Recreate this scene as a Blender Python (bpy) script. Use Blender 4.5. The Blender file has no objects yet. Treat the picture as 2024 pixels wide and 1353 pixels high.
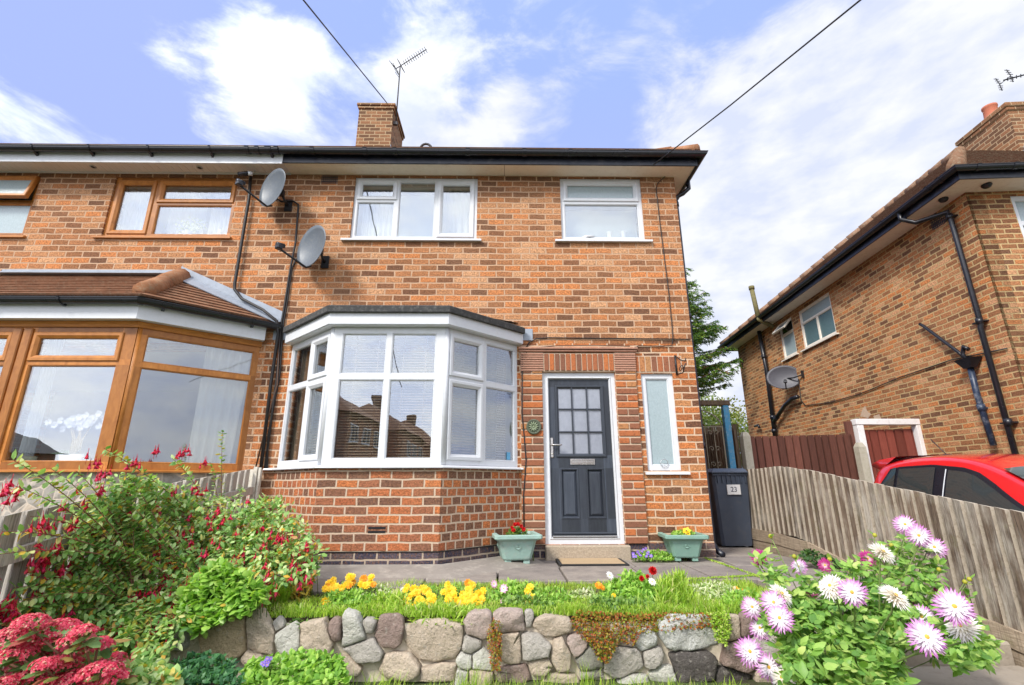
import bpy, math, random
from mathutils import Matrix, Vector, noise as mnoise
SC = bpy.context.scene
COL = SC.collection
rnd = random.Random(7)

# ------------------------------------------------------------ camera
CAM_F, CAM_TH, CAM_PS, CAM_RO, CAM_D, CAM_H = 960.75, 0.28225, 0.016427, -0.002519, 6.2525, 0.8583
def cam_axes():
    cy, sy = math.cos(CAM_PS), math.sin(CAM_PS)
    w = Vector((sy*math.cos(CAM_TH), cy*math.cos(CAM_TH), math.sin(CAM_TH)))
    r = Vector((cy, -sy, 0)); u = r.cross(w)
    r2 = math.cos(CAM_RO)*r + math.sin(CAM_RO)*u; u2 = -math.sin(CAM_RO)*r + math.cos(CAM_RO)*u
    return r2, u2, w
RX, UX, WX = cam_axes()
cd = bpy.data.cameras.new('camera'); cam = bpy.data.objects.new('camera', cd); COL.objects.link(cam)
cd.sensor_width = 36; cd.lens = CAM_F/2024*36; cd.clip_start = .05; cd.clip_end = 2000
cam.matrix_world = Matrix(((RX.x, UX.x, -WX.x, 0), (RX.y, UX.y, -WX.y, -CAM_D), (RX.z, UX.z, -WX.z, CAM_H), (0, 0, 0, 1)))
SC.camera = cam
def at(x, y, Y=0.0):
    "pixel of the photograph -> point on the plane y=Y of the place"
    d = WX + RX*((x-1012)/CAM_F) - UX*((y-676.5)/CAM_F)
    t = (Y+CAM_D)/d.y
    return Vector((t*d.x, Y, CAM_H+t*d.z))
def atz(x, y, z=0.0):
    d = WX + RX*((x-1012)/CAM_F) - UX*((y-676.5)/CAM_F)
    t = (z-CAM_H)/d.z
    return Vector((t*d.x, -CAM_D+t*d.y, z))
def atx(x, y, X):
    d = WX + RX*((x-1012)/CAM_F) - UX*((y-676.5)/CAM_F)
    t = X/d.x
    return Vector((X, -CAM_D+t*d.y, CAM_H+t*d.z))

# ------------------------------------------------------------ light
SUN_EL, SUN_AZ = math.radians(42), math.radians(222)   # azimuth clockwise from +Y
SC.view_settings.view_transform = 'Standard'; SC.view_settings.look = 'None'
SC.view_settings.exposure = 1.42; SC.view_settings.gamma = 1
W = bpy.data.worlds.new('World'); SC.world = W; W.use_nodes = True
def build_world():
    nt = W.node_tree; nt.nodes.clear(); N = nt.nodes.new; L = nt.links.new
    out = N('ShaderNodeOutputWorld'); bg = N('ShaderNodeBackground')
    sky = N('ShaderNodeTexSky'); sky.sky_type = 'NISHITA'; sky.sun_disc = False
    sky.sun_elevation = SUN_EL; sky.sun_rotation = SUN_AZ; sky.air_density = 1.0; sky.dust_density = .6; sky.ozone_density = 2.5
    tint = N('ShaderNodeMix'); tint.data_type = 'RGBA'; tint.blend_type = 'MULTIPLY'; tint.inputs[0].default_value = 1
    tint.inputs[7].default_value = (1.5, 1.85, 2.15, 1)
    cap = N('ShaderNodeMix'); cap.data_type = 'RGBA'; cap.blend_type = 'DARKEN'; cap.inputs[0].default_value = 1; cap.inputs[7].default_value = (.90, .92, 1.42, 1)
    L(sky.outputs[0], cap.inputs[6]); lav = N('ShaderNodeMix'); lav.data_type = 'RGBA'; lav.inputs[0].default_value = .7; lav.inputs[7].default_value = (.92, .94, 1.50, 1); L(cap.outputs[2], lav.inputs[6]); L(lav.outputs[2], tint.inputs[6])
    tc = N('ShaderNodeTexCoord'); mp = N('ShaderNodeMapping'); mp.inputs['Scale'].default_value = (1, .8, 2.1); mp.inputs['Location'].default_value = (1.3, .6, .3)
    L(tc.outputs['Generated'], mp.inputs[0])
    n1 = N('ShaderNodeTexNoise'); n1.inputs['Scale'].default_value = 4.2; n1.inputs['Detail'].default_value = 12; n1.inputs['Roughness'].default_value = .62; n1.inputs['Distortion'].default_value = .45
    L(mp.outputs[0], n1.inputs[0])
    n2 = N('ShaderNodeTexNoise'); n2.inputs['Scale'].default_value = 9; n2.inputs['Detail'].default_value = 8; n2.inputs['Roughness'].default_value = .55
    L(mp.outputs[0], n2.inputs[0])
    def mt(op, a, b, clamp=False):
        m = N('ShaderNodeMath'); m.operation = op; m.use_clamp = clamp
        for i, v in enumerate((a, b)):
            if isinstance(v, (int, float)): m.inputs[i].default_value = v
            else: L(v, m.inputs[i])
        return m.outputs[0]
    # banks of cloud around a few directions of the sky
    tot = 0.0
    for (x, y, rad, amp) in CLOUDS:
        d = Vector(x).normalized() if y is None else (WX + RX*((x-1012)/CAM_F) - UX*((y-676.5)/CAM_F)).normalized()
        dp = N('ShaderNodeVectorMath'); dp.operation = 'DOT_PRODUCT'; L(tc.outputs['Generated'], dp.inputs[0]); dp.inputs[1].default_value = d
        mr = N('ShaderNodeMapRange'); mr.interpolation_type = 'SMOOTHSTEP'; L(dp.outputs['Value'], mr.inputs['Value'])
        mr.inputs['From Min'].default_value = math.cos(math.radians(rad)); mr.inputs['From Max'].default_value = 1; mr.inputs['To Min'].default_value = 0; mr.inputs['To Max'].default_value = amp
        tot = mt('ADD', mr.outputs[0], tot)
    v = mt('ADD', mt('ADD', mt('MULTIPLY', n1.outputs[0], 1.25), mt('MULTIPLY', n2.outputs[0], .22)), mt('SUBTRACT', tot, .235))
    cr = N('ShaderNodeValToRGB'); cr.color_ramp.interpolation = 'EASE'
    cr.color_ramp.elements[0].position = .47; cr.color_ramp.elements[0].color = (0, 0, 0, 1)
    cr.color_ramp.elements[1].position = .80; cr.color_ramp.elements[1].color = (1, 1, 1, 1)
    L(v, cr.inputs[0])
    cc = N('ShaderNodeValToRGB')
    cc.color_ramp.elements[0].position = .38; cc.color_ramp.elements[0].color = (2.45, 2.65, 3.25, 1)
    cc.color_ramp.elements[1].position = .60; cc.color_ramp.elements[1].color = (3.25, 3.3, 3.45, 1)
    L(n2.outputs[0], cc.inputs[0])
    # cloud raised on the sunny side, out of view, as added fill light
    sv = Vector((math.sin(SUN_AZ)*math.cos(SUN_EL), math.cos(SUN_AZ)*math.cos(SUN_EL), math.sin(SUN_EL)))
    sp_ = N('ShaderNodeVectorMath'); sp_.operation = 'DOT_PRODUCT'; L(tc.outputs['Generated'], sp_.inputs[0]); sp_.inputs[1].default_value = sv
    gain = mt('ADD', mt('MULTIPLY', mt('MAXIMUM', mt('ADD', sp_.outputs['Value'], -.05), 0), 1.5), .97)
    ccg = N('ShaderNodeVectorMath'); ccg.operation = 'SCALE'; L(cc.outputs[0], ccg.inputs[0]); L(gain, ccg.inputs['Scale'])
    mx = N('ShaderNodeMix'); mx.data_type = 'RGBA'
    hz = mt('MULTIPLY', cr.outputs[0], .95)
    L(hz, mx.inputs[0]); L(tint.outputs[2], mx.inputs[6]); L(ccg.outputs[0], mx.inputs[7])
    L(mx.outputs[2], bg.inputs[0]); bg.inputs[1].default_value = .12
    L(bg.outputs[0], out.inputs[0])
# (x, y, angular radius, strength); directions where cloud gathers, the first ones unseen, added behind the camera for fill light
CLOUDS = [((0, -1, .55), None, 85, .5), ((-1, -.6, .3), None, 60, .3), ((1, -.5, .3), None, 60, .3), (440, 160, 9, .18), (540, 110, 7, .14), (620, 200, 7, .12), (900, 250, 10, .26), (1040, 262, 7, .18), (760, 235, 6, .14), (830, 5, 9, .14), (1750, 430, 26, .40), (1480, 560, 24, .36), (1650, 330, 10, .10), (1950, 130, 18, .14), (1800, 40, 14, .10), (80, 235, 7, .08), (20, 90, 6, .08), (-60, 150, 14, -.12), (250, 200, 8, .06), (250, 120, 9, -.12), (300, 20, 12, -.10), (1180, 120, 9, -.12)]
build_world()
sl = bpy.data.lights.new('sun', 'SUN'); sl.energy = 1.5; sl.angle = math.radians(12); sl.color = (1, .95, .87)
sun = bpy.data.objects.new('sun', sl); COL.objects.link(sun)
sd = Vector((math.sin(SUN_AZ)*math.cos(SUN_EL), math.cos(SUN_AZ)*math.cos(SUN_EL), math.sin(SUN_EL)))
sun.rotation_euler = sd.to_track_quat('Z', 'Y').to_euler(); sun.location = sd*30

# ------------------------------------------------------------ materials
class NT:
    def __init__(s, name):
        s.m = bpy.data.materials.new(name); s.m.use_nodes = True; s.t = s.m.node_tree; s.t.nodes.clear()
        s.out = s.t.nodes.new('ShaderNodeOutputMaterial')
    def n(s, typ, **kw):
        nd = s.t.nodes.new('ShaderNode'+typ)
        for k, v in kw.items(): setattr(nd, k, v)
        return nd
    def l(s, a, b): s.t.links.new(a, b)
    def sock(s, inp, v):
        if isinstance(v, bpy.types.NodeSocket): s.l(v, inp)
        elif isinstance(v, tuple) and len(v) == 3 and inp.type == 'RGBA': inp.default_value = (*v, 1)
        else: inp.default_value = v
    def math(s, op, a, b=0, clamp=False):
        m = s.n('Math', operation=op, use_clamp=clamp); s.sock(m.inputs[0], a); s.sock(m.inputs[1], b); return m.outputs[0]
    def mix(s, f, a, b, mode='MIX'):
        m = s.n('Mix', data_type='RGBA', blend_type=mode); s.sock(m.inputs[0], f); s.sock(m.inputs[6], a); s.sock(m.inputs[7], b); return m.outputs[2]
    def ramp(s, v, stops, interp='LINEAR'):
        r = s.n('ValToRGB'); e = r.color_ramp.elements; r.color_ramp.interpolation = interp
        while len(e) < len(stops): e.new(.5)
        for el, (p, c) in zip(e, stops): el.position = p; el.color = (*c, 1) if len(c) == 3 else c
        s.l(v, r.inputs[0]); return r.outputs[0]
    def coord(s, kind='Object', scale=(1, 1, 1), loc=(0, 0, 0), rot=(0, 0, 0)):
        tc = s.n('TexCoord'); mp = s.n('Mapping'); mp.inputs['Scale'].default_value = scale; mp.inputs['Location'].default_value = loc; mp.inputs['Rotation'].default_value = rot
        s.l(tc.outputs[kind], mp.inputs[0]); return mp.outputs[0]
    def noise(s, vec, scale, detail=5, rough=.55, dist=0):
        t = s.n('TexNoise'); s.l(vec, t.inputs[0]); t.inputs['Scale'].default_value = scale; t.inputs['Detail'].default_value = detail
        t.inputs['Roughness'].default_value = rough; t.inputs['Distortion'].default_value = dist; return t.outputs[0]
    def bump(s, h, strength=.4, dist=.01, nrm=None):
        b = s.n('Bump'); b.inputs['Strength'].default_value = strength; b.inputs['Distance'].default_value = dist; s.l(h, b.inputs['Height'])
        if nrm is not None: s.l(nrm, b.inputs['Normal'])
        return b.outputs[0]
    def pbr(s, col, rough=.6, metal=0, nrm=None, spec=.5, coat=0):
        p = s.n('BsdfPrincipled'); s.sock(p.inputs['Base Color'], col); s.sock(p.inputs['Roughness'], rough); s.sock(p.inputs['Metallic'], metal)
        p.inputs['Specular IOR Level'].default_value = spec; p.inputs['Coat Weight'].default_value = coat
        if nrm is not None: s.l(nrm, p.inputs['Normal'])
        s.l(p.outputs[0], s.out.inputs[0]); return p

def m_brick(name, cols, mortar, bw=.235, bh=.0905, ms=.011, soldier=False, bump=.8, rot=0, seed=0, noisec=(.68, 1.28), stain=.25):
    s = NT(name)
    uv = s.coord('UV', loc=(seed*1.37, 0, 0), rot=(0, 0, math.pi/2 if soldier else 0))
    wn = s.n('TexNoise'); s.l(uv, wn.inputs[0]); wn.inputs['Scale'].default_value = 5; wn.inputs['Detail'].default_value = 4
    off = s.n('VectorMath', operation='SUBTRACT'); s.l(wn.outputs['Color'], off.inputs[0]); off.inputs[1].default_value = (.5, .5, .5)
    sc = s.n('VectorMath', operation='SCALE'); s.l(off.outputs[0], sc.inputs[0]); sc.inputs['Scale'].default_value = .026
    ad = s.n('VectorMath', operation='ADD'); s.l(uv, ad.inputs[0]); s.l(sc.outputs[0], ad.inputs[1])
    b = s.n('TexBrick'); s.l(ad.outputs[0], b.inputs[0]); b.offset = .5; b.offset_frequency = 2
    for k, v in (('Scale', 1), ('Mortar Size', ms), ('Mortar Smooth', .35), ('Bias', 0), ('Brick Width', bw), ('Row Height', bh)): b.inputs[k].default_value = v
    b.inputs['Color1'].default_value = (0, 0, 0, 1); b.inputs['Color2'].default_value = (1, 1, 1, 1); b.inputs['Mortar'].default_value = (.5, .5, .5, 1)
    base = s.ramp(b.outputs['Color'], cols, 'CONSTANT')
    hi = s.noise(s.coord('UV', scale=(22, 60, 30)), 1.0, 6, .7)
    nv = s.ramp(hi, [(.3, (noisec[0],)*3), (.5, (1, 1, 1)), (.72, (noisec[1],)*3)])
    base = s.mix(1, base, nv, 'MULTIPLY')
    # rough faced bricks: dark drag marks inside each brick
    dr = s.noise(s.coord('UV', scale=(30, 14, 10), rot=(0, 0, .5)), 2.2, 4, .65)
    base = s.mix(s.ramp(dr, [(.50, (0, 0, 0)), (.62, (.62,)*3)]), base, (.20, .09, .04))
    lt = s.noise(s.coord('UV', scale=(26, 40, 10), loc=(3, 1, 0)), 1.6, 5, .7)
    base = s.mix(s.ramp(lt, [(.56, (0, 0, 0)), (.68, (.35,)*3)]), base, (.64, .31, .14))
    bl = s.noise(s.coord('Object', loc=(9, 0, 2)), .55, 5, .65)
    base = s.mix(s.ramp(bl, [(.48, (0, 0, 0)), (.62, (.16,)*3)]), base, (.50, .30, .17))
    mo = s.noise(s.coord('UV', scale=(34, 46, 10), loc=(7, 3, 0)), 1.3, 3, .8)
    base = s.mix(1, base, s.ramp(mo, [(.34, (.50,)*3), (.5, (1, 1, 1)), (.66, (1.45,)*3)]), 'MULTIPLY')
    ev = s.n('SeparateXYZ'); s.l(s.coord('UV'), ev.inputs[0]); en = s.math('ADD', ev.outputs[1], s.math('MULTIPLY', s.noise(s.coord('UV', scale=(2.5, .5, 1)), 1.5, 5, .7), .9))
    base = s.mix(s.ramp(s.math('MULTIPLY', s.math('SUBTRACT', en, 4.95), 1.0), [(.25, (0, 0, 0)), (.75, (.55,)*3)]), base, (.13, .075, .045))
    st = s.noise(s.coord('Object'), .9, 4, .6)
    base = s.mix(s.ramp(st, [(.42, (0, 0, 0)), (.75, (stain,)*3)]), base, (.12, .07, .04))
    mn = s.noise(uv, 30, 4, .6); mc = s.mix(mn, tuple(c*.72 for c in mortar), tuple(c*1.2 for c in mortar))
    col = s.mix(b.outputs['Fac'], base, mc)
    h = s.math('ADD', s.math('MULTIPLY', s.math('SUBTRACT', 1, b.outputs['Fac']), 1.0), s.math('MULTIPLY', dr, .7))
    s.pbr(col, .9, nrm=s.bump(h, bump, .006), spec=.2)
    return s.m
B_ORANGE = [(0, (.15, .072, .042)), (.10, (.22, .098, .05)), (.22, (.30, .13, .058)), (.36, (.42, .18, .078)),  (.56, (.55, .208, .074)), (.74, (.47, .225, .105)), (.90, (.58, .31, .16))]
B_RED = [(0, (.16, .08, .055)), (.16, (.22, .10, .062)), (.34, (.31, .115, .06)), (.55, (.42, .135, .055)), (.78, (.52, .165, .055)), (.9, (.36, .11, .05))]
M_BRICK = m_brick('orange facing brick', B_ORANGE, (.52, .34, .22))
M_BRICK2 = m_brick('orange facing brick east', B_ORANGE, (.50, .36, .18), bw=.225, bh=.082, seed=3)
M_BRICKR = m_brick('red facing brick', B_RED, (.54, .41, .30), seed=5)
M_BRICKH = m_brick('red header brick', B_RED, (.54, .41, .30), bw=.125, seed=6)
M_SOLD = m_brick('soldier brick', [(0, (.16, .065, .04)), (.35, (.27, .09, .045)), (.6, (.42, .12, .045)), (.85, (.36, .2, .09))], (.54, .40, .27), bw=.6, bh=.092, soldier=True, seed=0)
M_BLUEB = m_brick('blue engineering brick', [(0, (.045, .045, .07)), (.4, (.075, .065, .085)), (.75, (.11, .085, .09))], (.42, .33, .25), seed=2, stain=.1)
M_CHIM = m_brick('chimney brick', [(0, (.13, .06, .03)), (.3, (.25, .11, .05)), (.5, (.42, .18, .08)), (.8, (.5, .24, .11))], (.42, .3, .18), seed=9, stain=.5)

def m_plain(name, col, rough=.6, metal=0, var=.12, vs=6, bump=0, bs=40, spec=.5, coat=0, dirt=None, dirtc=(.1, .09, .06), coord='Object', sc=(1, 1, 1)):
    s = NT(name); v = s.coord(coord, scale=sc)
    n = s.noise(v, vs, 6, .6)
    c = s.mix(n, tuple(x*(1-var) for x in col), tuple(min(1, x*(1+var)) for x in col))
    if dirt: c = s.mix(s.ramp(s.noise(v, vs*2.3, 7, .7), [(.5, (0, 0, 0)), (.75, (dirt,)*3)]), c, dirtc)
    nr = s.bump(s.noise(v, bs, 5, .6), bump, .01) if bump else None
    rr = s.math('ADD', s.math('MULTIPLY', s.noise(v, vs*3, 4, .6), .2), rough-.1)
    s.pbr(c, rr, metal, nr, spec, coat); return s.m
M_PVC = m_plain('white pvc', (.64, .66, .69), .32, var=.05, dirt=.22, dirtc=(.40, .38, .34), vs=9)
M_WHITEP = m_plain('old white paint', (.76, .72, .63), .6, var=.06, dirt=.35, dirtc=(.35, .25, .15))
M_WHITEG = m_plain('weathered white gate paint', (.74, .73, .72), .6, var=.06, dirt=.4, dirtc=(.3, .27, .22))
M_CREAM = m_plain('cream soffit', (.82, .74, .62), .7, var=.05, dirt=.22, dirtc=(.35, .22, .12))
M_BLACK = m_plain('black gloss plastic', (.012, .013, .018), .3, var=.3, dirt=.10, dirtc=(.12, .12, .12))
M_BLACKP = m_plain('black bitumen paint', (.010, .012, .022), .35, var=.3, dirt=.35, dirtc=(.14, .12, .11), vs=4)
M_CABLE = m_plain('black cable', (.014, .012, .012), .5)
M_CABLEB = m_plain('brown cable', (.10, .05, .03), .6)
M_LEAD = m_plain('lead flashing', (.30, .34, .40), .5, var=.25, bump=.3, bs=14, dirt=.4, dirtc=(.12, .13, .15))
M_FELT = m_plain('mineral felt edge', (.05, .05, .05), .9, var=.4, bump=.5, dirt=.5, dirtc=(.26, .25, .23), vs=9)
M_CONC = m_plain('concrete', (.34, .29, .23), .9, var=.2, bump=.5, dirt=.5, dirtc=(.14, .11, .08), vs=5)
M_CONCP = m_plain('pale concrete post', (.42, .39, .31), .9, var=.2, bump=.6, bs=60, dirt=.5, dirtc=(.16, .16, .08))
M_SOIL = m_plain('soil', (.06, .042, .028), .95, var=.4, bump=.8)
M_DARK = m_plain('dark room', (.05, .045, .04), .9)
M_ROOM = m_plain('room plaster', (.72, .70, .66), .9)
M_ALU = m_plain('aluminium', (.45, .45, .46), .4, .8)
M_AERIAL = m_plain('weathered aerial metal', (.05, .045, .045), .6, .2)
M_BRASS = m_plain('satin chrome', (.65, .62, .58), .25, 1)
M_DISH = m_plain('grey dish', (.10, .12, .145), .45, var=.12, dirt=.35, dirtc=(.28, .27, .22), vs=12)
M_DISHD = m_plain('dark mesh dish', (.07, .07, .085), .5, var=.1)
M_IRON = m_plain('black wrought iron', (.015, .015, .018), .5)
M_BIN = m_plain('blue grey bin plastic', (.055, .068, .095), .42, var=.2, dirt=.3, dirtc=(.14, .13, .12), vs=5)
M_RUBBER = m_plain('rubber', (.015, .015, .015), .8)
M_POT = m_plain('pale green planter', (.28, .42, .37), .7, var=.15, bump=.5, bs=30, dirt=.5, dirtc=(.42, .42, .38), vs=8)
M_POT2 = m_plain('green planter', (.19, .33, .27), .6, var=.12, bump=.4, bs=30, dirt=.4, dirtc=(.3, .36, .32), vs=8)
M_TERRA = m_plain('terracotta', (.42, .13, .07), .8, var=.15)
M_BRONZE = m_plain('verdigris plaque', (.10, .12, .08), .7, .2, var=.4, vs=30)
M_REDP = m_plain('red car paint', (.62, .012, .015), .22, coat=1, var=.03)
M_CARBLK = m_plain('black car trim', (.012, .012, .018), .3)
M_CURT = None
def m_curtain(name, col, tr=.35, alpha=1):
    s = NT(name); d = s.n('BsdfDiffuse'); t = s.n('BsdfTranslucent'); m = s.n('MixShader'); m.inputs[0].default_value = tr
    d.inputs[0].default_value = (*col, 1); t.inputs[0].default_value = (*col, 1); s.l(d.outputs[0], m.inputs[1]); s.l(t.outputs[0], m.inputs[2])
    last = m.outputs[0]
    if alpha < 1:
        tp = s.n('BsdfTransparent'); m2 = s.n('MixShader'); m2.inputs[0].default_value = alpha; s.l(tp.outputs[0], m2.inputs[1]); s.l(last, m2.inputs[2]); last = m2.outputs[0]
    s.l(last, s.out.inputs[0]); return s.m
M_CURT = m_curtain('cream curtain', (.78, .76, .68)); M_NET = m_curtain('net curtain', (.75, .8, .84), .3, .75)
M_BLIND = m_curtain('blind slat', (.46, .36, .26), .2)
M_PETW = m_curtain('white petal', (.85, .82, .82), .3)
def m_glass(name, refl=.23, tint=(.95, .97, .97), wav=.0008, rough=0.0):
    s = NT(name); g = s.n('BsdfGlossy'); g.inputs['Roughness'].default_value = rough; g.inputs[0].default_value = (.92, .95, .98, 1)
    t = s.n('BsdfTransparent'); t.inputs[0].default_value = (*tint, 1)
    fr = s.n('LayerWeight'); fr.inputs[0].default_value = .5
    nr = s.bump(s.noise(s.coord('Object'), 1.6, 2, .5), .25, wav*10); s.l(nr, g.inputs['Normal'])
    f = s.math('ADD', s.math('MULTIPLY', s.math('POWER', fr.outputs['Facing'], 4.0), .6), refl, True)
    m = s.n('MixShader'); s.l(f, m.inputs[0]); s.l(t.outputs[0], m.inputs[1]); s.l(g.outputs[0], m.inputs[2]); s.l(m.outputs[0], s.out.inputs[0]); return s.m
M_GLASS = m_glass('window glass'); M_GLASSD = m_glass('car glass', .10, (.35, .38, .38))
def m_frost(name, col, refl=.25, bs=60, st=.5):
    s = NT(name); v = s.coord('Object', scale=(1, 1, .7)); n = s.noise(v, bs, 3, .6)
    c = s.mix(n, tuple(x*.8 for x in col), tuple(min(1, x*1.2) for x in col))
    s.pbr(c, .22, nrm=s.bump(n, st, .004), spec=1.0, coat=refl); return s.m
M_FROST = m_frost('obscured glass', (.32, .40, .42)); M_FROSTD = m_frost('patterned glass', (.10, .17, .19), bs=35, st=1)
M_FROSTP = m_frost('obscured door glass', (.27, .29, .34), bs=25, st=.25)

def m_wood(name, c1, c2, rough=.5, sc=(9, 9, .9), bump=.2, coat=0, streak=None, coord='Object', lichen=0, grain=.0):
    s = NT(name); ri = s.n('NewGeometry'); cb_ = s.n('CombineXYZ'); s.l(s.math('MULTIPLY', ri.outputs['Random Per Island'], 31.0), cb_.inputs[2]); va = s.n('VectorMath', operation='ADD'); s.l(s.coord(coord, scale=sc), va.inputs[0]); s.l(cb_.outputs[0], va.inputs[1]); v = va.outputs[0]; n = s.noise(v, 5, 8, .65, .6)
    c = s.mix(s.ramp(n, [(.3, (0, 0, 0)), (.7, (1, 1, 1))]), c1, c2)
    c = s.mix(1, c, s.mix(ri.outputs['Random Per Island'], (.62, .60, .58), (1.3, 1.3, 1.3)), 'MULTIPLY')
    gr = s.noise(s.coord(coord, scale=(70, 70, 2.2)), 1.5, 6, .7, .8); c = s.mix(s.ramp(gr, [(.36, (grain,)*3), (.52, (0, 0, 0))]), c, tuple(x*.35 for x in c1))
    if streak:
        va2 = s.n('VectorMath', operation='ADD'); s.l(s.coord('Object', scale=(4, 4, .8)), va2.inputs[0]); s.l(cb_.outputs[0], va2.inputs[1]); m = s.math('ADD', s.math('MULTIPLY', s.noise(va2.outputs[0], 1.8, 7, .75), .5), s.math('MULTIPLY', s.noise(s.coord('Object'), 1.7, 4, .6), .5))
        f = s.math('MULTIPLY', s.ramp(m, [(.47, (0, 0, 0)), (.60, (.85, .85, .85))]), s.ramp(n, [(.3, (.25,)*3), (.6, (1, 1, 1))]))
        c = s.mix(f, c, streak)
    if lichen:
        c = s.mix(s.ramp(s.noise(s.coord('Object', loc=(4, 2, 1)), 5, 7, .75), [(.55, (0, 0, 0)), (.7, (lichen,)*3)]), c, (.22, .22, .07))
    s.pbr(c, rough, nrm=s.bump(n, bump, .006), coat=coat, spec=.4); return s.m
M_OAK = m_wood('golden oak foil', (.33, .115, .02), (.52, .21, .045), .38, (3, 3, 1.2), .05)
M_OAKH = m_wood('golden oak foil horizontal', (.33, .115, .02), (.52, .21, .045), .38, (1.0, 3, 8), .05)
M_FENCE = m_wood('weathered fence board', (.10, .068, .045), (.27, .20, .145), .9, (14, 14, 1.1), .7, streak=(.58, .54, .46), lichen=.35, grain=.85)
M_FENCEL = m_wood('silvered fence board', (.30, .27, .23), (.52, .48, .43), .9, (14, 14, 1.1), .6, streak=(.6, .57, .52), lichen=.3, grain=.8)
M_RAIL = m_wood('weathered rail', (.20, .15, .10), (.42, .34, .25), .9, (10, 1.0, 14), .6, lichen=.3, grain=.5)
M_BROWNF = m_wood('brown stained board', (.085, .03, .02), (.16, .058, .038), .75, (12, 12, 1.2), .3)
M_REDGATE = m_wood('red brown gate board', (.15, .035, .025), (.22, .058, .04), .6, (12, 12, 1.2), .2)
M_OLDF = m_wood('old grey brown board', (.08, .055, .035), (.2, .14, .09), .9, (12, 12, 1.2), .5, lichen=.3)
M_BLUEP = m_plain('peeling blue paint', (.05, .25, .42), .6, var=.25, dirt=.7, dirtc=(.35, .36, .32), vs=10, bump=.3)
M_DOOR = m_wood('anthracite grained door', (.030, .036, .050), (.052, .062, .080), .42, (6, 6, .8), .35)
M_DOORR = m_plain('anthracite', (.035, .042, .055), .4, var=.1)

def m_tile(name, c1, c2, moss=.3):
    s = NT(name); v = s.coord('Object'); n = s.noise(v, 6, 8, .7)
    c = s.mix(s.ramp(n, [(.3, (0, 0, 0)), (.7, (1, 1, 1))]), c1, c2)
    c = s.mix(s.ramp(s.noise(v, 30, 5, .7), [(.5, (0, 0, 0)), (.62, (moss,)*3)]), c, (.30, .27, .19))
    c = s.mix(s.ramp(s.noise(v, 14, 5, .7), [(.55, (0, 0, 0)), (.7, (.5,)*3)]), c, (.05, .035, .025))
    s.pbr(c, .92, nrm=s.bump(n, .6, .01), spec=.2); return s.m
M_TILE = m_tile('brown roof tile', (.15, .065, .035), (.30, .15, .085))
M_TILE2 = m_tile('mossy roof tile', (.10, .055, .035), (.22, .12, .08), .6)
M_RIDGE2 = m_tile('weathered ridge tile', (.17, .09, .055), (.28, .16, .10), .6)
M_RIDGE = m_tile('ridge tile', (.24, .095, .045), (.38, .19, .10), .35)

def m_leaf(name, cols, rough=.45, trans=.35, spots=None):
    s = NT(name); g = s.n('NewGeometry'); c = s.ramp(g.outputs['Random Per Island'], cols)
    c = s.mix(s.noise(s.coord('Object'), 9, 3, .6), s.mix(1, c, (.7, .72, .7), 'MULTIPLY'), s.mix(1, c, (1.3, 1.28, 1.2), 'MULTIPLY'))
    p = s.n('BsdfPrincipled'); s.l(c, p.inputs['Base Color']); p.inputs['Roughness'].default_value = rough; p.inputs['Specular IOR Level'].default_value = .4
    t = s.n('BsdfTranslucent'); s.l(s.mix(1, c, (1.25, 1.35, .6), 'MULTIPLY'), t.inputs[0])
    m = s.n('MixShader'); m.inputs[0].default_value = trans; s.l(p.outputs[0], m.inputs[1]); s.l(t.outputs[0], m.inputs[2]); s.l(m.outputs[0], s.out.inputs[0]); return s.m
# ------------------------------------------------------------ mesh helpers
I4 = Matrix.Identity(4)
def frame(px, py, ang=0, pz=0):
    "local frame: x along the wall, y into the building, z up"
    return Matrix.Translation((px, py, pz)) @ Matrix.Rotation(ang, 4, 'Z')
def link(name, me, m=None, parent=None, mats=None):
    o = bpy.data.objects.new(name, me); COL.objects.link(o)
    if parent is not None: o.parent = parent; o.matrix_parent_inverse = parent.matrix_world.inverted()
    for mt in (mats or ([m] if m else [])): me.materials.append(mt)
    return o
def tag(o, label=None, cat=None, group=None, kind=None):
    for k, v in (('label', label), ('category', cat), ('group', group), ('kind', kind)):
        if v: o[k] = v
    return o
def empty(name, loc=(0, 0, 0), label=None, cat=None, group=None):
    o = bpy.data.objects.new(name, None); COL.objects.link(o); o.location = loc; o.empty_display_size = .1
    o.matrix_world = Matrix.Translation(loc)
    return tag(o, label, cat, group)
def sub_empty(name, loc, parent):
    o = empty(name, loc); o.parent = parent; o.matrix_parent_inverse = parent.matrix_world.inverted(); return o
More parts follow.
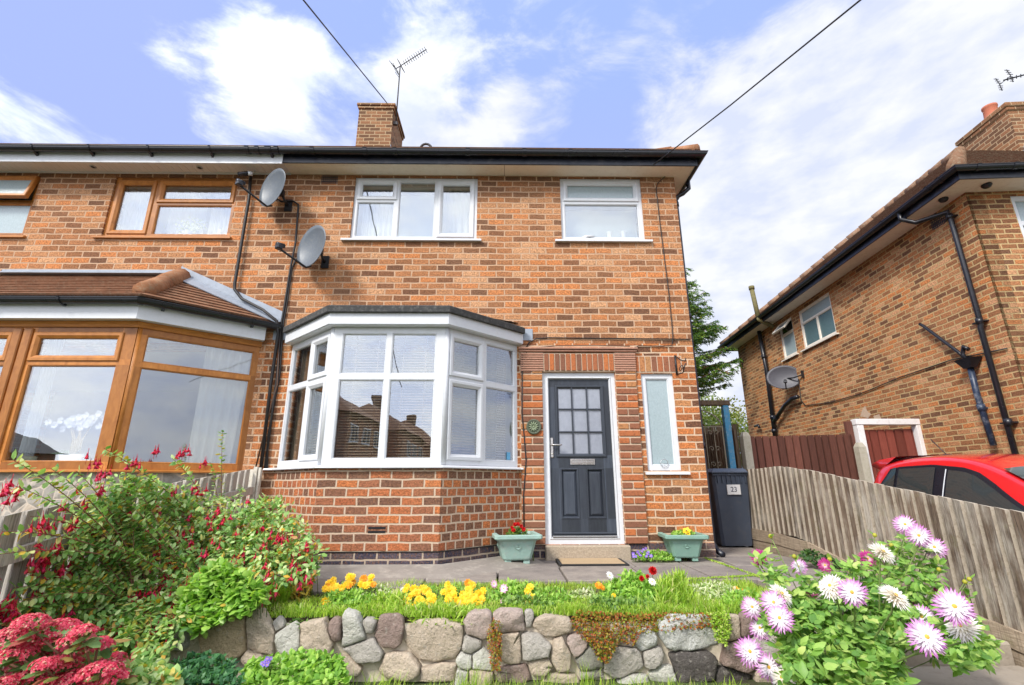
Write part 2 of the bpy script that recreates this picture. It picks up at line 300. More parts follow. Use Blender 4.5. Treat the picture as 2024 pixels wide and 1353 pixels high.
class MB:
    def __init__(s, M=I4): s.v = []; s.f = []; s.uv = []; s.mi = []; s.M = M; s.cur = 0; s.sm = []
    def face(s, pts, uv=None, M=None, smooth=False):
        M = s.M if M is None else M
        b = len(s.v); s.v += [tuple(M @ Vector(p)) for p in pts]; s.f.append(tuple(range(b, b+len(pts))))
        s.uv.append(uv or [(p[0]+p[1], p[2]) for p in pts]); s.mi.append(s.cur); s.sm.append(smooth)
    def raw(s, vs, fs, M=None, smooth=True, uvs=None):
        M = s.M if M is None else M; b = len(s.v)
        s.v += [tuple(M @ Vector(p)) for p in vs]
        for i, f in enumerate(fs):
            s.f.append(tuple(b+k for k in f)); s.uv.append(uvs[i] if uvs else [(vs[k][0]+vs[k][1], vs[k][2]) for k in f]); s.mi.append(s.cur); s.sm.append(smooth)
    def box(s, x0, x1, y0, y1, z0, z1, M=None, bev=0):
        if x0 > x1: x0, x1 = x1, x0
        if y0 > y1: y0, y1 = y1, y0
        if z0 > z1: z0, z1 = z1, z0
        if bev and min(x1-x0, y1-y0, z1-z0) > 2.2*bev:
            b = bev; vs = []; idx = {}
            X = (x0, x1); Y = (y0, y1); Z = (z0, z1); sg = (1, -1)
            for i in (0, 1):
                for j in (0, 1):
                    for k in (0, 1):
                        for a in range(3):
                            p = [X[i], Y[j], Z[k]]
                            for q, e in ((0, sg[i]), (1, sg[j]), (2, sg[k])):
                                if q != a: p[q] += e*b
                            idx[(i, j, k, a)] = len(vs); vs.append(p)
            I = idx; fs = []
            for a in range(3):
                o = [q for q in range(3) if q != a]
                for e in (0, 1):
                    ring = []
                    for (m, n) in ((0, 0), (1, 0), (1, 1), (0, 1)):
                        t = [0, 0, 0]; t[a] = e; t[o[0]] = m; t[o[1]] = n; ring.append(I[(*t, a)])
                    if (e == 0) != (a == 1): ring.reverse()
                    fs.append(ring)
                # edges along axis a
                for (m, n) in ((0, 0), (1, 0), (1, 1), (0, 1)):
                    t0 = [0, 0, 0]; t0[o[0]] = m; t0[o[1]] = n; t1 = list(t0); t1[a] = 1
                    fs.append([I[(*t0, o[0])], I[(*t0, o[1])], I[(*t1, o[1])], I[(*t1, o[0])]])
            for i in (0, 1):
                for j in (0, 1):
                    for k in (0, 1): fs.append([I[(i, j, k, 0)], I[(i, j, k, 1)], I[(i, j, k, 2)]])
            s.raw(vs, fs, M, False); return
        F = s.face
        F([(x0, y0, z0), (x1, y0, z0), (x1, y0, z1), (x0, y0, z1)], [(x0, z0), (x1, z0), (x1, z1), (x0, z1)], M)
        F([(x1, y1, z0), (x0, y1, z0), (x0, y1, z1), (x1, y1, z1)], [(x1, z0), (x0, z0), (x0, z1), (x1, z1)], M)
        F([(x1, y0, z0), (x1, y1, z0), (x1, y1, z1), (x1, y0, z1)], [(x1+y0, z0), (x1+y1, z0), (x1+y1, z1), (x1+y0, z1)], M)
        F([(x0, y1, z0), (x0, y0, z0), (x0, y0, z1), (x0, y1, z1)], [(x0-y1, z0), (x0-y0, z0), (x0-y0, z1), (x0-y1, z1)], M)
        F([(x0, y0, z1), (x1, y0, z1), (x1, y1, z1), (x0, y1, z1)], [(x0, y0), (x1, y0), (x1, y1), (x0, y1)], M)
        F([(x0, y1, z0), (x1, y1, z0), (x1, y0, z0), (x0, y0, z0)], [(x0, y1), (x1, y1), (x1, y0), (x0, y0)], M)
    def tube(s, pts, r, n=6, M=None, caps=True, rs=None):
        pts = [Vector(p) for p in pts]; N = len(pts)
        if N < 2: return
        vs = []; prev = None
        for i, p in enumerate(pts):
            t = (pts[min(i+1, N-1)]-pts[max(i-1, 0)]).normalized()
            if prev is None:
                a = Vector((0, 0, 1)) if abs(t.z) < .9 else Vector((1, 0, 0)); x = t.cross(a).normalized()
            else: x = (prev-t*prev.dot(t)).normalized()
            prev = x; y = t.cross(x); rr = rs[i] if rs else r
            for k in range(n): a = 2*math.pi*k/n; vs.append(p+x*(rr*math.cos(a))+y*(rr*math.sin(a)))
        fs = [(i*n+k, i*n+(k+1) % n, (i+1)*n+(k+1) % n, (i+1)*n+k) for i in range(N-1) for k in range(n)]
        if caps: fs += [tuple(reversed(range(n))), tuple(range((N-1)*n, N*n))]
        s.raw(vs, fs, M)
    def sweep(s, path, prof, M=None, close=False, smooth=False):
        "profile [(out, up)] swept along a level path with mitred corners; out = right-hand side of travel"
        P = [Vector(p) for p in path]; N = len(P); n = len(prof); vs = []; L = 0; Ls = []
        for i, p in enumerate(P):
            d0 = (P[i]-P[i-1]) if i > 0 or close else None; d1 = (P[(i+1) % N]-P[i]) if i < N-1 or close else None
            nn = []
            for d in (d0, d1):
                if d is not None: d = d.copy(); d.z = 0; d.normalize(); nn.append(Vector((d.y, -d.x, 0)))
            m = nn[0] if len(nn) == 1 else (nn[0]+nn[1]).normalized()
            k = 1 if len(nn) == 1 else 1/max(.3, m.dot(nn[0]))
            if i: L += (P[i]-P[i-1]).length
            Ls.append(L)
            for a, b in prof: vs.append(p+m*(a*k)+Vector((0, 0, b)))
        fs = []; uvs = []
        pl = [0]
        for j in range(n): pl.append(pl[-1]+math.dist(prof[j], prof[(j+1) % n]))
        R = N if close else N-1
        for i in range(R):
            i2 = (i+1) % N
            for j in range(n):
                fs.append((i*n+j, i2*n+j, i2*n+(j+1) % n, i*n+(j+1) % n))
                uvs.append([(Ls[i], pl[j]), (Ls[i2], pl[j]), (Ls[i2], pl[j+1]), (Ls[i], pl[j+1])])
        if not close:
            fs += [tuple(range(n)), tuple(reversed(range((N-1)*n, N*n)))]; uvs += [[(a, b) for a, b in prof], [(a, b) for a, b in reversed(prof)]]
        s.raw(vs, fs, M, smooth, uvs)
    def lathe(s, prof, n=16, M=None, smooth=True, ang=2*math.pi):
        vs = [(r*math.cos(ang*k/n), r*math.sin(ang*k/n), z) for r, z in prof for k in range(n)]
        fs = [(i*n+k, i*n+(k+1) % n, (i+1)*n+(k+1) % n, (i+1)*n+k) for i in range(len(prof)-1) for k in range(n)]
        s.raw(vs, fs, M, smooth)
    def holed(s, u0, u1, z0, z1, holes, y0, y1, M=None):
        "slab from y0 (front) to y1 with rectangular holes"
        us = sorted({u0, u1, *[h[0] for h in holes], *[h[1] for h in holes]}); zs = sorted({z0, z1, *[h[2] for h in holes], *[h[3] for h in holes]})
        us = [u for u in us if u0 <= u <= u1]; zs = [z for z in zs if z0 <= z <= z1]
        inh = lambda u, z: any(h[0] < u < h[1] and h[2] < z < h[3] for h in holes)
        for a, b in zip(us, us[1:]):
            for c, d in zip(zs, zs[1:]):
                if inh((a+b)/2, (c+d)/2): continue
                s.face([(a, y0, c), (b, y0, c), (b, y0, d), (a, y0, d)], [(a, c), (b, c), (b, d), (a, d)], M)
                s.face([(b, y1, c), (a, y1, c), (a, y1, d), (b, y1, d)], [(b, c), (a, c), (a, d), (b, d)], M)
        for (a, b, c, d) in [(u0, u1, z0, z1)]:
            q = y0-y1
            s.face([(a, y1, c), (a, y0, c), (a, y0, d), (a, y1, d)], [(a+q, c), (a, c), (a, d), (a+q, d)], M)
            s.face([(b, y0, c), (b, y1, c), (b, y1, d), (b, y0, d)], [(b, c), (b-q, c), (b-q, d), (b, d)], M)
            s.face([(a, y0, d), (b, y0, d), (b, y1, d), (a, y1, d)], [(a, d), (b, d), (b, d-q), (a, d-q)], M)
            s.face([(a, y1, c), (b, y1, c), (b, y0, c), (a, y0, c)], [(a, c+q), (b, c+q), (b, c), (a, c)], M)
        for (a, b, c, d) in holes:
            q = y1-y0
            s.face([(a, y0, c), (a, y1, c), (a, y1, d), (a, y0, d)], [(a, c), (a+q, c), (a+q, d), (a, d)], M)
            s.face([(b, y1, c), (b, y0, c), (b, y0, d), (b, y1, d)], [(b-q, c), (b, c), (b, d), (b-q, d)], M)
            s.face([(a, y1, d), (b, y1, d), (b, y0, d), (a, y0, d)], [(a, d-q), (b, d-q), (b, d), (a, d)], M)
            s.face([(a, y0, c), (b, y0, c), (b, y1, c), (a, y1, c)], [(a, c), (b, c), (b, c+q), (a, c+q)], M)
    def ring(s, u0, u1, z0, z1, w, y0, y1, bev=.008, M=None):
        "picture-frame ring with a bevelled front, the sash of a window"
        O = [(u0, z0), (u1, z0), (u1, z1), (u0, z1)]; In = [(u0+w, z0+w), (u1-w, z0+w), (u1-w, z1-w), (u0+w, z1-w)]
        ob = [(u0+bev, z0+bev), (u1-bev, z0+bev), (u1-bev, z1-bev), (u0+bev, z1-bev)]; w2 = w*.55
        ib = [(u0+w2, z0+w2), (u1-w2, z0+w2), (u1-w2, z1-w2), (u0+w2, z1-w2)]
        loops = [(O, y1), (O, y0+bev), (ob, y0), (ib, y0), (In, y0+(y1-y0)*.45), (In, y1)]
        vs = [(a, y, b) for L, y in loops for a, b in L]; fs = []
        for i in range(5):
            for k in range(4): fs.append((i*4+k, i*4+(k+1) % 4, (i+1)*4+(k+1) % 4, (i+1)*4+k))
        s.raw(vs, fs, M, False)
    def build(s, name, m, parent=None, mats=None, uv=True):
        me = bpy.data.meshes.new(name); me.from_pydata(s.v, [], s.f)
        if uv:
            ul = me.uv_layers.new(name='UVMap'); flat = []
            for u in s.uv:
                for a in u: flat += [a[0], a[1]]
            ul.data.foreach_set('uv', flat)
        me.polygons.foreach_set('material_index', s.mi); me.polygons.foreach_set('use_smooth', s.sm); me.update()
        return link(name, me, m, parent, mats)
def part(name, m, parent, fn, M=I4, **kw):
    b = MB(M); fn(b); return b.build(name, m, parent, **kw)
def boxes(name, m, parent, L, M=I4, bev=0, **kw):
    b = MB(M)
    for x in L: b.box(*x, bev=bev)
    return b.build(name, m, parent, **kw)
def tubes(name, m, parent, L, r, n=6, M=I4):
    b = MB(M)
    for p in L: b.tube(p, r, n)
    return b.build(name, m, parent)
GUT = [(.055*math.cos(a), .055*math.sin(a)) for a in [math.pi+math.pi*k/8 for k in range(9)]]+[(.062, .004), (.062, .012), (.048, .012), (.046, 0)]+[(.046*math.cos(a), .046*math.sin(a)) for a in [2*math.pi-math.pi*k/8 for k in range(1, 8)]]+[(-.046, 0), (-.048, .012), (-.062, .012), (-.062, .004)]
def gutter(parent, path, M=I4, brackets=(), joints=(), m=None, bdrop=.05):
    "half-round gutter; path = centre line, outside to the right of travel"
    b = MB(M); b.sweep(path, GUT); g = b.build('gutter', m or M_BLACK, parent)
    P = [Vector(p) for p in path]
    def loc(t):
        for a, c in zip(P, P[1:]):
            L = (c-a).length
            if t <= L: return a+(c-a)*(t/L), (c-a).normalized()
            t -= L
        return P[-1], (P[-1]-P[-2]).normalized()
    big = [(a*1.16, z*1.16) for a, z in GUT[:9]]+[(.07, .016), (-.07, .016)]
    for t in joints:
        c, d = loc(t); J = MB(M); J.sweep([c-d*.028, c+d*.028], big); J.build('gutter_joint', m or M_BLACK, g)
    for t in brackets:
        c, d = loc(t); J = MB(M); J.sweep([c-d*.013, c+d*.013], big)
        o = Vector((d.y, -d.x, 0))
        a, bb, cc = c+Vector((0, 0, -.06)), c-o*.085+Vector((0, 0, -.035)), c-o*.085+Vector((0, 0, -.075-bdrop))
        for sgn in (-1,):
            w = d*.016
            q = [a-w, bb-w, cc-w, a+w, bb+w, cc+w]
            J.raw(q, [(0, 1, 2), (5, 4, 3), (0, 3, 4, 1), (1, 4, 5, 2), (2, 5, 3, 0)], None, False)
        J.build('gutter_bracket', m or M_BLACK, g)
    return g
def tiled(b, poly, up, course=.11, lift=.018, thick=.02):
    "courses of tiles over a planar polygon; up = direction up the slope"
    P = [Vector(p) for p in poly]; up = Vector(up).normalized(); n = Vector((0, 0, 0))
    for i in range(len(P)): n += P[i].cross(P[(i+1) % len(P)])
    n.normalize()
    if n.z < 0: n = -n; P.reverse()
    sd_ = up.cross(n).normalized()
    o = P[0]; q = [((p-o).dot(sd_), (p-o).dot(up)) for p in P]
    v0 = min(a[1] for a in q); v1 = max(a[1] for a in q)
    def clip(poly, val, keep_above):
        out = []
        for i in range(len(poly)):
            a, c = poly[i], poly[(i+1) % len(poly)]
            ia = (a[1] >= val) == keep_above or a[1] == val; ic = (c[1] >= val) == keep_above or c[1] == val
            if ia: out.append(a)
            if ia != ic and a[1] != c[1]:
                t = (val-a[1])/(c[1]-a[1]); out.append((a[0]+t*(c[0]-a[0]), val))
        return out
    v = v0; k = 0
    while v < v1-1e-4:
        w = min(v+course, v1); c = clip(clip(q, v, True), w, False)
        if len(c) > 2:
            top = []; bot = []
            for (x, y) in c:
                h = lift*(1-(y-v)/course)
                base = o+sd_*x+up*y
                top.append(base+n*(h+thick)); bot.append(base+n*(h*.2))
            m = len(c); uv = [(x, y) for x, y in c]
            b.raw(top+bot, [tuple(range(m))]+[(i, m+i, m+(i+1) % m, (i+1) % m) for i in range(m)], None, False, [uv]+[[uv[i], uv[i], uv[(i+1) % m], uv[(i+1) % m]] for i in range(m)])
        v = w; k += 1

def window(parent, M, u0, u1, z0, z1, cells, y=.03, fw=.055, m=None, glass=None, depth=.07, sill=None, sillm=None, name='window', mh=None, jw=.05, handle=()):
    """outer frame with mullions around the given cells (a,b,c,d,kind); kind 'o' has an opening sash"""
    m = m or M_PVC; b = MB(M); b.holed(u0, u1, z0, z1, [c[:4] for c in cells], y, y+depth)
    w = b.build(name, m, parent)
    for i, c in enumerate(cells):
        a, bb, cc, d, k = c[:5]; gl = c[5] if len(c) > 5 else (glass or M_GLASS)
        s = MB(M)
        if k == 'o': s.ring(a-.022, bb+.022, cc-.022, d+.022, .068, y-.018, y+.03, .008); e = .044; s.build('sash', m, w)
        else: s.ring(a-.001, bb+.001, cc-.001, d+.001, .016, y+.004, y+.03, .004); e = .014; s.build('glazing_bead', m, w)
        g = MB(M); g.box(a+e, bb-e, y+.026, y+.034, cc+e, d-e); g.build('pane', gl, w)
    if sill:
        (a, bb, zt, out) = sill; sm = MB(M)
        sm.raw([(a, y+.02, zt), (bb, y+.02, zt), (bb, -out, zt-.012), (a, -out, zt-.012), (a, y+.02, zt-.03), (bb, y+.02, zt-.03), (bb, -out, zt-.04), (a, -out, zt-.04)],
               [(0, 3, 2, 1), (4, 5, 6, 7), (3, 7, 6, 2), (0, 4, 7, 3), (1, 2, 6, 5), (0, 1, 5, 4)], None, False)
        sm.build('sill', sillm or m, w)
    return w
def curtain_mesh(b, u0, u1, z0, z1, y, folds=7, amp=.03, gather=0):
    n = folds*8; nz = 6; vs = []
    for j in range(nz+1):
        z = z0+(z1-z0)*j/nz; g = 1-gather*(1-j/nz)
        for i in range(n+1):
            t = i/n; vs.append((u0+(u1-u0)*t*g, y+amp*math.sin(t*folds*2*math.pi+.7*math.sin(5*t))*(.6+.4*math.cos(j)), z))
    b.raw(vs, [(j*(n+1)+i, j*(n+1)+i+1, (j+1)*(n+1)+i+1, (j+1)*(n+1)+i) for j in range(nz) for i in range(n)])
# ------------------------------------------------------------ ground, path, road
def hgt(x, y):
    def sm(a, b, t): t = max(0, min(1, (t-a)/(b-a))); return t*t*(3-2*t)
    if x > 3.56: return -.02-.38*(1-sm(-.2, 2.6, y))-.12*(1-sm(-7.4, -4, y))
    lo = -.45-.22*(1-sm(-8, -3.4, y))
    if y >= -2.28: return -.06
    return lo
def m_ground():
    s = NT('garden ground'); v = s.coord('Object'); n = s.noise(v, 2.2, 8, .65)
    c = s.ramp(n, [(.35, (.05, .035, .02)), (.5, (.06, .085, .02)), (.65, (.09, .12, .035))])
    s.pbr(c, .95, nrm=s.bump(s.noise(v, 40, 5, .7), .8, .02)); return s.m
def grid_mesh(name, m, xs, ys, f, kind='structure'):
    vs = [(x, y, f(x, y)) for y in ys for x in xs]; n = len(xs)
    fs = [(j*n+i, j*n+i+1, (j+1)*n+i+1, (j+1)*n+i) for j in range(len(ys)-1) for i in range(n-1)]
    b = MB(); b.raw(vs, fs, smooth=False); o = b.build(name, m); return tag(o, kind=kind)
grid_mesh('ground', m_ground(), [-400, -120, -40, -20, -12, -8, -5, -3.2, -2, -1, 0, 1, 2, 3.5, 3.55, 3.57, 4, 5, 6, 7, 8, 12, 20, 40, 120, 400],
          [-400, -120, -60, -30, -18, -12, -9, -8, -7, -6, -5, -4.5, -4, -3.5, -3, -2.6, -2.32, -2.27, -2, -1, 0, 1, 1.5, 2.2, 4, 8, 14, 30, 60, 150, 400], hgt)
M_ASPH = m_plain('asphalt', (.055, .053, .052), .9, var=.25, bump=.4, bs=120)
M_DRIVE = m_plain('concrete drive', (.22, .20, .175), .9, var=.2, bump=.4, dirt=.4)
tag(boxes('road', M_ASPH, None, [(-200, 200, -16.5, -9.2, -.9, -.60)]), kind='structure')
tag(boxes('pavement', M_CONC, None, [(-200, 200, -9.1, -7.4, -.9, -.50)], bev=.02), kind='structure')
grid_mesh('driveway', M_DRIVE, [3.62, 4.4, 5.2, 6.0, 6.9], [-7.4, -6, -5, -4.5, -4, -3, -2, -1, 0, 1, 2, 3.5, 7.5], lambda x, y: hgt(4, y)+.006)
# paving slabs: one structure, slabs with real joints
def m_slab():
    s = NT('paving slab'); v = s.coord('Object'); g = s.n('NewGeometry')
    c = s.ramp(g.outputs['Random Per Island'], [(0, (.21, .18, .16)), (.5, (.27, .235, .20)), (1, (.31, .265, .22))])
    n = s.noise(v, 3.2, 8, .7); c = s.mix(s.ramp(n, [(.42, (0, 0, 0)), (.68, (.75,)*3)]), c, (.12, .10, .095))
    c = s.mix(s.ramp(s.noise(v, 70, 4, .7), [(.55, (0, 0, 0)), (.7, (.5,)*3)]), c, (.42, .37, .32))
    s.pbr(c, .88, nrm=s.bump(s.noise(v, 45, 6, .7), .5, .008)); return s.m
def slabs(b):
    jy = [-1.62, -1.30, -.58, .08]; R = random.Random(3)
    for (x0, x1, y0, y1) in [(-.05, .58, -1.33, -.57), (.6, 1.35, -1.33, -.57), (1.37, 1.98, -1.33, -.57), (2.0, 2.72, -1.33, -.57), (2.74, 3.42, -1.33, -.57), (-.72, -.07, -1.33, -.78),
                             (.02, .6, -.55, .04), (.62, 1.42, -.55, .04), (1.44, 1.98, -.55, .04), (2.0, 2.5, -.55, .04), (2.52, 3.42, -.55, .1), (2.55, 3.42, .12, .85), (2.55, 3.42, .87, 1.7), (2.55, 3.42, 1.72, 2.5),
                             (2.35, 2.86, -2.1, -1.35), (2.88, 3.42, -2.1, -1.35), (-2.3, -1.5, -1.75, -1.0), (-1.48, -.74, -1.62, -1.0), (2.55, 3.42, 2.5, 5), (-2.9, -2.32, -1.9, -.9)]:
        z = -.004+R.uniform(-.004, .004); b.box(x0, x1, y0, y1, z-.06, z, bev=.006)
tag(part('path', m_slab(), None, slabs), kind='structure')
M_APRON = m_plain('rough concrete apron', (.25, .22, .19), .9, var=.25, bump=.6, bs=30, dirt=.6, dirtc=(.48, .43, .36), vs=4)
def apron(b):
    b.sweep([(-3.1, .0, 0), (-2.9, 0, 0), (-2.06, -.82, 0), (-.64, -.82, 0), (.20, -.02, 0)], [(0, -.05), (0, .065), (.06, .05), (.28, .02), (.42, -.02), (.42, -.05)])
tag(part('concrete_apron', M_APRON, None, apron), kind='structure')
def m_bedsoil():
    s = NT('bed soil'); v = s.coord('Object'); c = s.mix(s.noise(v, 12, 6, .7), (.035, .024, .014), (.09, .06, .035)); s.pbr(c, .95, nrm=s.bump(s.noise(v, 40, 5, .7), 1, .02)); return s.m
b = MB(); b.box(-3.0, 2.3, -2.24, -1.36, -.5, -.03); b.box(-3.0, 2.3, -2.33, -2.24, -.5, -.065); b.box(-3.0, -.75, -1.4, -1.5, -.5, -.02)
tag(b.build('flower_bed', m_bedsoil()), kind='structure')
tag(boxes('steps', M_CONC, None, [(1.9, 3.4, -2.62, -2.12, -.6, -.17), (1.9, 3.4, -3.02, -2.63, -.6, -.30), (1.9, 3.4, -3.45, -3.03, -.6, -.43)], bev=.015), kind='structure')

# ------------------------------------------------------------ the semi-detached house with the white bay
M_BRICKM = m_brick('mixed facing brick', [(0, (.125, .058, .035)), (.16, (.22, .088, .042)), (.32, (.36, .128, .048)), (.48, (.47, .155, .05)), (.72, (.55, .185, .058)), (.88, (.47, .215, .09))], (.58, .42, .29), seed=11)
PX, RXW, DEP, EZ = -3.15, 2.53, 8.2, 5.25
house = empty('semi_detached_house', (0, 0, 0), 'orange brick semi-detached house with dark grey front door and white upvc bay window', 'house')
BAY = (-2.72, .10, 1.06, 2.6); WIN1 = (-2.2, -.40, 4.2, 5.215); WIN2 = (.82, 2.02, 4.2, 5.225); DOOR = (.50, 1.455, .155, 2.26); SLIT = (1.80, 2.225, 1.01, 2.25)
def wl(b):
    b.cur = 0; b.holed(PX, RXW, 2.66, EZ, [WIN1, WIN2], 0, .26)
    b.cur = 1; b.holed(PX, RXW, -.1, 2.66, [BAY, DOOR, SLIT], 0, .26)
    b.cur = 0
    for z0, z1 in ((-.1, 2.66), (2.66, EZ)):
        b.box(RXW-.26, RXW, .26, DEP, z0, z1)
        b.box(PX, RXW, DEP, DEP+.25, z0, z1)
part('wall', None, house, wl, mats=[M_BRICK, M_BRICKM])
boxes('party_wall', M_ROOM, house, [(PX, PX+.1, .26, DEP, -.1, EZ)])
boxes('floor', M_ROOM, house, [(PX+.1, RXW-.26, .27, DEP, 2.72, 2.9), (PX+.1, RXW-.26, .27, DEP, -.05, .1), (PX+.1, RXW-.26, 4.0, 4.1, .1, 2.72), (PX+.1, RXW-.26, 3.6, 3.7, 2.9, 5.2)])
boxes('ceiling', M_ROOM, house, [(PX+.1, RXW-.26, .27, DEP, 5.16, 5.24)])
# blue brick plinth
boxes('plinth', M_BLUEB, house, [(.20, .50, -.006, .1, -.05, .155), (1.455, RXW+.006, -.006, .1, -.05, .165), (RXW-.1, RXW+.006, .1, DEP, -.05, .165)])
# eaves
EP = [(PX, -.30, 0), (RXW+.24, -.30, 0), (RXW+.24, DEP+.5, 0)]
part('fascia', M_BLACKP, house, lambda b: b.sweep(EP, [(-.022, 5.235), (0, 5.235), (0, 5.405), (-.022, 5.405)]))
def sof(b):
    b.box(PX, -.005, -.278, -.001, 5.252, 5.262); b.box(.0, RXW+.218, -.278, -.001, 5.251, 5.261); b.box(RXW+.001, RXW+.218, 0, DEP, 5.252, 5.262)
part('soffit', M_CREAM, house, sof)
gutter(house, [(PX-.02, -.365, 5.385), (RXW+.30, -.365, 5.385), (RXW+.30, DEP+.3, 5.385)], brackets=[], joints=[.46, 1.2, 1.62, 2.65, 3.45, 4.1, 4.9, 5.5], m=M_BLACK)
RZ = 5.42; RID = RZ+4.55*.60
def roofp(b):
    e = .36; ex = .27
    tiled(b, [(PX, -e, RZ), (RXW+ex, -e, RZ), (RXW+ex-4.46, 4.1, RID), (PX, 4.1, RID)], (0, 1, .60), .30, .02)
    tiled(b, [(RXW+ex, -e, RZ), (RXW+ex, DEP+e, RZ), (RXW+ex-4.46, 4.1, RID)], (-1, 0, .60), .30, .02)
    tiled(b, [(PX, DEP+e, RZ), (RXW+ex, DEP+e, RZ), (RXW+ex-4.46, 4.1, RID), (PX, 4.1, RID)], (0, -1, .60), .30, .02)
part('roof', M_TILE, house, roofp)
def ridge_tiles(b, a, c, r=.10, step=.42):
    a = Vector(a); c = Vector(c); L = (c-a).length; n = max(1, int(L/step)); d = (c-a)/n
    for i in range(n):
        p = a+d*i; q = p+d*.985
        b.tube([p+Vector((0, 0, .012)), q], r, 10, rs=[r*1.04, r*.98])
part('ridge_tile', M_RIDGE, house, lambda b: (ridge_tiles(b, (RXW+.24, -.33, RZ+.02), (RXW+.27-4.46, 4.1, RID+.03)), ridge_tiles(b, (RXW+.27-4.46, 4.1, RID), (PX, 4.1, RID)), ridge_tiles(b, (RXW+.3, DEP+.3, RZ), (RXW+.27-4.46, 4.1, RID))))
# chimney on the front slope beside the party line
CY = 3.0; cA = at(708, 206, CY); cB = at(781, 206, CY)
def chim(b):
    x0, x1, zt = cA.x+.035, cB.x-.035, cA.z
    b.box(x0, x1, CY, CY+1.05, 6.6, zt-.12); 
part('chimney', M_CHIM, house, chim)
chm = house.children[-1]
boxes('chimney_cap', M_CHIM, chm, [(cA.x+.01, cB.x-.01, CY-.025, CY+1.075, cA.z-.12, cA.z-.05), (cA.x-.015, cB.x+.015, CY-.045, CY+1.095, cA.z-.05, cA.z+.02)], bev=.008)
boxes('flashing', M_LEAD, chm, [(cB.x-.034, cB.x-.028, CY-.01, CY+1.0, 6.6, 8.15)])
# air brick under the eaves
def airb(b, M, u0, u1, z0, z1, nx=8, nz=4, y=-.004):
    hx = (u1-u0)/nx; hz = (z1-z0)/nz
    b.holed(u0, u1, z0, z1, [(u0+hx*(i+.22), u0+hx*(i+.78), z0+hz*(j+.22), z0+hz*(j+.78)) for i in range(nx) for j in range(nz)], y, y+.01, M)
part('air_brick', M_BLACKP, house, lambda b: airb(b, None, -2.70, -2.46, 5.10, 5.235))
# upper windows
w = WIN1; T = 4.845
window(house, I4, *w, [(w[0]+.06, -1.60, T+.025, w[3]-.06, 'o'), (w[0]+.05, -1.61, w[2]+.05, T-.025, 'f'), (-1.55, -1.02, w[2]+.05, w[3]-.05, 'f'), (-.955, w[1]-.065, w[2]+.065, w[3]-.065, 'o')], sill=(-2.31, -.33, 4.2, .05))
w = WIN2; T = 4.835
window(house, I4, *w, [(w[0]+.065, w[1]-.065, T+.03, w[3]-.065, 'o', M_FROST), (w[0]+.055, w[1]-.055, w[2]+.055, T-.03, 'f')], sill=(.72, 2.11, 4.2, .05))
# slit window
w = SLIT
window(house, I4, *w, [(w[0]+.06, w[1]-.06, w[2]+.06, w[3]-.06, 'f', M_FROST)], sill=(1.76, 2.31, 1.0, .05), fw=.06)
# soldier course over the slit window and the door surround
def solds(b, u0, u1, z0, z1, y0, n):
    w_ = (u1-u0)/n
    for i in range(n):
        a = u0+w_*i+.006; c = u0+w_*(i+1)-.006
        b.face([(a, y0, z0), (c, y0, z0), (c, y0, z1), (a, y0, z1)], [(z0+.3*i+.02, i*.092+.015), (z0+.3*i+.02, i*.092+.075), (z0+.3*i+.2, i*.092+.075), (z0+.3*i+.2, i*.092+.015)])
def rb_mat():
    s = NT('single lintel bricks'); g = s.n('NewGeometry')
    c = s.ramp(g.outputs['Random Per Island'], [(0, (.20, .095, .06)), (.35, (.28, .11, .06)), (.55, (.38, .13, .055)), (.8, (.48, .15, .05)), (1, (.40, .22, .10))])
    n = s.noise(s.coord('Object'), 45, 6, .7); c = s.mix(s.ramp(n, [(.5, (0, 0, 0)), (.66, (.6,)*3)]), c, (.09, .04, .025))
    s.pbr(c, .9, nrm=s.bump(n, .6, .008), spec=.2); return s.m
M_SB = rb_mat(); M_MORT = m_plain('mortar', (.56, .42, .30), .95, var=.15, bump=.5)
def lint(b, u0, u1, z0, z1, n, y, d=.05):
    w_ = (u1-u0)/n
    for i in range(n): b.box(u0+w_*i+.007, u0+w_*(i+1)-.007, y, y+d, z0+.004+rnd.uniform(0, .004), z1-.006-rnd.uniform(0, .004), bev=.004)
srd = boxes('door_surround', M_MORT, house, [(.515, 1.455, -.030, -.001, 2.27, 2.515), (.215, .497, -.022, -.001, .155, 2.27), (1.458, 1.73, -.022, -.001, .165, 2.27), (.215, .515, -.027, -.001, 2.27, 2.53), (1.455, 1.735, -.027, -.001, 2.27, 2.53)])
part('lintel', M_SB, srd, lambda b: lint(b, .52, 1.45, 2.275, 2.512, 13, -.042, .03))
def piers(b, LR):
    R = random.Random(5)
    for (a, c) in LR:
        z = .165; k = 0
        while z < 2.26:
            h = .082
            if k % 2: m = a+(c-a)*.5; L = [(a, m-.006), (m+.006, c)]
            else: L = [(a, c)]
            for p, q in L: b.box(p+R.uniform(0, .003), q-R.uniform(0, .003), -.034, -.005, z, min(z+h-.013+R.uniform(-.003, .002), 2.268), bev=.004)
            z += .0905; k += 1
for lr in ((.215, .497), (1.458, 1.73)): part('pier', M_SB, srd, lambda b: piers(b, [lr]))
M_SBP = m_plain('pinkish corbel tile', (.42, .22, .15), .9, var=.3, vs=14, bump=.4, dirt=.5, dirtc=(.16, .09, .06))
def corb(b):
    for (a, c) in ((.215, .51), (1.46, 1.735)):
        for k in range(8):
            z = 2.275+k*.031; b.box(a-.002, c+.002, -.042-.003*(k % 2), -.006, z, z+.02, bev=.003)
    b.box(.20, 1.76, -.055, .0-.002, 2.535, 2.56, bev=.005); b.box(.19, 1.77, -.075, -.002, 2.565, 2.588, bev=.005)
part('corbel', M_SBP, srd, corb)
sl_ = boxes('window_lintel', M_MORT, house, [(1.70, 2.36, -.004, -.0005, 2.262, 2.49)])
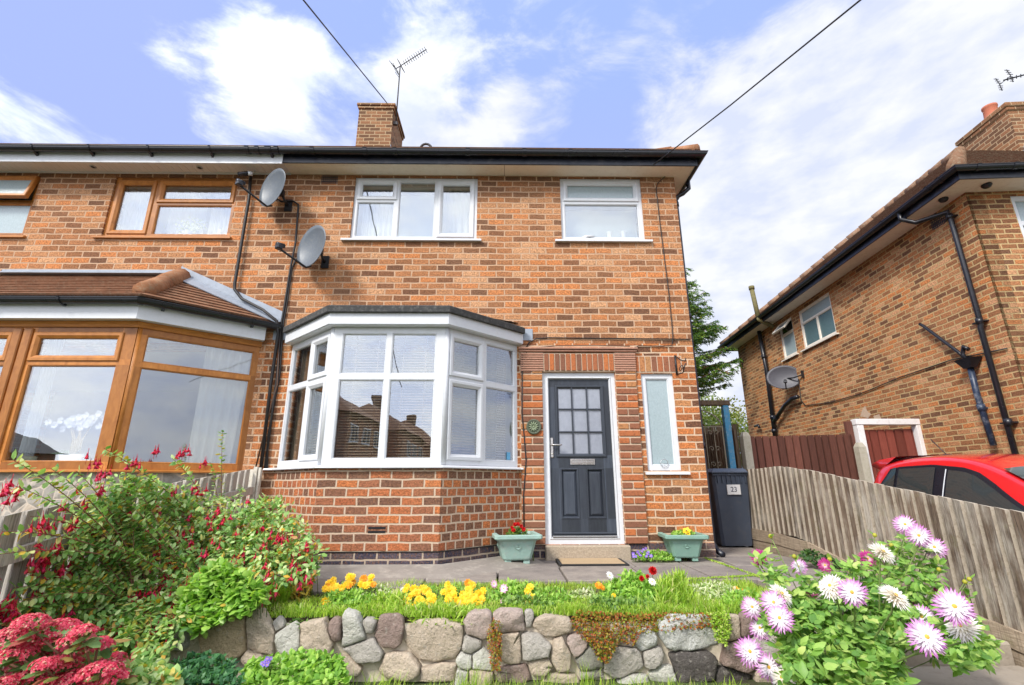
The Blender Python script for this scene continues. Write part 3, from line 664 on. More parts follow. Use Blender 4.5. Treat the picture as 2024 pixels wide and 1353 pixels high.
part('lintel_brick', M_SB, sl_, lambda b: lint(b, 1.71, 2.35, 2.27, 2.485, 8, -.009, .006))
# front door
df = part('door_frame', M_PVC, house, lambda b: (b.holed(DOOR[0], DOOR[1], DOOR[2], DOOR[3], [(DOOR[0]+.075, DOOR[1]-.075, DOOR[2]+.075, DOOR[3]-.075)], .02, .09), b.ring(DOOR[0]+.055, DOOR[1]-.055, DOOR[2]+.055, DOOR[3]-.055, .026, .008, .06, .008)))
boxes('threshold', M_ALU, df, [(.585, 1.37, -.005, .03, .235, .252)], bev=.004)
fd = sub_empty('front_door', (.58, .05, .235), house)
DX0, DX1, DZ0, DZ1 = .578, 1.377, .254, 2.184
gl = at(1100, 764, .04); gl2 = at(1190, 908, .04); gx0, gx1 = .685, 1.275; gz1, gz0 = 2.075, 1.20
pnl = [(.705, .935, .44, 1.04), (1.03, 1.255, .44, 1.04)]
part('door_leaf', M_DOOR, fd, lambda b: b.holed(DX0, DX1, DZ0, DZ1, [(gx0, gx1, gz0, gz1)]+pnl, .045, .085))
def dpan(b):
    for (a, c, d, e) in pnl:
        b.ring(a-.002, c+.002, d-.002, e+.002, .03, .037, .075, .006)
        O = [(a+.028, d+.028), (c-.028, d+.028), (c-.028, e-.028), (a+.028, e-.028)]; I_ = [(a+.06, d+.06), (c-.06, d+.06), (c-.06, e-.06), (a+.06, e-.06)]
        b.raw([(p, .07, q) for p, q in O]+[(p, .048, q) for p, q in I_], [(0, 1, 5, 4), (1, 2, 6, 5), (2, 3, 7, 6), (3, 0, 4, 7), (4, 5, 6, 7)], None, False)
part('door_panel', M_DOOR, fd, dpan)
def dgl(b):
    b.ring(gx0-.025, gx1+.025, gz0-.025, gz1+.025, .045, .028, .07, .008)
    for i in (1, 2):
        u = gx0+(gx1-gx0)*i/3; b.box(u-.009, u+.009, .034, .052, gz0, gz1, bev=.003); z = gz0+(gz1-gz0)*i/3; b.box(gx0, gx1, .036, .054, z-.009, z+.009, bev=.003)
part('glazing_bar', M_DOORR, fd, dgl)
boxes('pane', M_FROSTP, fd, [(gx0, gx1, .058, .066, gz0, gz1)])
def hnd(b):
    b.box(.588, .628, .028, .046, 1.17, 1.42, bev=.008); b.tube([(.608, .03, 1.325), (.608, -.012, 1.325), (.63, -.016, 1.325), (.73, -.016, 1.325)], .0095, 10)
    b.tube([(.608, .03, 1.22), (.608, .018, 1.22)], .012, 12)
part('handle', M_BRASS, fd, hnd)
part('letterbox', M_BRASS, fd, lambda b: (b.box(.835, 1.145, .034, .046, 1.085, 1.155, bev=.006), b.box(.85, 1.13, .026, .036, 1.10, 1.14, bev=.004)))
boxes('rain_bar', M_DOORR, fd, [(.60, 1.36, .02, .046, .262, .29)], bev=.008)
boxes('doorstep', m_plain('exposed aggregate step', (.38, .31, .23), .95, var=.5, vs=40, bump=1, bs=50, dirt=.7, dirtc=(.14, .11, .08)), house, [(.49, 1.50, -.10, .25, -.03, .150)], bev=.012)

# bay
A, B_, C_, D_ = Vector((-2.83, 0, 0)), Vector((-2.0, -.80, 0)), Vector((-.68, -.80, 0)), Vector((.19, 0, 0))
def facets(pts):
    out = []; u = 0
    for a, c in zip(pts, pts[1:]):
        d = c-a; out.append((frame(a.x, a.y, math.atan2(d.y, d.x)), d.length)); 
    return out
FC = facets([A, B_, C_, D_])
bay = sub_empty('bay_window', (-1.3, 0, 0), house)
mats_ = [M_BRICKR, M_BRICKH]
def baywall(b):
    for i, (M, L) in enumerate(FC):
        b.cur = 0 if i == 1 else 1; b.box(0, L, 0, .2, -.02, 1.02, M)
part('bay_wall', None, bay, baywall, mats=mats_)
def bayplinth(b):
    b.sweep([A, B_, C_, D_], [(-.05, -.02), (.006, -.02), (.006, .175), (-.05, .175)])
part('bay_plinth', M_BLUEB, bay, bayplinth)
part('damp_course', M_CABLE, bay, lambda b: b.sweep([A, B_, C_, D_], [(-.02, .177), (.014, .177), (.014, .186), (-.02, .186)]))
for z in (.405, .365): boxes('vent_slot', M_BLACK, bay, [(-1.42, -1.24, -.804, -.78, z, z+.02)])
part('air_brick', M_BLACKP, bay, lambda b: airb(b, FC[2][0], .86, 1.06, .01, .165, 4, 5, -.012))
part('bay_sill', M_PVC, bay, lambda b: b.sweep([A+Vector((-.12, 0, 0)), A, B_, C_, D_, D_+Vector((.05, 0, 0))], [(-.2, 1.02), (.055, 1.02), (.06, 1.028), (.055, 1.04), (-.02, 1.055), (-.2, 1.055)]))
ztr = 2.035; Zb, Zt = 1.056, 2.625; hw = .03
for i, (M, L) in enumerate(FC):
    if i == 1: q = .115; mid = L/2; cells = [(q, mid-hw, ztr+hw, Zt-.07, 'f'), (mid+hw, L-q, ztr+hw, Zt-.07, 'f'), (q, mid-hw, Zb+.06, ztr-hw, 'f'), (mid+hw, L-q, Zb+.06, ztr-hw, 'f')]
    elif i == 0: c = .60; cells = [(.06, c-hw, ztr+hw, Zt-.07, 'f'), (c+hw+.01, L-.09, ztr+hw+.015, Zt-.085, 'o'), (.06, c-hw, Zb+.06, ztr-hw, 'f'), (c+hw+.01, L-.09, Zb+.075, ztr-hw-.01, 'o')]
    else: c = L-.58; cells = [(.09, c-hw-.01, ztr+hw+.015, Zt-.085, 'o'), (c+hw, L-.06, ztr+hw, Zt-.07, 'f'), (.09, c-hw-.01, Zb+.075, ztr-hw-.01, 'o'), (c+hw, L-.06, Zb+.06, ztr-hw, 'f')]
    e0 = .012 if i else 0; e1 = L-.012 if i < 2 else L
    window(bay, M, e0 if i else 0, e1, Zb, Zt, cells, y=.015, depth=.07)
for P in (B_, C_): part('corner_post', M_PVC, bay, lambda b: b.tube([P+Vector((0, .055, Zb)), P+Vector((0, .055, Zt))], .042, 8))
part('bay_fascia', M_PVC, bay, lambda b: b.sweep([A+Vector((-.03, .0, 0)), A, B_, C_, D_, D_+Vector((.03, 0, 0))][1:5], [(-.1, 2.628), (.07, 2.628), (.07, 2.635), (.085, 2.637), (.085, 2.775), (-.1, 2.775)]))
def bayroof(b):
    b.sweep([A, B_, C_, D_], [(-.1, 2.778), (.12, 2.770), (.125, 2.775), (.13, 2.845), (.10, 2.862), (-.1, 2.88)])
    b.face([(A.x, 0, 2.95), (B_.x, B_.y+.09, 2.872), (C_.x, C_.y+.09, 2.872), (D_.x, 0, 2.95)])
part('bay_roof', M_FELT, bay, bayroof)
for fl in ((.05, .38, -.012, -.001, 2.70, 2.86), (-3.08, -2.78, -.012, -.001, 2.70, 2.83)): boxes('flashing', M_LEAD, bay, [fl])
# ceiling of the bay
part('bay_ceiling', M_ROOM, bay, lambda b: b.raw([(A.x+.1, .1, 2.64), (B_.x, B_.y+.1, 2.64), (C_.x, C_.y+.1, 2.64), (D_.x-.1, .1, 2.64)], [(0, 1, 2, 3)], None, False))
part('window_board', M_PVC, bay, lambda b: b.raw([(A.x+.1, .3, 1.06), (B_.x, B_.y+.09, 1.06), (C_.x, C_.y+.09, 1.06), (D_.x-.1, .3, 1.06)], [(3, 2, 1, 0)], None, False))
# downpipe
def dpipe(b):
    b.tube([(2.81, .18, 5.33), (2.81, .18, 5.18), (2.72, .2, 5.10), (2.62, .24, 5.06), (2.615, .24, 4.95), (2.615, .24, .16), (2.615, .16, .06), (2.63, .02, .03)], .034, 12)
    for z in (4.9, 3.1, 1.3): b.tube([(2.615, .24, z), (2.615, .24, z+.07)], .042, 12)
part('downpipe', M_BLACKP, house, dpipe)
part('vent_hoop', M_AERIAL, house, lambda b: b.tube([at(829, 298, 1.2)]+[at(842+12*math.cos(a), 296-12*math.sin(a), 1.2) for a in [math.pi*(1-k/8) for k in range(9)]], .022, 8))

# ------------------------------------------------------------ house on the left (golden oak windows)
nb = empty('semi_detached_house', (-6, 0, 0), 'adjoining brick house with golden oak window frames, tiled hipped bay roof and white boarded soffit', 'house')
LX = -9.6
NW1 = (-5.69, -3.90, 4.22, 5.19); NW2 = (-8.3, -6.77, 4.22, 5.19); NB = (-7.9, -3.3, 1.02, 2.6)
def wl2(b):
    b.holed(LX, PX-.001, -.1, EZ, [NW1, NW2, NB], .001, .26)
    b.box(LX, LX+.26, .26, DEP, -.1, EZ); b.box(LX, PX-.001, DEP, DEP+.25, -.1, EZ)
part('wall', M_BRICK, nb, wl2)
boxes('floor', M_ROOM, nb, [(LX+.26, PX-.01, .27, DEP, 2.72, 2.9), (LX+.26, PX-.01, .27, DEP, -.05, .1), (LX+.26, PX-.01, 3.9, 4.0, .1, 2.72), (LX+.26, PX-.01, 3.6, 3.7, 2.9, 5.2), (LX+.26, PX-.01, .27, DEP, 5.18, 5.24)])
part('fascia', M_PVC, nb, lambda b: (b.sweep([(LX-.3, -.31, 0), (PX, -.31, 0)], [(-.02, 5.21), (0, 5.21), (0, 5.40), (-.02, 5.40)])))
def m_board():
    s = NT('tongue and groove soffit'); v = s.coord('Object'); w_ = s.n('TexWave'); w_.wave_type = 'BANDS'; w_.bands_direction = 'X'; w_.inputs['Scale'].default_value = 1/.1*.5/math.pi*3.14159/1.0
    s.l(v, w_.inputs[0]); c = s.ramp(w_.outputs[0], [(0, (.3, .27, .24)), (.07, (.64, .58, .53)), (1, (.66, .60, .55))]); s.pbr(c, .5); return s.m
def bsof(b):
    x = LX-.3
    while x < PX-.01: b.box(x+.003, min(x+.10, PX)-.003, -.29, 0, 5.252, 5.262); x += .10
    b.box(LX-.3, PX, -.285, -.002, 5.258, 5.266)
part('soffit', m_plain('soffit board', (.68, .62, .58), .5, var=.04), nb, bsof)
boxes('soffit_trim', M_PVC, nb, [(LX, PX, -.03, -.001, 5.238, 5.25)])
for px_ in (183, 394):
    p = at(px_, 333 if px_ == 394 else 332, -.15); sm = MB(); sm.tube([(p.x, -.15, 5.252), (p.x, -.15, 5.243)], .04, 16); o = sm.build('soffit_light', M_ALU, nb)
    sm = MB(); sm.tube([(p.x, -.15, 5.244), (p.x, -.15, 5.240)], .024, 12); sm.build('lamp_glass', M_DARK, o)
gj = [at(px_, 300, -.37).x-(LX-.3) for px_ in (490, 510, 530, 548)]; gb = [at(px_, 300, -.37).x-(LX-.3) for px_ in (67, 179, 296, 417, 536)]
gutter(nb, [(LX-.3, -.375, 5.385), (PX-.03, -.375, 5.385)], brackets=gb, joints=gj+[.5], m=M_BLACK, bdrop=.02)
part('roof', M_TILE, nb, lambda b: (tiled(b, [(LX-.4, -.36, RZ), (PX, -.36, RZ), (PX, 4.1, RID), (LX-.4, 4.1, RID)], (0, 1, .60), .30, .02), tiled(b, [(LX-.4, DEP+.36, RZ), (PX, DEP+.36, RZ), (PX, 4.1, RID), (LX-.4, 4.1, RID)], (0, -1, .60), .30, .02)))
w = NW1
window(nb, I4, *w, [(w[0]+.07, -5.115, w[2]+.07, w[3]-.07, 'o'), (-5.02, w[1]-.06, 4.80, w[3]-.07, 'o'), (-5.02, w[1]-.05, w[2]+.05, 4.745, 'f')], m=M_OAK, sill=(-5.78, -3.86, 4.22, .04), sillm=M_OAKH)
w = NW2
ww = window(nb, I4, *w, [(w[0]+.07, w[1]-.06, 4.80, w[3]-.06, 'f'), (w[0]+.05, w[1]-.05, w[2]+.05, 4.745, 'f', M_FROST)], m=M_OAK, sill=(-8.4, -6.72, 4.22, .04), sillm=M_OAKH)
# the open top light of the left window
Mo = Matrix.Translation((0, .03, 5.15)) @ Matrix.Rotation(math.radians(-13), 4, 'X') @ Matrix.Translation((0, -.03, -5.15))
part('open_sash', M_OAK, ww, lambda b: b.ring(w[0]+.03, w[1]-.03, 4.77, 5.17, .07, -.03, .03, .008), Mo)
part('pane', M_FROST, ww, lambda b: b.box(w[0]+.09, w[1]-.09, 0, .008, 4.83, 5.11), Mo)
# bay of the left house
NA, NBp, NC, ND = Vector((-7.9, 0, 0)), Vector((-6.95, -.85, 0)), Vector((-4.22, -.85, 0)), Vector((-3.22, 0, 0))
NF = facets([NA, NBp, NC, ND]); nbay = sub_empty('bay_window', (-5.5, 0, 0), nb)
def m_crazy():
    s = NT('stone cladding'); v = s.coord('UV'); vo = s.n('TexVoronoi'); vo.feature = 'DISTANCE_TO_EDGE'; vo.inputs['Scale'].default_value = 7; s.l(v, vo.inputs[0])
    vc = s.n('TexVoronoi'); vc.inputs['Scale'].default_value = 7; s.l(v, vc.inputs[0])
    sp = s.n('SeparateColor'); s.l(vc.outputs['Color'], sp.inputs[0])
    c = s.ramp(sp.outputs[0], [(0, (.26, .24, .21)), (.5, (.38, .35, .31)), (1, (.45, .36, .27))]); n = s.noise(s.coord('Object'), 16, 7, .7)
    c = s.mix(s.ramp(n, [(.45, (0, 0, 0)), (.65, (.6,)*3)]), c, (.18, .15, .12))
    e = s.ramp(vo.outputs['Distance'], [(.02, (.25,)*3), (.05, (1, 1, 1))]); c = s.mix(e, (.60, .50, .40), c); c = s.mix(s.ramp(s.noise(s.coord('Object'), 5, 7, .7), [(.5, (0, 0, 0)), (.65, (.7,)*3)]), c, (.52, .45, .37))
    s.pbr(c, .9, nrm=s.bump(s.math('ADD', vo.outputs['Distance'], s.math('MULTIPLY', n, .3)), .8, .04)); return s.m
part('bay_wall', m_crazy(), nbay, lambda b: [b.box(0, L, 0, .2, -.4, .985, M) for M, L in NF])
part('bay_sill', M_OAKH, nbay, lambda b: b.sweep([NA, NBp, NC, ND], [(-.2, .985), (.06, .985), (.06, 1.0), (-.01, 1.015), (-.2, 1.015)]))
zb, zt2, tr2 = 1.016, 2.625, 2.175
for i, (M, L) in enumerate(NF):
    if i == 2: cells = [(.10, L-.07, tr2+.03, zt2-.10, 'f'), (.10, L-.07, zb+.07, tr2-.03, 'f')]; e = (.012, L)
    elif i == 1:
        mu = [L-1.235]
        cells = [(L-1.14, L-.17, tr2+.045, zt2-.11, 'o'), (L-1.14, L-.16, zb+.075, tr2-.02, 'f'), (L-2.35, L-1.42, tr2+.045, zt2-.11, 'o'), (L-2.35, L-1.41, zb+.075, tr2-.02, 'f'), (.1, L-2.45, zb+.075, zt2-.11, 'f')]; e = (.012, L-.012)
    else: cells = [(.07, L-.10, tr2+.03, zt2-.10, 'f'), (.07, L-.10, zb+.07, tr2-.03, 'f')]; e = (0, L-.012)
    window(nbay, M, e[0], e[1], zb, zt2, cells, y=.01, depth=.08, m=M_OAK)
for P in (NBp, NC): part('corner_post', M_OAK, nbay, lambda b: b.tube([P+Vector((0, .05, zb)), P+Vector((0, .05, zt2))], .034, 8))
for a, c in ((1.40, 1.30), (1.28, 1.18)): boxes('mullion', M_OAK, nbay, [(NC.x-a, NC.x-c, -.865, -.8, zb, zt2-.04)], bev=.01)
part('head_trim', M_OAKH, nbay, lambda b: b.sweep([NA, NBp, NC, ND], [(-.1, 2.60), (.012, 2.60), (.02, 2.63), (.035, 2.655), (.035, 2.665), (-.1, 2.665)]))
part('bay_fascia', M_PVC, nbay, lambda b: b.sweep([NA, NBp, NC, ND], [(-.1, 2.667), (.12, 2.667), (.12, 2.69), (.125, 2.86), (-.1, 2.86)]))
def ofs(P, k):
    return P
gp = [Vector((-8.15, .0, 2.875)), Vector((-7.03, -1.03, 2.875)), Vector((-4.14, -1.03, 2.875)), Vector((-2.98, -.05, 2.875))]
gutter(nbay, gp, brackets=[1.95, 2.75, 3.55, 4.65, 5.6], joints=[1.5, 4.43], bdrop=.0)
def bayr(b):
    T1 = Vector((-4.42, 0, 3.60)); T0 = Vector((-6.8, 0, 3.60)); c1 = Vector((-4.14, -1.02, 2.92)); c0 = Vector((-7.03, -1.02, 2.92)); e1 = Vector((-3.0, -.0, 2.92)); e0 = Vector((-8.15, 0, 2.92))
    tiled(b, [c0, c1, T1, T0], (0, 1.02, .68), .105, .016, .014)
    n = (c1-e1).cross(T1-e1); hd = (e1-c1).normalized(); up = hd.cross(n).normalized(); up = up if up.z > 0 else -up
    tiled(b, [c1, e1, T1], up, .105, .016, .014)
    n = (c0-e0).cross(T0-e0); hd = (e0-c0).normalized(); up = hd.cross(n).normalized(); up = up if up.z > 0 else -up
    tiled(b, [c0, e0, T0], up, .105, .016, .014)
part('bay_roof', M_TILE, nbay, bayr)
part('hip_tile', M_RIDGE, nbay, lambda b: (ridge_tiles(b, (-4.19, -.93, 2.99), (-4.42, -.03, 3.60), .115, .5)))
def flash(b):
    T = Vector((-4.42, 0, 3.60)); E = Vector((-3.0, 0, 2.92)); C1 = Vector((-4.14, -1.02, 2.92)); n = (C1-E).cross(T-E).normalized(); n = n if n.z > 0 else -n
    d = (E-T).normalized(); q = n.cross(d); q = q if q.y < 0 else -q
    o = n*.045
    P = [T+o+d*.12, E+o, E+q*.12+o, T+q*.26+d*.10+o]
    b.raw(P+[v-n*.012 for v in P], [(0, 1, 2, 3), (0, 3, 7, 4), (2, 6, 7, 3), (1, 5, 6, 2)], None, False)
    b.raw([(T.x-.05, -.012, T.z+.04), (T.x-.05, -.012, T.z+.16), (E.x+.02, -.012, E.z+.17), (E.x+.02, -.012, E.z+.04)], [(0, 3, 2, 1)], None, False)
part('flashing', M_LEAD, nbay, lambda b: (b.box(-6.9, -4.40, -.012, -.001, 3.60, 3.70), b.box(-6.9, -4.45, -.14, -.012, 3.60, 3.615)))
part('flashing', M_LEAD, nbay, flash)
part('bay_ceiling', M_ROOM, nbay, lambda b: b.raw([(NA.x+.1, .2, 2.66), (NBp.x, NBp.y+.1, 2.66), (NC.x, NC.y+.1, 2.66), (ND.x-.1, .2, 2.66)], [(0, 1, 2, 3)], None, False))
part('window_board', M_PVC, nbay, lambda b: b.raw([(NA.x+.1, .3, 1.085), (NBp.x, NBp.y+.1, 1.085), (NC.x, NC.y+.1, 1.085), (ND.x-.1, .3, 1.085)], [(3, 2, 1, 0)], None, False))
# ------------------------------------------------------------ detached neighbour on the right
MH = frame(6.93, .04, math.radians(-4.1)); MHI = MH.inverted()
def ath(x, y, axis=0, val=0.0):
    "pixel -> local point of the right-hand house on the plane local[axis]=val"
    d = WX + RX*((x-1012)/CAM_F) - UX*((y-676.5)/CAM_F); c = MHI @ Vector((0, -CAM_D, CAM_H)); dl = MHI.to_3x3() @ d
    return c+dl*((val-c[axis])/dl[axis])
MS = MH @ Matrix.Rotation(math.radians(90), 4, 'Z') @ Matrix.Scale(-1, 4, (1, 0, 0))  # not used for solids
MS = MH @ Matrix(((0, 1, 0, 0), (-1, 0, 0, 8.8), (0, 0, 1, 0), (0, 0, 0, 1)))   # side wall frame: u = 8.8 - local y, front faces -x
h2 = empty('detached_house', (6.93, .04, 0), 'brick house on the right seen along its side wall, with black downpipes and mossy roof', 'house')
E2, D2, W2 = 5.05, 8.8, 6.4
SW1 = (8.8-4.99, 8.8-3.65, 3.97, 4.93); SW2 = (8.8-6.02, 8.8-5.33, 3.97, 4.93)
FW = (.62, 2.4, 3.7, 4.97)
def wl3(b):
    b.holed(0, 8.8, -.6, E2, [SW1, SW2], 0, .25, MS)
    b.holed(.001, W2, -.6, E2, [FW, (.8, 2.9, .9, 2.3)], 0, .25, MH)
    b.box(W2, W2+.25, 0, D2, -.6, E2, MH); b.box(0.25, W2, D2-.25, D2, -.6, E2, MH)
part('wall', M_BRICK2, h2, wl3)
boxes('floor', M_ROOM, h2, [(.26, W2, .26, D2-.26, 2.6, 2.8), (.26, W2, .26, D2-.26, E2-.08, E2-.01), (.26, W2, 3.3, 3.4, 2.8, E2-.1), (1.6, 1.7, 3.4, D2-.26, 2.8, E2-.1)], MH)
e2 = .38
EP2 = [(-e2, D2+e2, 0), (-e2, -e2, 0), (W2+e2, -e2, 0)]
# right-hand of travel must be outside: travel from back to front then to the right
EP2 = [Vector(p) for p in EP2]
def swl(b, prof, zz=0): b.sweep([p+Vector((0, 0, zz)) for p in EP2], prof, MH)
part('fascia', M_BLACKP, h2, lambda b: swl(b, [(-.022, E2-.012), (0, E2-.012), (0, E2+.16), (-.022, E2+.16)]))
def sof2(b):
    b.box(-e2+.02, 0, 0, D2+e2, E2, E2+.01, MH); b.box(-e2+.02, W2+e2, -e2+.02, -.001, E2, E2+.01, MH); b.box(-e2+.02, W2+e2, D2+.001, D2+e2, E2, E2+.01, MH)
part('soffit', M_WHITEP, h2, sof2)
GP2 = [(-e2-.062, D2+e2, E2+.135), (-e2-.062, -e2-.062, E2+.135), (W2+e2, -e2-.062, E2+.135)]
gutter(h2, GP2, M=MH, joints=[1.0, 2.9, 4.7, 6.4, 8.1, 9.12, 9.35, 9.9, 10.4], brackets=[])
Z2 = E2+.16; SL = .80; HW = (W2+2*e2)/2; ZR = Z2+SL*HW
def roof2(b):
    a = (-e2, -e2, Z2); c = (W2+e2, -e2, Z2); d = (W2+e2, D2+e2, Z2); f = (-e2, D2+e2, Z2); r0 = (-e2+HW, -e2+HW, ZR); r1 = (-e2+HW, D2+e2-HW, ZR)
    for poly, up in (((a, c, r0), (0, 1, SL)), ((f, a, r0, r1), (1, 0, SL)), ((c, d, r1, r0), (-1, 0, SL)), ((d, f, r1), (0, -1, SL))):
        tiled(b, [MH @ Vector(p) for p in poly], MH.to_3x3() @ Vector(up), .17, .02)
part('roof', M_TILE2, h2, roof2)
rf2 = h2.children[-1]
def rt2(b):
    for a, c in (((-e2+.05, -e2+.05, Z2+.05), (-e2+HW, -e2+HW, ZR+.02)), ((-e2+.03, D2+e2-.03, Z2+.03), (-e2+HW, D2+e2-HW, ZR+.02)), ((-e2+HW, -e2+HW, ZR+.01), (-e2+HW, D2+e2-HW, ZR+.01))):
        ridge_tiles(b, MH @ Vector(a), MH @ Vector(c), .115, .38)
part('ridge_tile', M_RIDGE2, h2, rt2)
c0 = ath(1988, 208, 2, 8.55); c1 = ath(1893, 283, 2, 8.55); chx, chy0, chy1 = c0.x, c0.y, c1.y
ch2 = boxes('chimney', M_CHIM, h2, [(chx, chx+1.3, chy0, chy1, 6.3, 8.42)], MH)
boxes('chimney_cap', M_CHIM, ch2, [(chx-.03, chx+1.33, chy0-.03, chy1+.03, 8.42, 8.50), (chx-.055, chx+1.355, chy0-.055, chy1+.055, 8.50, 8.60)], MH, bev=.01)
ps = ath(1960, 225, 0, chx+.35)
part('chimney_pot', M_TERRA, ch2, lambda b: b.lathe([(.15, 8.6), (.14, 8.78), (.125, 8.98), (.14, 9.0), (.14, 9.04), (.11, 9.04), (.11, 8.6)], 18, MH @ Matrix.Translation((chx+.30, ath(1960, 225, 0, chx+.30).y, 0))))
def sflash(b):
    for i in range(9):
        x = chx+.05+i*.13; z = Z2+SL*(chy0+e2); b.raw([(x, chy0-.012, z+.02), (x+.125, chy0-.012, z+.02), (x+.01, chy0-.012, z+.16)], [(0, 1, 2)], MH, False)
    b.box(chx, chx+1.3, chy0-.16, chy0-.02, Z2+SL*(chy0+e2)-.06, Z2+SL*(chy0+e2)+.03, MH)
part('flashing', M_LEAD, ch2, sflash)
# side wall windows
w = SW1; T = 4.60
window(h2, MS, *w, [(w[0]+.05, w[1]-.05, T+.02, w[3]-.05, 'f', M_FROST), (w[0]+.05, w[0]+.66, w[2]+.05, T-.02, 'f', M_FROSTD), (w[0]+.70, w[1]-.05, w[2]+.05, T-.02, 'f', M_FROSTD)], m=M_WHITEP, sill=(w[0]-.08, w[1]+.08, 3.96, .06), y=.02)
w = SW2
w2 = window(h2, MS, *w, [(w[0]+.05, w[1]-.05, w[2]+.05, 4.57, 'f', M_FROST), (w[0]+.05, w[1]-.05, 4.62, w[3]-.05, 'hole', M_GLASSD)], m=M_WHITEP, sill=(w[0]-.06, w[1]+.06, 3.96, .05), y=.02)
Mt = MS @ Matrix.Translation((0, .02, w[3]-.03)) @ Matrix.Rotation(math.radians(-42), 4, 'X') @ Matrix.Translation((0, -.02, -(w[3]-.03)))
part('open_sash', M_WHITEP, w2, lambda b: b.ring(w[0]+.02, w[1]-.02, 4.57, w[3]-.03, .04, -.01, .03, .004), Mt)
part('pane', M_FROST, w2, lambda b: b.box(w[0]+.05, w[1]-.05, .008, .014, 4.61, w[3]-.07), Mt)
w = FW
window(h2, MH, *w, [(w[0]+.06, w[1]-.06, 4.55, w[3]-.07, 'f', M_FROST), (w[0]+.06, w[1]-.06, w[2]+.06, 4.49, 'f', M_FROST)], sill=(w[0]-.08, w[1]+.08, 3.7, .05), y=.02)
window(h2, MH, .8, 2.9, .9, 2.3, [(.87, 1.83, .97, 2.23, 'f'), (1.87, 2.83, .97, 2.23, 'f')], sill=(.75, 2.95, .9, .05), y=.02)
# pipes on the side wall (local x negative is outside)
def pl(pts, off=-.08): return [MH @ (Vector((off, p.y, p.z))) for p in (ath(x, y, 0, off) for x, y in pts)]
def pipe(name, pts, r, m, off=-.08, collars=(), parent=h2):
    P = pl(pts, off); b = MB(); b.tube(P, r, 12); o = b.build(name, m, parent)
    for t in collars:
        k = MB(); a, c = P[t[0]], P[t[0]+1]; q = a+(c-a)*t[1]; d = (c-a).normalized(); k.tube([q-d*.05, q+d*.05], r*1.28, 12)
        k.box(-.11, .0, -.012, .012, -.012, .012, Matrix.Translation(q) @ MH.to_3x3().to_4x4() @ Matrix.Translation((.1, 0, 0)))
        k.build('pipe_collar', m, o)
    return o
gp_ = ath(1832, 400, 0, -e2-.06)
sp = MB(); q0 = MH @ Vector((-e2-.06, .72, E2+.09)); q1 = MH @ Vector((-e2-.06, .72, E2-.02)); q2 = MH @ Vector((-.30, .62, E2-.14)); q3 = MH @ Vector((-.08, .26, E2-.17)); q4 = MH @ Vector((-.08, .25, E2-.3)); 
dn = [q0, q1, q2, q3, q4, MH @ Vector((-.08, .25, 3.05)), MH @ Vector((-.08, .27, 3.0)), MH @ Vector((-.08, .30, -.3))]
sp.tube(dn, .036, 12); dp2 = sp.build('downpipe', M_BLACK, h2)
for q in (4.75, 3.05, 1.6):
    k = MB(); k.tube([MH @ Vector((-.08, .26, q)), MH @ Vector((-.08, .26, q+.09))], .047, 12); k.box(-.09, 0, .2, .38, q+.03, q+.05, MH); k.build('pipe_collar', M_BLACK, dp2)
sv = pipe('soil_pipe', [(1532, 862), (1515, 730), (1499, 648)], .055, M_BLACK, -.1, [(0, .28), (1, .3), (0, .08)])
# vent stack of cast iron above the eaves
vt = MB(); v0 = MH @ Vector((-.1, 7.15, 4.95)); v1 = MH @ Vector((-.30, 7.15, 5.05)); 
vs0 = ath(1499, 628, 0, -.46); vs1 = ath(1486, 572, 0, -.46)
vt.tube([MH @ vs0, MH @ vs1], .06, 12); vt.tube([MH @ Vector((-.1, vs0.y, 4.9)), MH @ Vector((-.30, vs0.y, 5.03)), MH @ Vector((-.46, vs0.y, 5.12)), MH @ vs0], .055, 10)
vt.tube([MH @ vs1, MH @ (vs1+Vector((0, 0, .1)))], .075, 12)
vt.build('vent_stack', m_plain('lichened iron', (.14, .12, .04), .8, var=.5, vs=9, dirt=.6, dirtc=(.05, .06, .09)), h2)
pipe('branch_pipe', [(1530, 832), (1552, 800), (1566, 787), (1577, 784)], .05, M_BLACK, -.12, [(0, .2)])
pipe('overflow_pipe', [(1818, 640), (1824, 643), (1895, 696), (1912, 712)], .025, M_BLACK, -.07)
pipe('waste_pipe', [(1914, 690), (1905, 684), (1903, 700), (1914, 716)], .03, M_BLACK, -.1)
hb = ath(1912, 706, 0, -.1)
part('hopper', M_BLACK, h2, lambda b: b.raw([(x*s-.10, hb.y+y*s*1.6, z) for z, s in ((hb.z-.02, 1), (hb.z-.16, .45)) for x, y in ((-.09, -.09), (.09, -.09), (.09, .09), (-.09, .09))], [(0, 1, 5, 4), (1, 2, 6, 5), (2, 3, 7, 6), (3, 0, 4, 7), (3, 2, 1, 0), (4, 5, 6, 7)], MH, False))
M_BLUEPIPE = m_plain('worn painted pipe', (.02, .035, .07), .4, var=.3, dirt=.6, dirtc=(.4, .42, .45), vs=5)
pipe('waste_downpipe', [(1917, 722), (1930, 775), (1964, 880)], .04, M_BLUEPIPE, -.08, [(1, .3)])
for (a, c, d, e) in [(.42, .70, 4.80, 4.97)]: part('air_brick', M_BLACKP, h2, lambda b: airb(b, MS, 8.8-c, 8.8-a, d, e))
for (lx, ly) in ((-.2, .15), (.14, -.2)):
    k = MB(MH @ Matrix.Translation((lx, ly, 0))); k.lathe([(.06, E2-.003), (.065, E2-.02), (.045, E2-.05), (.02, E2-.06), (0, E2-.06)], 16); k.build('soffit_light', M_BLACK, h2)
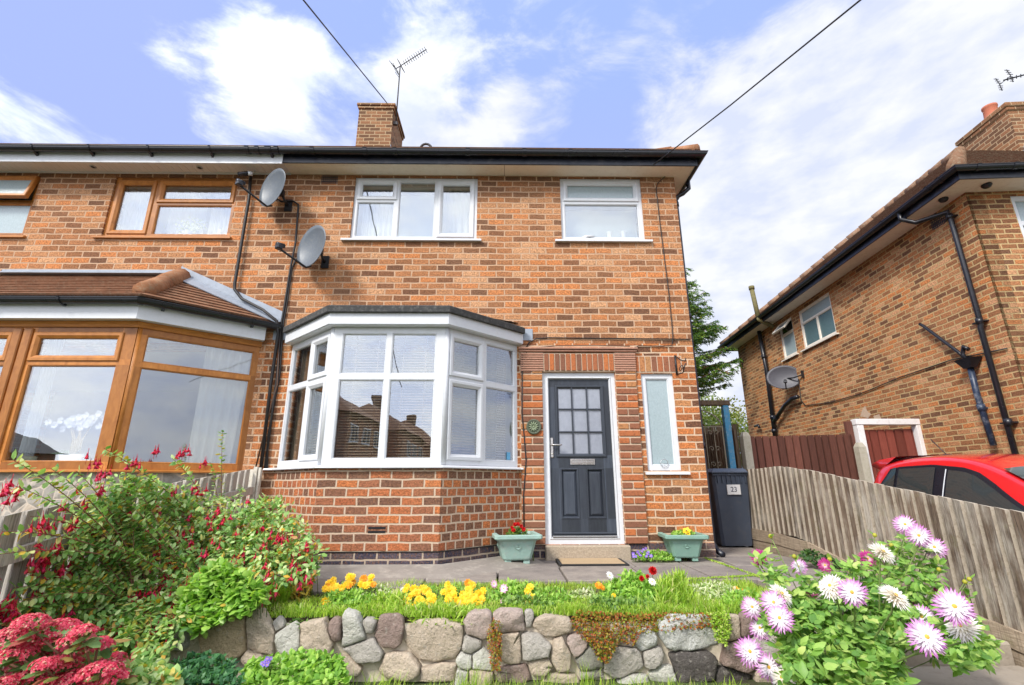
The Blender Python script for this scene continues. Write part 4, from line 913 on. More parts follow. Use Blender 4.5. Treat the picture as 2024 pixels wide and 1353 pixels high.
part('wall_stain', m_plain('cement patch', (.56, .42, .30), .95, var=.2, dirt=.9, dirtc=(.45, .24, .13), vs=20), h2, lambda b: [b.raw([(-.003, ath(x, y, 0, -.003).y, ath(x, y, 0, -.003).z) for x, y in P], [tuple(range(len(P)))], MH, False) for P in ([(1700, 822), (1705, 808), (1710, 801), (1714, 812), (1722, 818), (1716, 826)], [(1726, 822), (1738, 818), (1742, 828), (1730, 830)])])
k = MB(); k.tube(pl([(1492, 842), (1499, 840), (1501, 845)], -.1), .035, 10); k.build('overflow_stub', M_BLACK, h2)

# ------------------------------------------------------------ houses across the street (seen in the window reflections)
def far_house(x0, x1, y0, y1, z, lab, axis='x', mtl=None):
    h = empty('brick_house', ((x0+x1)/2, (y0+y1)/2, -.6), lab, 'house', 'houses across the street seen in the window reflections')
    boxes('wall', mtl or M_BRICKR, h, [(x0, x1, y0, y1, -.9, z)])
    cx, cy = (x0+x1)/2, (y0+y1)/2; o = .35; hgt_ = min(x1-x0, y1-y0)/2*.75; ml = min(x1-x0, y1-y0)/2
    if (x1-x0) > (y1-y0): R0, R1 = (x0+ml, cy, z+hgt_), (x1-ml, cy, z+hgt_)
    else: R0, R1 = (cx, y0+ml, z+hgt_), (cx, y1-ml, z+hgt_)
    c = [(x0-o, y0-o, z-.05), (x1+o, y0-o, z-.05), (x1+o, y1+o, z-.05), (x0-o, y1+o, z-.05)]
    if (x1-x0) > (y1-y0): F = [(0, 1, 5, 4), (1, 2, 5), (2, 3, 4, 5), (3, 0, 4)]
    else: F = [(0, 1, 4), (1, 2, 5, 4), (2, 3, 5), (3, 0, 4, 5)]
    part('roof', M_TILE, h, lambda b: b.raw(c+[R0, R1], F+[(3, 2, 1, 0)], None, False))
    boxes('chimney', M_CHIM, h, [(R0[0]-.5, R0[0]+.5, R0[1]-.35, R0[1]+.35, z+hgt_-1, z+hgt_+1.2)])
    return h
def far_win(h, M, u, z, w_=1.6, hh=1.2):
    window(h, M, u, u+w_, z, z+hh, [(u+.07, u+w_/2-.03, z+.07, z+hh-.07, 'f', M_DARK), (u+w_/2+.03, u+w_-.07, z+.07, z+hh-.07, 'f', M_DARK)], y=-.08, depth=.09)
for k, (x0, x1, y0, y1, lb) in enumerate([(-17, -9.2, -33, -24, 'nearest brick house across the street, reflected in the left pane of the bay'), (-16.5, -8.4, -47, -36, 'second brick house down the side street, reflected in the bay'), (-16, -7.6, -62, -50, 'farthest brick house down the side street, reflected in the bay')]):
    h = far_house(x0, x1, y0, y1, 5.0, lb)
    Mf = frame(x1, y0, math.pi/2)
    for u in (1.2, 4.2, 6.8): far_win(h, Mf, u, 3.2); far_win(h, Mf, u, .5)
h = far_house(5, 14, -32, -25, 4.8, 'wide brick house across the street, reflected at the right of the bay')
Mf = frame(14, -25, math.pi)
for u in (1, 4, 7): far_win(h, Mf, u, 3.2); far_win(h, Mf, u, .5)
h = far_house(-40, -27, -26, -19, 2.6, 'low bungalow with a dark roof reflected in the oak framed bay')
for ch in h.children:
    if ch.name.startswith('roof'): ch.data.materials[0] = m_plain('dark slate roof', (.05, .05, .055), .8)
Mf = frame(-27, -19, math.pi)
for u in (2, 6, 9): far_win(h, Mf, u, .8)
# ------------------------------------------------------------ curtains, blinds and things on the sills
def thing_mesh(name, m, fn, label, cat, group=None, M=I4, kind=None, mats=None):
    b = MB(M); fn(b); o = b.build(name, m, None, mats=mats); return tag(o, label, cat, group, kind)
CG = 'curtains hanging in the windows'
def curtain(M, u0, u1, z0, z1, y, lab, m=None, folds=7, amp=.03, gather=0): return thing_mesh('curtain', m or M_CURT, lambda b: curtain_mesh(b, u0, u1, z0, z1, y, folds, amp, gather), lab, 'curtain', CG, M)
curtain(I4, -2.12, -1.62, 4.22, 5.1, .22, 'white net curtain in the left pane of the upper three-light window', M_NET)
curtain(I4, -.98, -.46, 4.22, 5.16, .22, 'white curtain in the right opening pane of the upper three-light window', M_CURT, 6)
curtain(I4, -1.62, -1.0, 4.22, 5.1, .30, 'flat pale blind in the middle pane of the upper three-light window', m_curtain('blue pale blind', (.42, .50, .54), .3), 1, .004)
curtain(I4, .86, 1.98, 4.24, 4.82, .24, 'plain pale blue blind behind the right upper window', m_curtain('blue pale blind two', (.42, .52, .56), .3), 1, .004)
curtain(I4, -5.62, -5.12, 4.25, 5.12, .2, 'white net curtain in the left casement of the oak framed upper window', M_NET, 6)
curtain(I4, -5.0, -4.45, 4.25, 5.1, .26, 'pale net behind the middle of the oak framed upper window', M_NET, 5)
curtain(I4, -4.35, -3.98, 4.25, 5.1, .2, 'cream curtain at the right end of the oak framed upper window', M_CURT, 6)
curtain(NF[2][0], .72, 1.24, 1.04, 2.58, .13, 'long cream curtain at the right end of the oak framed bay', M_CURT, 5, .035, .12)
curtain(NF[1][0], 1.42, 1.60, 1.04, 2.58, .35, 'cream curtain behind the left light of the oak framed bay', M_NET, 5, .03)
curtain(FC[0][0], .02, .42, 1.08, 2.56, .16, 'dark patterned curtain at the left end of the white bay', m_curtain('brown patterned curtain', (.22, .17, .12), .2), 6, .03)
curtain(FC[2][0], 1.02, 1.17, 1.08, 2.56, .25, 'brown curtain at the right end of the white bay', m_curtain('brown patterned curtain two', (.26, .18, .10), .2), 4, .03)
curtain(frame(0, 0), 1.82, 2.2, 1.05, 2.2, .3, 'dim curtain behind the narrow window beside the door', M_DARK, 1, .01)
BG = 'venetian blinds in the white bay'
def blind(M, u0, u1, z0, z1, y, lab):
    def f(b):
        n = int((z1-z0)/.031)
        for i in range(n):
            z = z0+.031*i; b.raw([(u0, y-.011, z-.006), (u1, y-.011, z-.006), (u1, y+.011, z+.006), (u0, y+.011, z+.006)], [(0, 1, 2, 3)], None, False)
        b.box(u0, u1, y-.018, y+.018, z1-.02, z1+.015)
        for u in (u0+(u1-u0)*.25, u0+(u1-u0)*.75): b.tube([(u, y-.013, z0), (u, y-.013, z1)], .0022, 4); b.tube([(u, y+.013, z0), (u, y+.013, z1)], .0022, 4)
    return thing_mesh('venetian_blind', M_BLIND, f, lab, 'blind', BG, M)
L1 = FC[1][1]
blind(FC[1][0], .12, L1/2-.02, Zb+.03, Zt-.03, .14, 'slatted blind in the left half of the front of the white bay'); blind(FC[1][0], L1/2+.02, L1-.12, Zb+.03, Zt-.03, .14, 'slatted blind in the right half of the front of the white bay')
blind(FC[0][0], .45, FC[0][1]-.1, Zb+.03, Zt-.03, .13, 'slatted blind in the left angled side of the white bay'); blind(FC[2][0], .12, FC[2][1]-.12, Zb+.03, Zt-.03, .13, 'slatted blind in the right angled side of the white bay')

# ------------------------------------------------------------ satellite dishes
def dish(loc, face, w_, h_, label, mat, wallp, arm=.42, flip=False):
    d = empty('satellite_dish', loc, label, 'satellite dish', 'satellite dishes on the house walls')
    fv = Vector(face).normalized(); up = Vector((0, 0, 1)); rt = fv.cross(up).normalized(); up = rt.cross(fv).normalized()
    R = Matrix((( rt.x, up.x, -fv.x, loc[0]), (rt.y, up.y, -fv.y, loc[1]), (rt.z, up.z, -fv.z, loc[2]), (0, 0, 0, 1)))
    n = 32; K = 7; vs = []; fs = []
    for side, off in ((0, 0), (1, .006)):
        for k in range(K+1):
            r = k/K
            for i in range(n):
                a = 2*math.pi*i/n; vs.append((w_/2*r*math.cos(a), h_/2*r*math.sin(a), .075*(1-r*r)+off))
    B0 = (K+1)*n
    for k in range(K):
        for i in range(n):
            j = (i+1) % n; fs.append((k*n+i, (k+1)*n+i, (k+1)*n+j, k*n+j)); fs.append((B0+k*n+i, B0+k*n+j, B0+(k+1)*n+j, B0+(k+1)*n+i))
    for i in range(n): j = (i+1) % n; fs.append((K*n+i, B0+K*n+i, B0+K*n+j, K*n+j))
    b = MB(R); b.raw(vs, fs); b.build('reflector', mat, d)
    b = MB(R); b.tube([(0, -h_/2+.03, .05), (0, -h_/2-.02, -.02), (0, -h_*.40, -arm)], .014, 8); b.build('arm', M_IRON, d)
    b = MB(R); b.tube([(0, -h_*.40, -arm), (0, -h_*.36, -arm-.02)], .02, 8); b.tube([(0, -h_*.33, -arm-.05), (0, -h_*.30, -arm+.05)], .03, 12); b.box(-.04, .04, -h_*.42, -h_*.33, -arm-.05, -arm+.02, bev=.01); b.build('receiver', M_BLACK, d)
    b = MB(); c = R @ Vector((0, 0, .15)); wp = Vector(wallp); b.tube([c, (c+wp)/2+Vector((0, 0, -.03)), wp], .018, 8); b.box(-.035, .035, -.03, .03, -.04, .04, Matrix.Translation(c)); b.tube([R @ Vector((0, 0, .082)), c], .03, 8); b.box(wp.x-.05, wp.x+.05, wp.y-.012, wp.y+.012, wp.z-.09, wp.z+.09); b.build('wall_bracket', M_IRON, d)
    return d
dish((-3.24, -.30, 4.83), (-.50, -.85, .04), .55, .60, 'upper grey satellite dish under the eaves beside the oak framed window', M_DISH, (-3.12, -.013, 4.72))
dish((-2.60, -.30, 3.93), (-.52, -.84, .04), .57, .62, 'lower grey satellite dish above the white bay', M_DISH, (-2.5, -.013, 3.83))
q = MH @ Vector((-.28, 5.6, 3.42)); wq = MH @ Vector((-.012, 5.2, 3.4))
dish(tuple(q), (-.55, -1, .16), .80, .62, 'dark mesh satellite dish on the side wall of the right hand house', M_DISHD, tuple(wq), .3)
# security camera
sc_ = empty('security_camera', (-3.7, -.1, 5.2), 'small white security camera under the soffit left of the upper dish', 'camera')
p = at(480, 343, -.18)
part('camera_body', M_CARBLK, sc_, lambda b: b.tube([(p.x-.06, p.y, p.z-.01), (p.x+.07, p.y, p.z+.01)], .032, 12))
part('mount', M_PVC, sc_, lambda b: (b.tube([(p.x+.07, p.y, p.z+.01), (p.x+.12, p.y+.03, p.z+.02)], .03, 10), b.tube([(p.x+.1, p.y+.02, p.z), (p.x+.1, p.y+.1, 5.25)], .012, 8)))
# ------------------------------------------------------------ aerials
def yagi(label, base, top, boomdir, n=11, L=.95, el=.17, perp=(0, 0, 1), mirror=None):
    a = empty('television_aerial', base, label, 'aerial', 'rooftop aerials')
    part('mast', M_AERIAL, a, lambda b: b.tube([base, top], .016, 8))
    bd = Vector(boomdir).normalized(); pv = Vector(perp); pv = (pv-bd*pv.dot(bd)).normalized(); s0 = Vector(top)-bd*.12
    part('boom', M_AERIAL, a, lambda b: b.tube([s0, s0+bd*L], .011, 6))
    q = bd.cross(pv)
    def el_(L_, r=.008): part('element', M_AERIAL, a, lambda b: [b.tube(P_, r, 5) for P_ in L_])
    for i in range(n): c = s0+bd*(.24+i*(L-.26)/(n-1)); el_([[c-pv*el/2, c+pv*el/2]])
    c = s0+bd*.14; el_([[c-pv*.16-q*.06, c-pv*.16+q*.06, c+pv*.16+q*.06, c+pv*.16-q*.06, c-pv*.16-q*.06]])
    part('reflector', M_AERIAL, a, lambda b: (b.tube([s0-pv*.17, s0+pv*.17], .008, 5), [b.tube([s0+pv*zz+q*-.14-bd*.02*abs(k-2), s0+pv*zz+q*.14-bd*.02*abs(k-2)], .007, 4) for k, zz in enumerate((-.16, -.08, 0, .08, .16))]))
    return a
bt = at(782, 245, CY+.1); tp = at(791, 130, CY+.1); te = at(843, 97, CY-.1)
yg = yagi('thin television aerial on a mast strapped to the brick chimney', tuple(bt), tuple(tp), te-tp, L=(te-tp).length+.12, perp=(-.3, -.2, 1))
part('clamp', M_AERIAL, yg, lambda b: b.box(bt.x-.05, bt.x+.04, bt.y-.03, bt.y+.03, bt.z-.02, bt.z+.06))
a0 = at(1984, 158, 5.0); a1 = at(2040, 142, 5.2); a2 = at(2075, 300, 5.2)
bd = (a0-a1).normalized()
yagi('dark television aerial pointing left above the right hand chimney', tuple(a2), tuple(a1+bd*-.3), -(a1-a0)*-1, L=(a0-a1).length+.42, n=9, el=.2, perp=(.1, 0, 1)) if False else None
ya = empty('television_aerial', tuple(a2), 'dark television aerial pointing left above the right hand chimney', 'aerial', 'rooftop aerials')
part('mast', M_IRON, ya, lambda b: b.tube([a2, at(2078, 130, 5.2)], .016, 8))
part('boom', M_IRON, ya, lambda b: b.tube([a0, at(2080, 133, 5.2)], .02, 6))
for k in range(10): c = a0.lerp(at(2080, 133, 5.2), .08+.088*k); part('element', M_IRON, ya, lambda b: b.tube([c+Vector((-.015, 0, -.06)), c+Vector((.015, 0, .06))], .012, 5))
for s_ in (-1, 1):
    def rel(b):
        o = a0+Vector((0, .16*s_, 0)); b.tube([a0+Vector((.04, 0, 0)), o+Vector((.04, 0, 0)), o+Vector((-.02, 0, .22))], .012, 5); b.tube([o+Vector((.04, 0, 0)), o+Vector((.05, 0, -.22))], .012, 5)
        for j in range(3): b.tube([o+Vector((-.04-.02*j, 0, .06+.07*j)), o+Vector((.12-.03*j, 0, .05+.07*j))], .010, 5); b.tube([o+Vector((-.03, 0, -.05-.07*j)), o+Vector((.12-.02*j, 0, -.05-.07*j))], .010, 5)
    part('reflector', M_IRON, ya, rel)
# ------------------------------------------------------------ cables
def wire(name, pts, r, m, lab, cat='cable', group='cables and wires on the houses'):
    b = MB(); b.tube(pts, r, 6); return tag(b.build(name, m), lab, cat, group)
def onwall(L, Y=-.015): return [at(x, y, Y) for x, y in L]
c0_ = at(764, 202, CY-.05); c1_ = at(600, 0, -1.0); 
wire('overhead_cable', [c0_, c1_, c1_+(c1_-c0_)*2.2+Vector((0, 0, .4))], .012, M_CABLE, 'black overhead cable rising left from the chimney', group='overhead cables')
c0_ = at(1292, 325, -.34); c1_ = at(1700, 0, -3.2)
mid = c0_.lerp(c1_, .5)-Vector((0, 0, .02))
wire('overhead_cable', [c0_, mid, c1_, c1_+(c1_-c0_)*1.6], .008, M_CABLE, 'black overhead cable rising right from the eaves corner', group='overhead cables')
wire('drain_pipe', [at(496, 342, -.05), at(492, 392, -.05), at(464, 560, -.05), at(464, 572, -.05), at(478, 590, -.06), at(520, 612, -.10), at(547, 634, -.12), at(550, 660, -.06), at(535, 760, -.04), at(515, 930, -.04)], .021, M_CABLE, 'thick black pipe running down the wall between the two houses', 'pipe')
wire('dish_cable', onwall([(540, 388), (556, 398), (580, 397), (590, 404), (588, 430), (584, 480), (574, 530), (563, 600), (556, 640), (548, 740), (540, 800), (524, 925)], -.03), .014, M_CABLE, 'black cable looping from the upper dish down the wall')
wire('dish_cable', onwall([(625, 508), (600, 507), (585, 512), (577, 530), (567, 600), (560, 640), (553, 740), (530, 860), (528, 925)], -.02), .011, M_CABLE, 'black cable from the lower dish down the wall')
wire('dish_cable', onwall([(553, 660), (548, 760), (536, 800), (505, 925)], -.035), .009, M_CABLEB, 'thin pale brown cable beside the pipes between the houses')
wire('wall_cable', onwall([(1306, 325), (1318, 345), (1300, 362), (1297, 372), (1303, 430), (1312, 500), (1322, 580), (1328, 640), (1330, 668), (1328, 682), (1310, 684), (1262, 683), (1250, 690), (1254, 740), (1262, 850), (1265, 875)]), .006, M_CABLE, 'thin black cable looping from the eaves to above the door')
wire('wall_cable', onwall([(1038, 690), (1046, 676), (1060, 669), (1085, 667), (1160, 668), (1365, 670)]), .008, M_CABLE, 'straight black cable running across the wall above the door')
wire('wall_cable', onwall([(1040, 700), (1042, 688), (1100, 683), (1180, 682), (1245, 684)], -.03), .006, M_CABLEB, 'thin brown cable along the top of the door surround')
wire('wall_cable', onwall([(1032, 700), (1032, 820), (1036, 860), (1040, 910), (1035, 980), (1036, 1050)], -.03), .01, M_CABLE, 'black cable hanging down the wall between the bay and the door')
wire('wall_cable', [MH @ Vector((-.02, p.y, p.z)) for p in [ath(x, y, 0, -.02) for x, y in ((1578, 748), (1583, 790), (1592, 801), (1640, 795), (1700, 778), (1780, 745), (1880, 711), (1990, 688))]], .01, M_CABLE, 'long sagging cable along the side wall of the right hand house')
# hanging basket bracket, plaque, circular charm
hb_ = empty('hanging_basket_bracket', (2.3, 0, 2.3), 'black wrought iron hanging basket bracket on the wall above the narrow window', 'bracket')
def hbk(b):
    p0 = at(1334, 702, -.012); p1 = at(1338, 740, -.012); b.tube([p0, p1], .012, 6)
    a = Vector((p0.x, -.02, p0.z-.05)); t = Vector((p0.x+.05, -.22, p0.z-.13)); 
    b.tube([p0, a.lerp(t, .5)+Vector((0, 0, .0)), t, t+Vector((0, -.03, .03))], .008, 6)
    b.tube([p1, Vector((p1.x+.04, -.12, p1.z-.0)), t-Vector((0, 0, .03))], .008, 6)
    c = Vector((p1.x+.03, -.1, p1.z+.06)); b.tube([c+Vector((.03*math.cos(k*.7)*(1-k/14), -.04*math.sin(k*.7)*(1-k/14), .04*math.sin(k*.7)*(1-k/14))) for k in range(12)], .006, 5)
part('scroll', M_IRON, hb_, hbk)
pq = at(1055, 843, -.045)
plq = empty('wall_plaque', tuple(pq), 'round verdigris metal plaque with a radiating leaf pattern beside the front door', 'plaque')
Mp = Matrix.Translation((pq.x, pq.y, pq.z)) @ Matrix.Rotation(math.pi/2, 4, 'X')
part('disc', M_BRONZE, plq, lambda b: b.lathe([(0, .004), (.07, .006), (.085, .016), (.095, .012), (.095, -.01)], 28), Mp)
def relief(b):
    for k in range(12):
        a = k*math.pi/6; ca, sa = math.cos(a), math.sin(a); b.tube([(.012*ca, .012*sa, .01), (.04*ca, .04*sa, .018), (.066*ca, .066*sa, .012)], .006, 6, rs=[.003, .009, .003])
    b.lathe([(0, .02), (.012, .016), (.015, .006)], 12)
part('relief', m_plain('pale verdigris', (.25, .30, .19), .7), plq, relief, Mp)
pr = at(1313, 915, .015)
thing_mesh('glass_charm', M_ALU, lambda b: (b.lathe([(.048, -.004), (.052, 0), (.048, .004), (.044, 0), (.048, -.004)], 24, Matrix.Translation(pr) @ Matrix.Rotation(math.pi/2, 4, 'X')), b.tube([pr+Vector((-.045, 0, .0)), pr+Vector((0, 0, -.012)), pr+Vector((.045, 0, 0))], .003, 5)), 'small ring shaped charm at the foot of the narrow window', 'charm')
st = at(1003, 905, -.30)
Mst = FC[2][0]; stl = Mst.inverted() @ st
ls = Mst.inverted() @ Vector(at(1000, 905, -.16))
thing_mesh('window_sticker', m_plain('blue sticker', (.12, .38, .62), .5), lambda b: b.box(1.0, 1.06, .034, .036, 1.14, 1.23, Mst), 'small pale blue sticker in the lower right pane of the white bay', 'sticker')
# orchid and ornaments on sills
def orchid():
    M = NF[1][0]; L = NF[1][1]
    o = at(152, 905, -.62); t = empty('orchid', tuple(o), 'white moth orchid in an oval white pot on the sill of the oak framed bay', 'orchid')
    base = Vector((o.x, -.66, 1.09))
    part('pot', M_PVC, t, lambda b: b.raw([(base.x+.17*s*math.cos(a), base.y+.08*s*math.sin(a), base.z+z) for z, s in ((0, .8), (.09, 1), (.09, .9), (.05, .85)) for a in [2*math.pi*i/20 for i in range(20)]], [(j*20+i, j*20+(i+1) % 20, (j+1)*20+(i+1) % 20, (j+1)*20+i) for j in range(3) for i in range(20)]+[tuple(range(60, 80))]))
    R = random.Random(4); tips = []
    def stems(b):
        for i in range(6):
            x = -.06+.022*i; tp_ = base+Vector((x*1.4+R.uniform(-.05, .05), R.uniform(-.03, .03), .42+R.uniform(-.05, .08))); b.tube([base+Vector((x, 0, .05)), base+Vector((x*.9, 0, .25)), tp_], .008, 6)
            sx = (-1 if i % 2 else 1); tips.append([tp_, tp_+Vector((sx*.1, 0, .04)), tp_+Vector((sx*.2, 0, .0))])
    part('stem', m_plain('cane stem', (.42, .30, .12), .6), t, stems)
    def lv(b):
        for a, l in ((.2, .24), (2.9, .26), (1.0, .18), (-.3, .2), (2.4, .2)):
            d = Vector((math.cos(a), -.2, .5*abs(math.sin(a))+.25)).normalized(); p = base+Vector((0, 0, .06)); w_ = Vector((0, .03, .012)) ; q = p+d*l*.5; e = p+d*l+Vector((0, 0, -.05)); b.raw([p, q-w_, e, q+w_], [(0, 1, 2, 3)])
    part('leaf', m_plain('orchid leaf', (.07, .16, .05), .4), t, lv)
    def fl(b):
        for tp in tips:
            for c0 in tp:
                for k in range(2):
                    c = c0+Vector((R.uniform(-.04, .04), R.uniform(-.04, .04), R.uniform(-.04, .04)))
                    for j in range(5):
                        a = j*2*math.pi/5+R.random(); e = Vector((math.cos(a), -.35, math.sin(a)))*.042; s_ = Vector((-math.sin(a), 0, math.cos(a)))*.022
                        b.raw([c, c+e*.6+s_, c+e, c+e*.6-s_], [(0, 1, 2, 3)])
    part('flower', M_PETW, t, fl)
orchid()
cp = at(55, 905, -.62)
tag(part('candle_bowl', m_plain('pale green bowl', (.55, .6, .45), .5), None, lambda b: b.lathe([(.05, 1.088), (.075, 1.10), (.08, 1.16), (.06, 1.16), (.05, 1.12), (0, 1.12)], 18, Matrix.Translation((cp.x, -.62, 0)))), 'small pale green bowl on the sill at the left of the orchid', 'bowl')
def bouquet():
    o = at(372, 462, .2); t = empty('flower_vase', (o.x, .2, 4.25), 'vase of white and green flowers on the sill of the oak framed upper window', 'vase')
    part('vase', M_PVC, t, lambda b: b.lathe([(.04, 4.25), (.06, 4.3), (.045, 4.4), (.055, 4.42)], 14, Matrix.Translation((o.x, .2, 0))))
    R = random.Random(2)
    def f(b):
        for i in range(150):
            c = Vector((o.x+R.gauss(0, .10), .2+R.gauss(0, .03), 4.5+R.gauss(0, .055))); d = Vector((R.gauss(0, 1), R.gauss(0, 1), R.gauss(0, 1))).normalized()*.028; e = d.cross(Vector((R.random(), R.random(), 1))).normalized()*.02; b.raw([c-d, c-e, c+d, c+e], [(0, 1, 2, 3)])
    part('blossom', m_leaf('bouquet', [(0, (.25, .35, .12)), (.3, (.5, .55, .35)), (.5, (.8, .8, .72))]), t, f)
bouquet()
for k, (px_, lab) in enumerate(((452, 'small white figurine on the upper oak window sill'),)):
    o = at(px_-18, 462, .15); tag(part('figurine', M_PVC, None, lambda b: b.lathe([(.04, 4.25), (.03, 4.29), (.045, 4.33), (.02, 4.37), (.03, 4.40), (0, 4.43)], 12, Matrix.Translation((o.x, .15, 0)))), lab, 'figurine')
for k, (px_, hh, lab) in enumerate(((1205, .13, 'left white china cup on the sill of the right upper window'), (1232, .14, 'right white china cup on the sill of the right upper window'), (1162, .05, 'low white dish on the sill of the right upper window'))):
    o = at(px_, 466, .12); tag(part('ornament', M_PVC, None, lambda b: b.lathe([(.035, 4.26), (.03, 4.26+hh*.4), (.035, 4.26+hh*.8), (.045, 4.26+hh)] if hh > .1 else [(.10, 4.26), (.12, 4.28), (.03, 4.29), (.03, 4.32), (0, 4.33)], 14, Matrix.Translation((o.x, .12, 0)))), lab, 'ornament', 'white ornaments on the upper sill')
# ------------------------------------------------------------ fences
def lerp_tab(T, y):
    T = sorted(T)
    if y <= T[0][0]: a, c = T[0], T[1]
    elif y >= T[-1][0]: a, c = T[-2], T[-1]
    else:
        for a, c in zip(T, T[1:]):
            if a[0] <= y <= c[0]: break
    t = (y-a[0])/(c[0]-a[0]); return a[1]+t*(c[1]-a[1])
def board_run(b, X, y0, y1, top, bot, w_, face=-1, R=None, th=.012, axis='y', lap=.012, rag=.004, gap=True, edge=False):
    R = R or rnd; y = y0; i = 0
    while y < y1-.02:
        ww = w_*R.uniform(.93, 1.07); e = min(y+ww, y1); t0, t1 = lerp_tab(top, y), lerp_tab(top, e); b0, b1 = lerp_tab(bot, y), lerp_tab(bot, e)
        r = R.uniform(-rag, rag); o1 = X+face*(.003+R.uniform(0, .004)); o0 = X+face*(.018+R.uniform(0, .009)); bk = X-face*.004+face*.006
        e_ = e; e = e-(.015 if len(set((rag, 0))) and th > .011 else .004); lap = 0 if gap else lap
        pts = [(o0, y-lap, b0), (o1, e, b1), (o1, e, t1+r), (o0, y-lap, t0+r), (bk-face*.012, y-lap, b0), (bk-face*.002, e, b1), (bk-face*.002, e, t1+r), (bk-face*.012, y-lap, t0+r)]
        if axis == 'x': pts = [(q[1], q[0], q[2]) for q in pts]
        b.raw(pts, [(0, 1, 2, 3), (5, 4, 7, 6), (1, 5, 6, 2), (4, 0, 3, 7), (3, 2, 6, 7), (0, 4, 5, 1)], None, False)
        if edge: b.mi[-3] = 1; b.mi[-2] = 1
        y = e_; i += 1
def backing(b, X, ys, top, bot, axis='y', th=.012):  # added dark sheet behind a board run, painting the shade in its gaps
    for a, c in zip(ys, ys[1:]):
        pts = [(X+q, y, f(T, y)+dz) for q in (0, th) for y, T, dz, f in ((a, bot, .01, lambda T, y: lerp_tab(T, y)), (c, bot, .01, lambda T, y: lerp_tab(T, y)), (c, top, -.03, lambda T, y: lerp_tab(T, y)), (a, top, -.03, lambda T, y: lerp_tab(T, y)))]
        if axis == 'x': pts = [(q[1], q[0], q[2]) for q in pts]
        b.raw(pts, [(0, 1, 2, 3), (7, 6, 5, 4), (3, 2, 6, 7)], None, False)
rf = empty('garden_fence', (3.5, -1, 0), 'low weathered grey brown fence sloping down beside the red car', 'fence')
TOP = [(1.2, 1.035), (.85, 1.045), (.45, 1.05), (.07, 1.06), (-.55, .995), (-1.29, .885), (-1.88, .80), (-2.35, .73), (-2.85, .66), (-3.6, .55), (-4.6, .40)]
BOT = [(1.2, .24), (.77, .24), (-.08, .24), (-.5, .175), (-.82, .11), (-1.12, .07), (-2.24, -.08), (-2.62, -.115), (-3.6, -.2), (-4.6, -.3)]
GB = [(1.2, -.03), (.13, -.02), (-1.06, -.07), (-1.8, -.2), (-2.39, -.33), (-3.4, -.47), (-4.6, -.5)]
M_EDGE = m_plain('weathered sawn edge with painted light', (.42, .36, .28), .9, var=.35, vs=14, dirt=.8, dirtc=(.2, .15, .10))  # weathered wood, painted paler still to stand for light catching the edges
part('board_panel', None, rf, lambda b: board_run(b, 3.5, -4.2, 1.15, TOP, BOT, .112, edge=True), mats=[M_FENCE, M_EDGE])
M_GAP = m_plain('painted shade of the board gaps', (.03, .022, .016), .95)  # near-black colour stands for the shade between the boards
part('gap_shade_sheet', M_GAP, rf, lambda b: backing(b, 3.512, [1.15, .45, -.57, -1.0, -1.34, -1.75, -2.14, -2.75, -3.6, -4.2], TOP, BOT))
def gravel(b, dz0, dz1, x):
    ys = [1.15, .4, -.34, -.9, -1.42, -2.15, -2.58, -3.4, -4.2]
    for a, c in zip(ys, ys[1:]):
        za, zc = lerp_tab(BOT, a), lerp_tab(BOT, c); ga, gc = lerp_tab(GB, a), lerp_tab(GB, c)
        t = lambda z, g, k: z+(g-z)*k
        pts = []
        for X_ in (x, x+.03):
            pts += [(X_, a, t(za, ga, dz1)), (X_, c, t(zc, gc, dz1)), (X_, c, t(zc, gc, dz0)), (X_, a, t(za, ga, dz0))]
        b.raw(pts, [(3, 2, 1, 0), (4, 5, 6, 7), (2, 3, 7, 6), (0, 1, 5, 4)], None, False)
part('gravel_board', M_RAIL, rf, lambda b: gravel(b, -.02, .50, 3.462)); part('gravel_board', M_RAIL, rf, lambda b: gravel(b, .52, 1.0, 3.474))
def post(name, m, par, x, y, z0, z1, w_=.09, cap=True): return boxes(name, m, par, [(x-w_/2, x+w_/2, y-w_/2, y+w_/2, z0, z1)], bev=.012)
for y in (1.18, -.70, -2.5): post('fence_post', M_FENCE, rf, 3.575, y, -.5, lerp_tab(TOP, y)-.05)
lf = empty('garden_fence', (-3.05, -1.5, 0), 'low silvered wooden fence with a rail behind the fuchsia, between the two gardens', 'fence')
TOPL = [(-.12, 1.03), (-1.38, .89), (-2.72, .72), (-3.6, .6), (-5, .4)]; BOTL = [(-.12, .02), (-2.2, -.05), (-2.4, -.3), (-5, -.5)]
part('board_panel', M_FENCEL, lf, lambda b: board_run(b, -3.06, -4.6, -.14, TOPL, BOTL, .14, 1))
def railL(b):
    ys = [-.14, -1.4, -2.7, -4.6]
    for a, c in zip(ys, ys[1:]):
        za, zc = lerp_tab(TOPL, a)-.20, lerp_tab(TOPL, c)-.20; pts = []
        for X_ in (-3.035, -2.99): pts += [(X_, a, za-.085), (X_, c, zc-.085), (X_, c, zc-.0), (X_, a, za-.0)]
        b.raw(pts, [(3, 2, 1, 0), (4, 5, 6, 7), (2, 3, 7, 6), (0, 1, 5, 4), (0, 4, 7, 3), (1, 2, 6, 5)], None, False)
part('rail', M_FENCEL, lf, railL)
pp = at(507, 930, -.1)
boxes('fence_post', m_plain('white flaking post', (.62, .58, .5), .8, var=.2, dirt=.6, dirtc=(.3, .22, .12), vs=12), lf, [(-3.03, -2.985, -.13, -.09, -.1, 1.06), (-2.975, -2.945, -.12, -.10, -.1, 1.05), (-3.09, -2.94, -.095, -.085, 0, 1.03)], bev=.003)
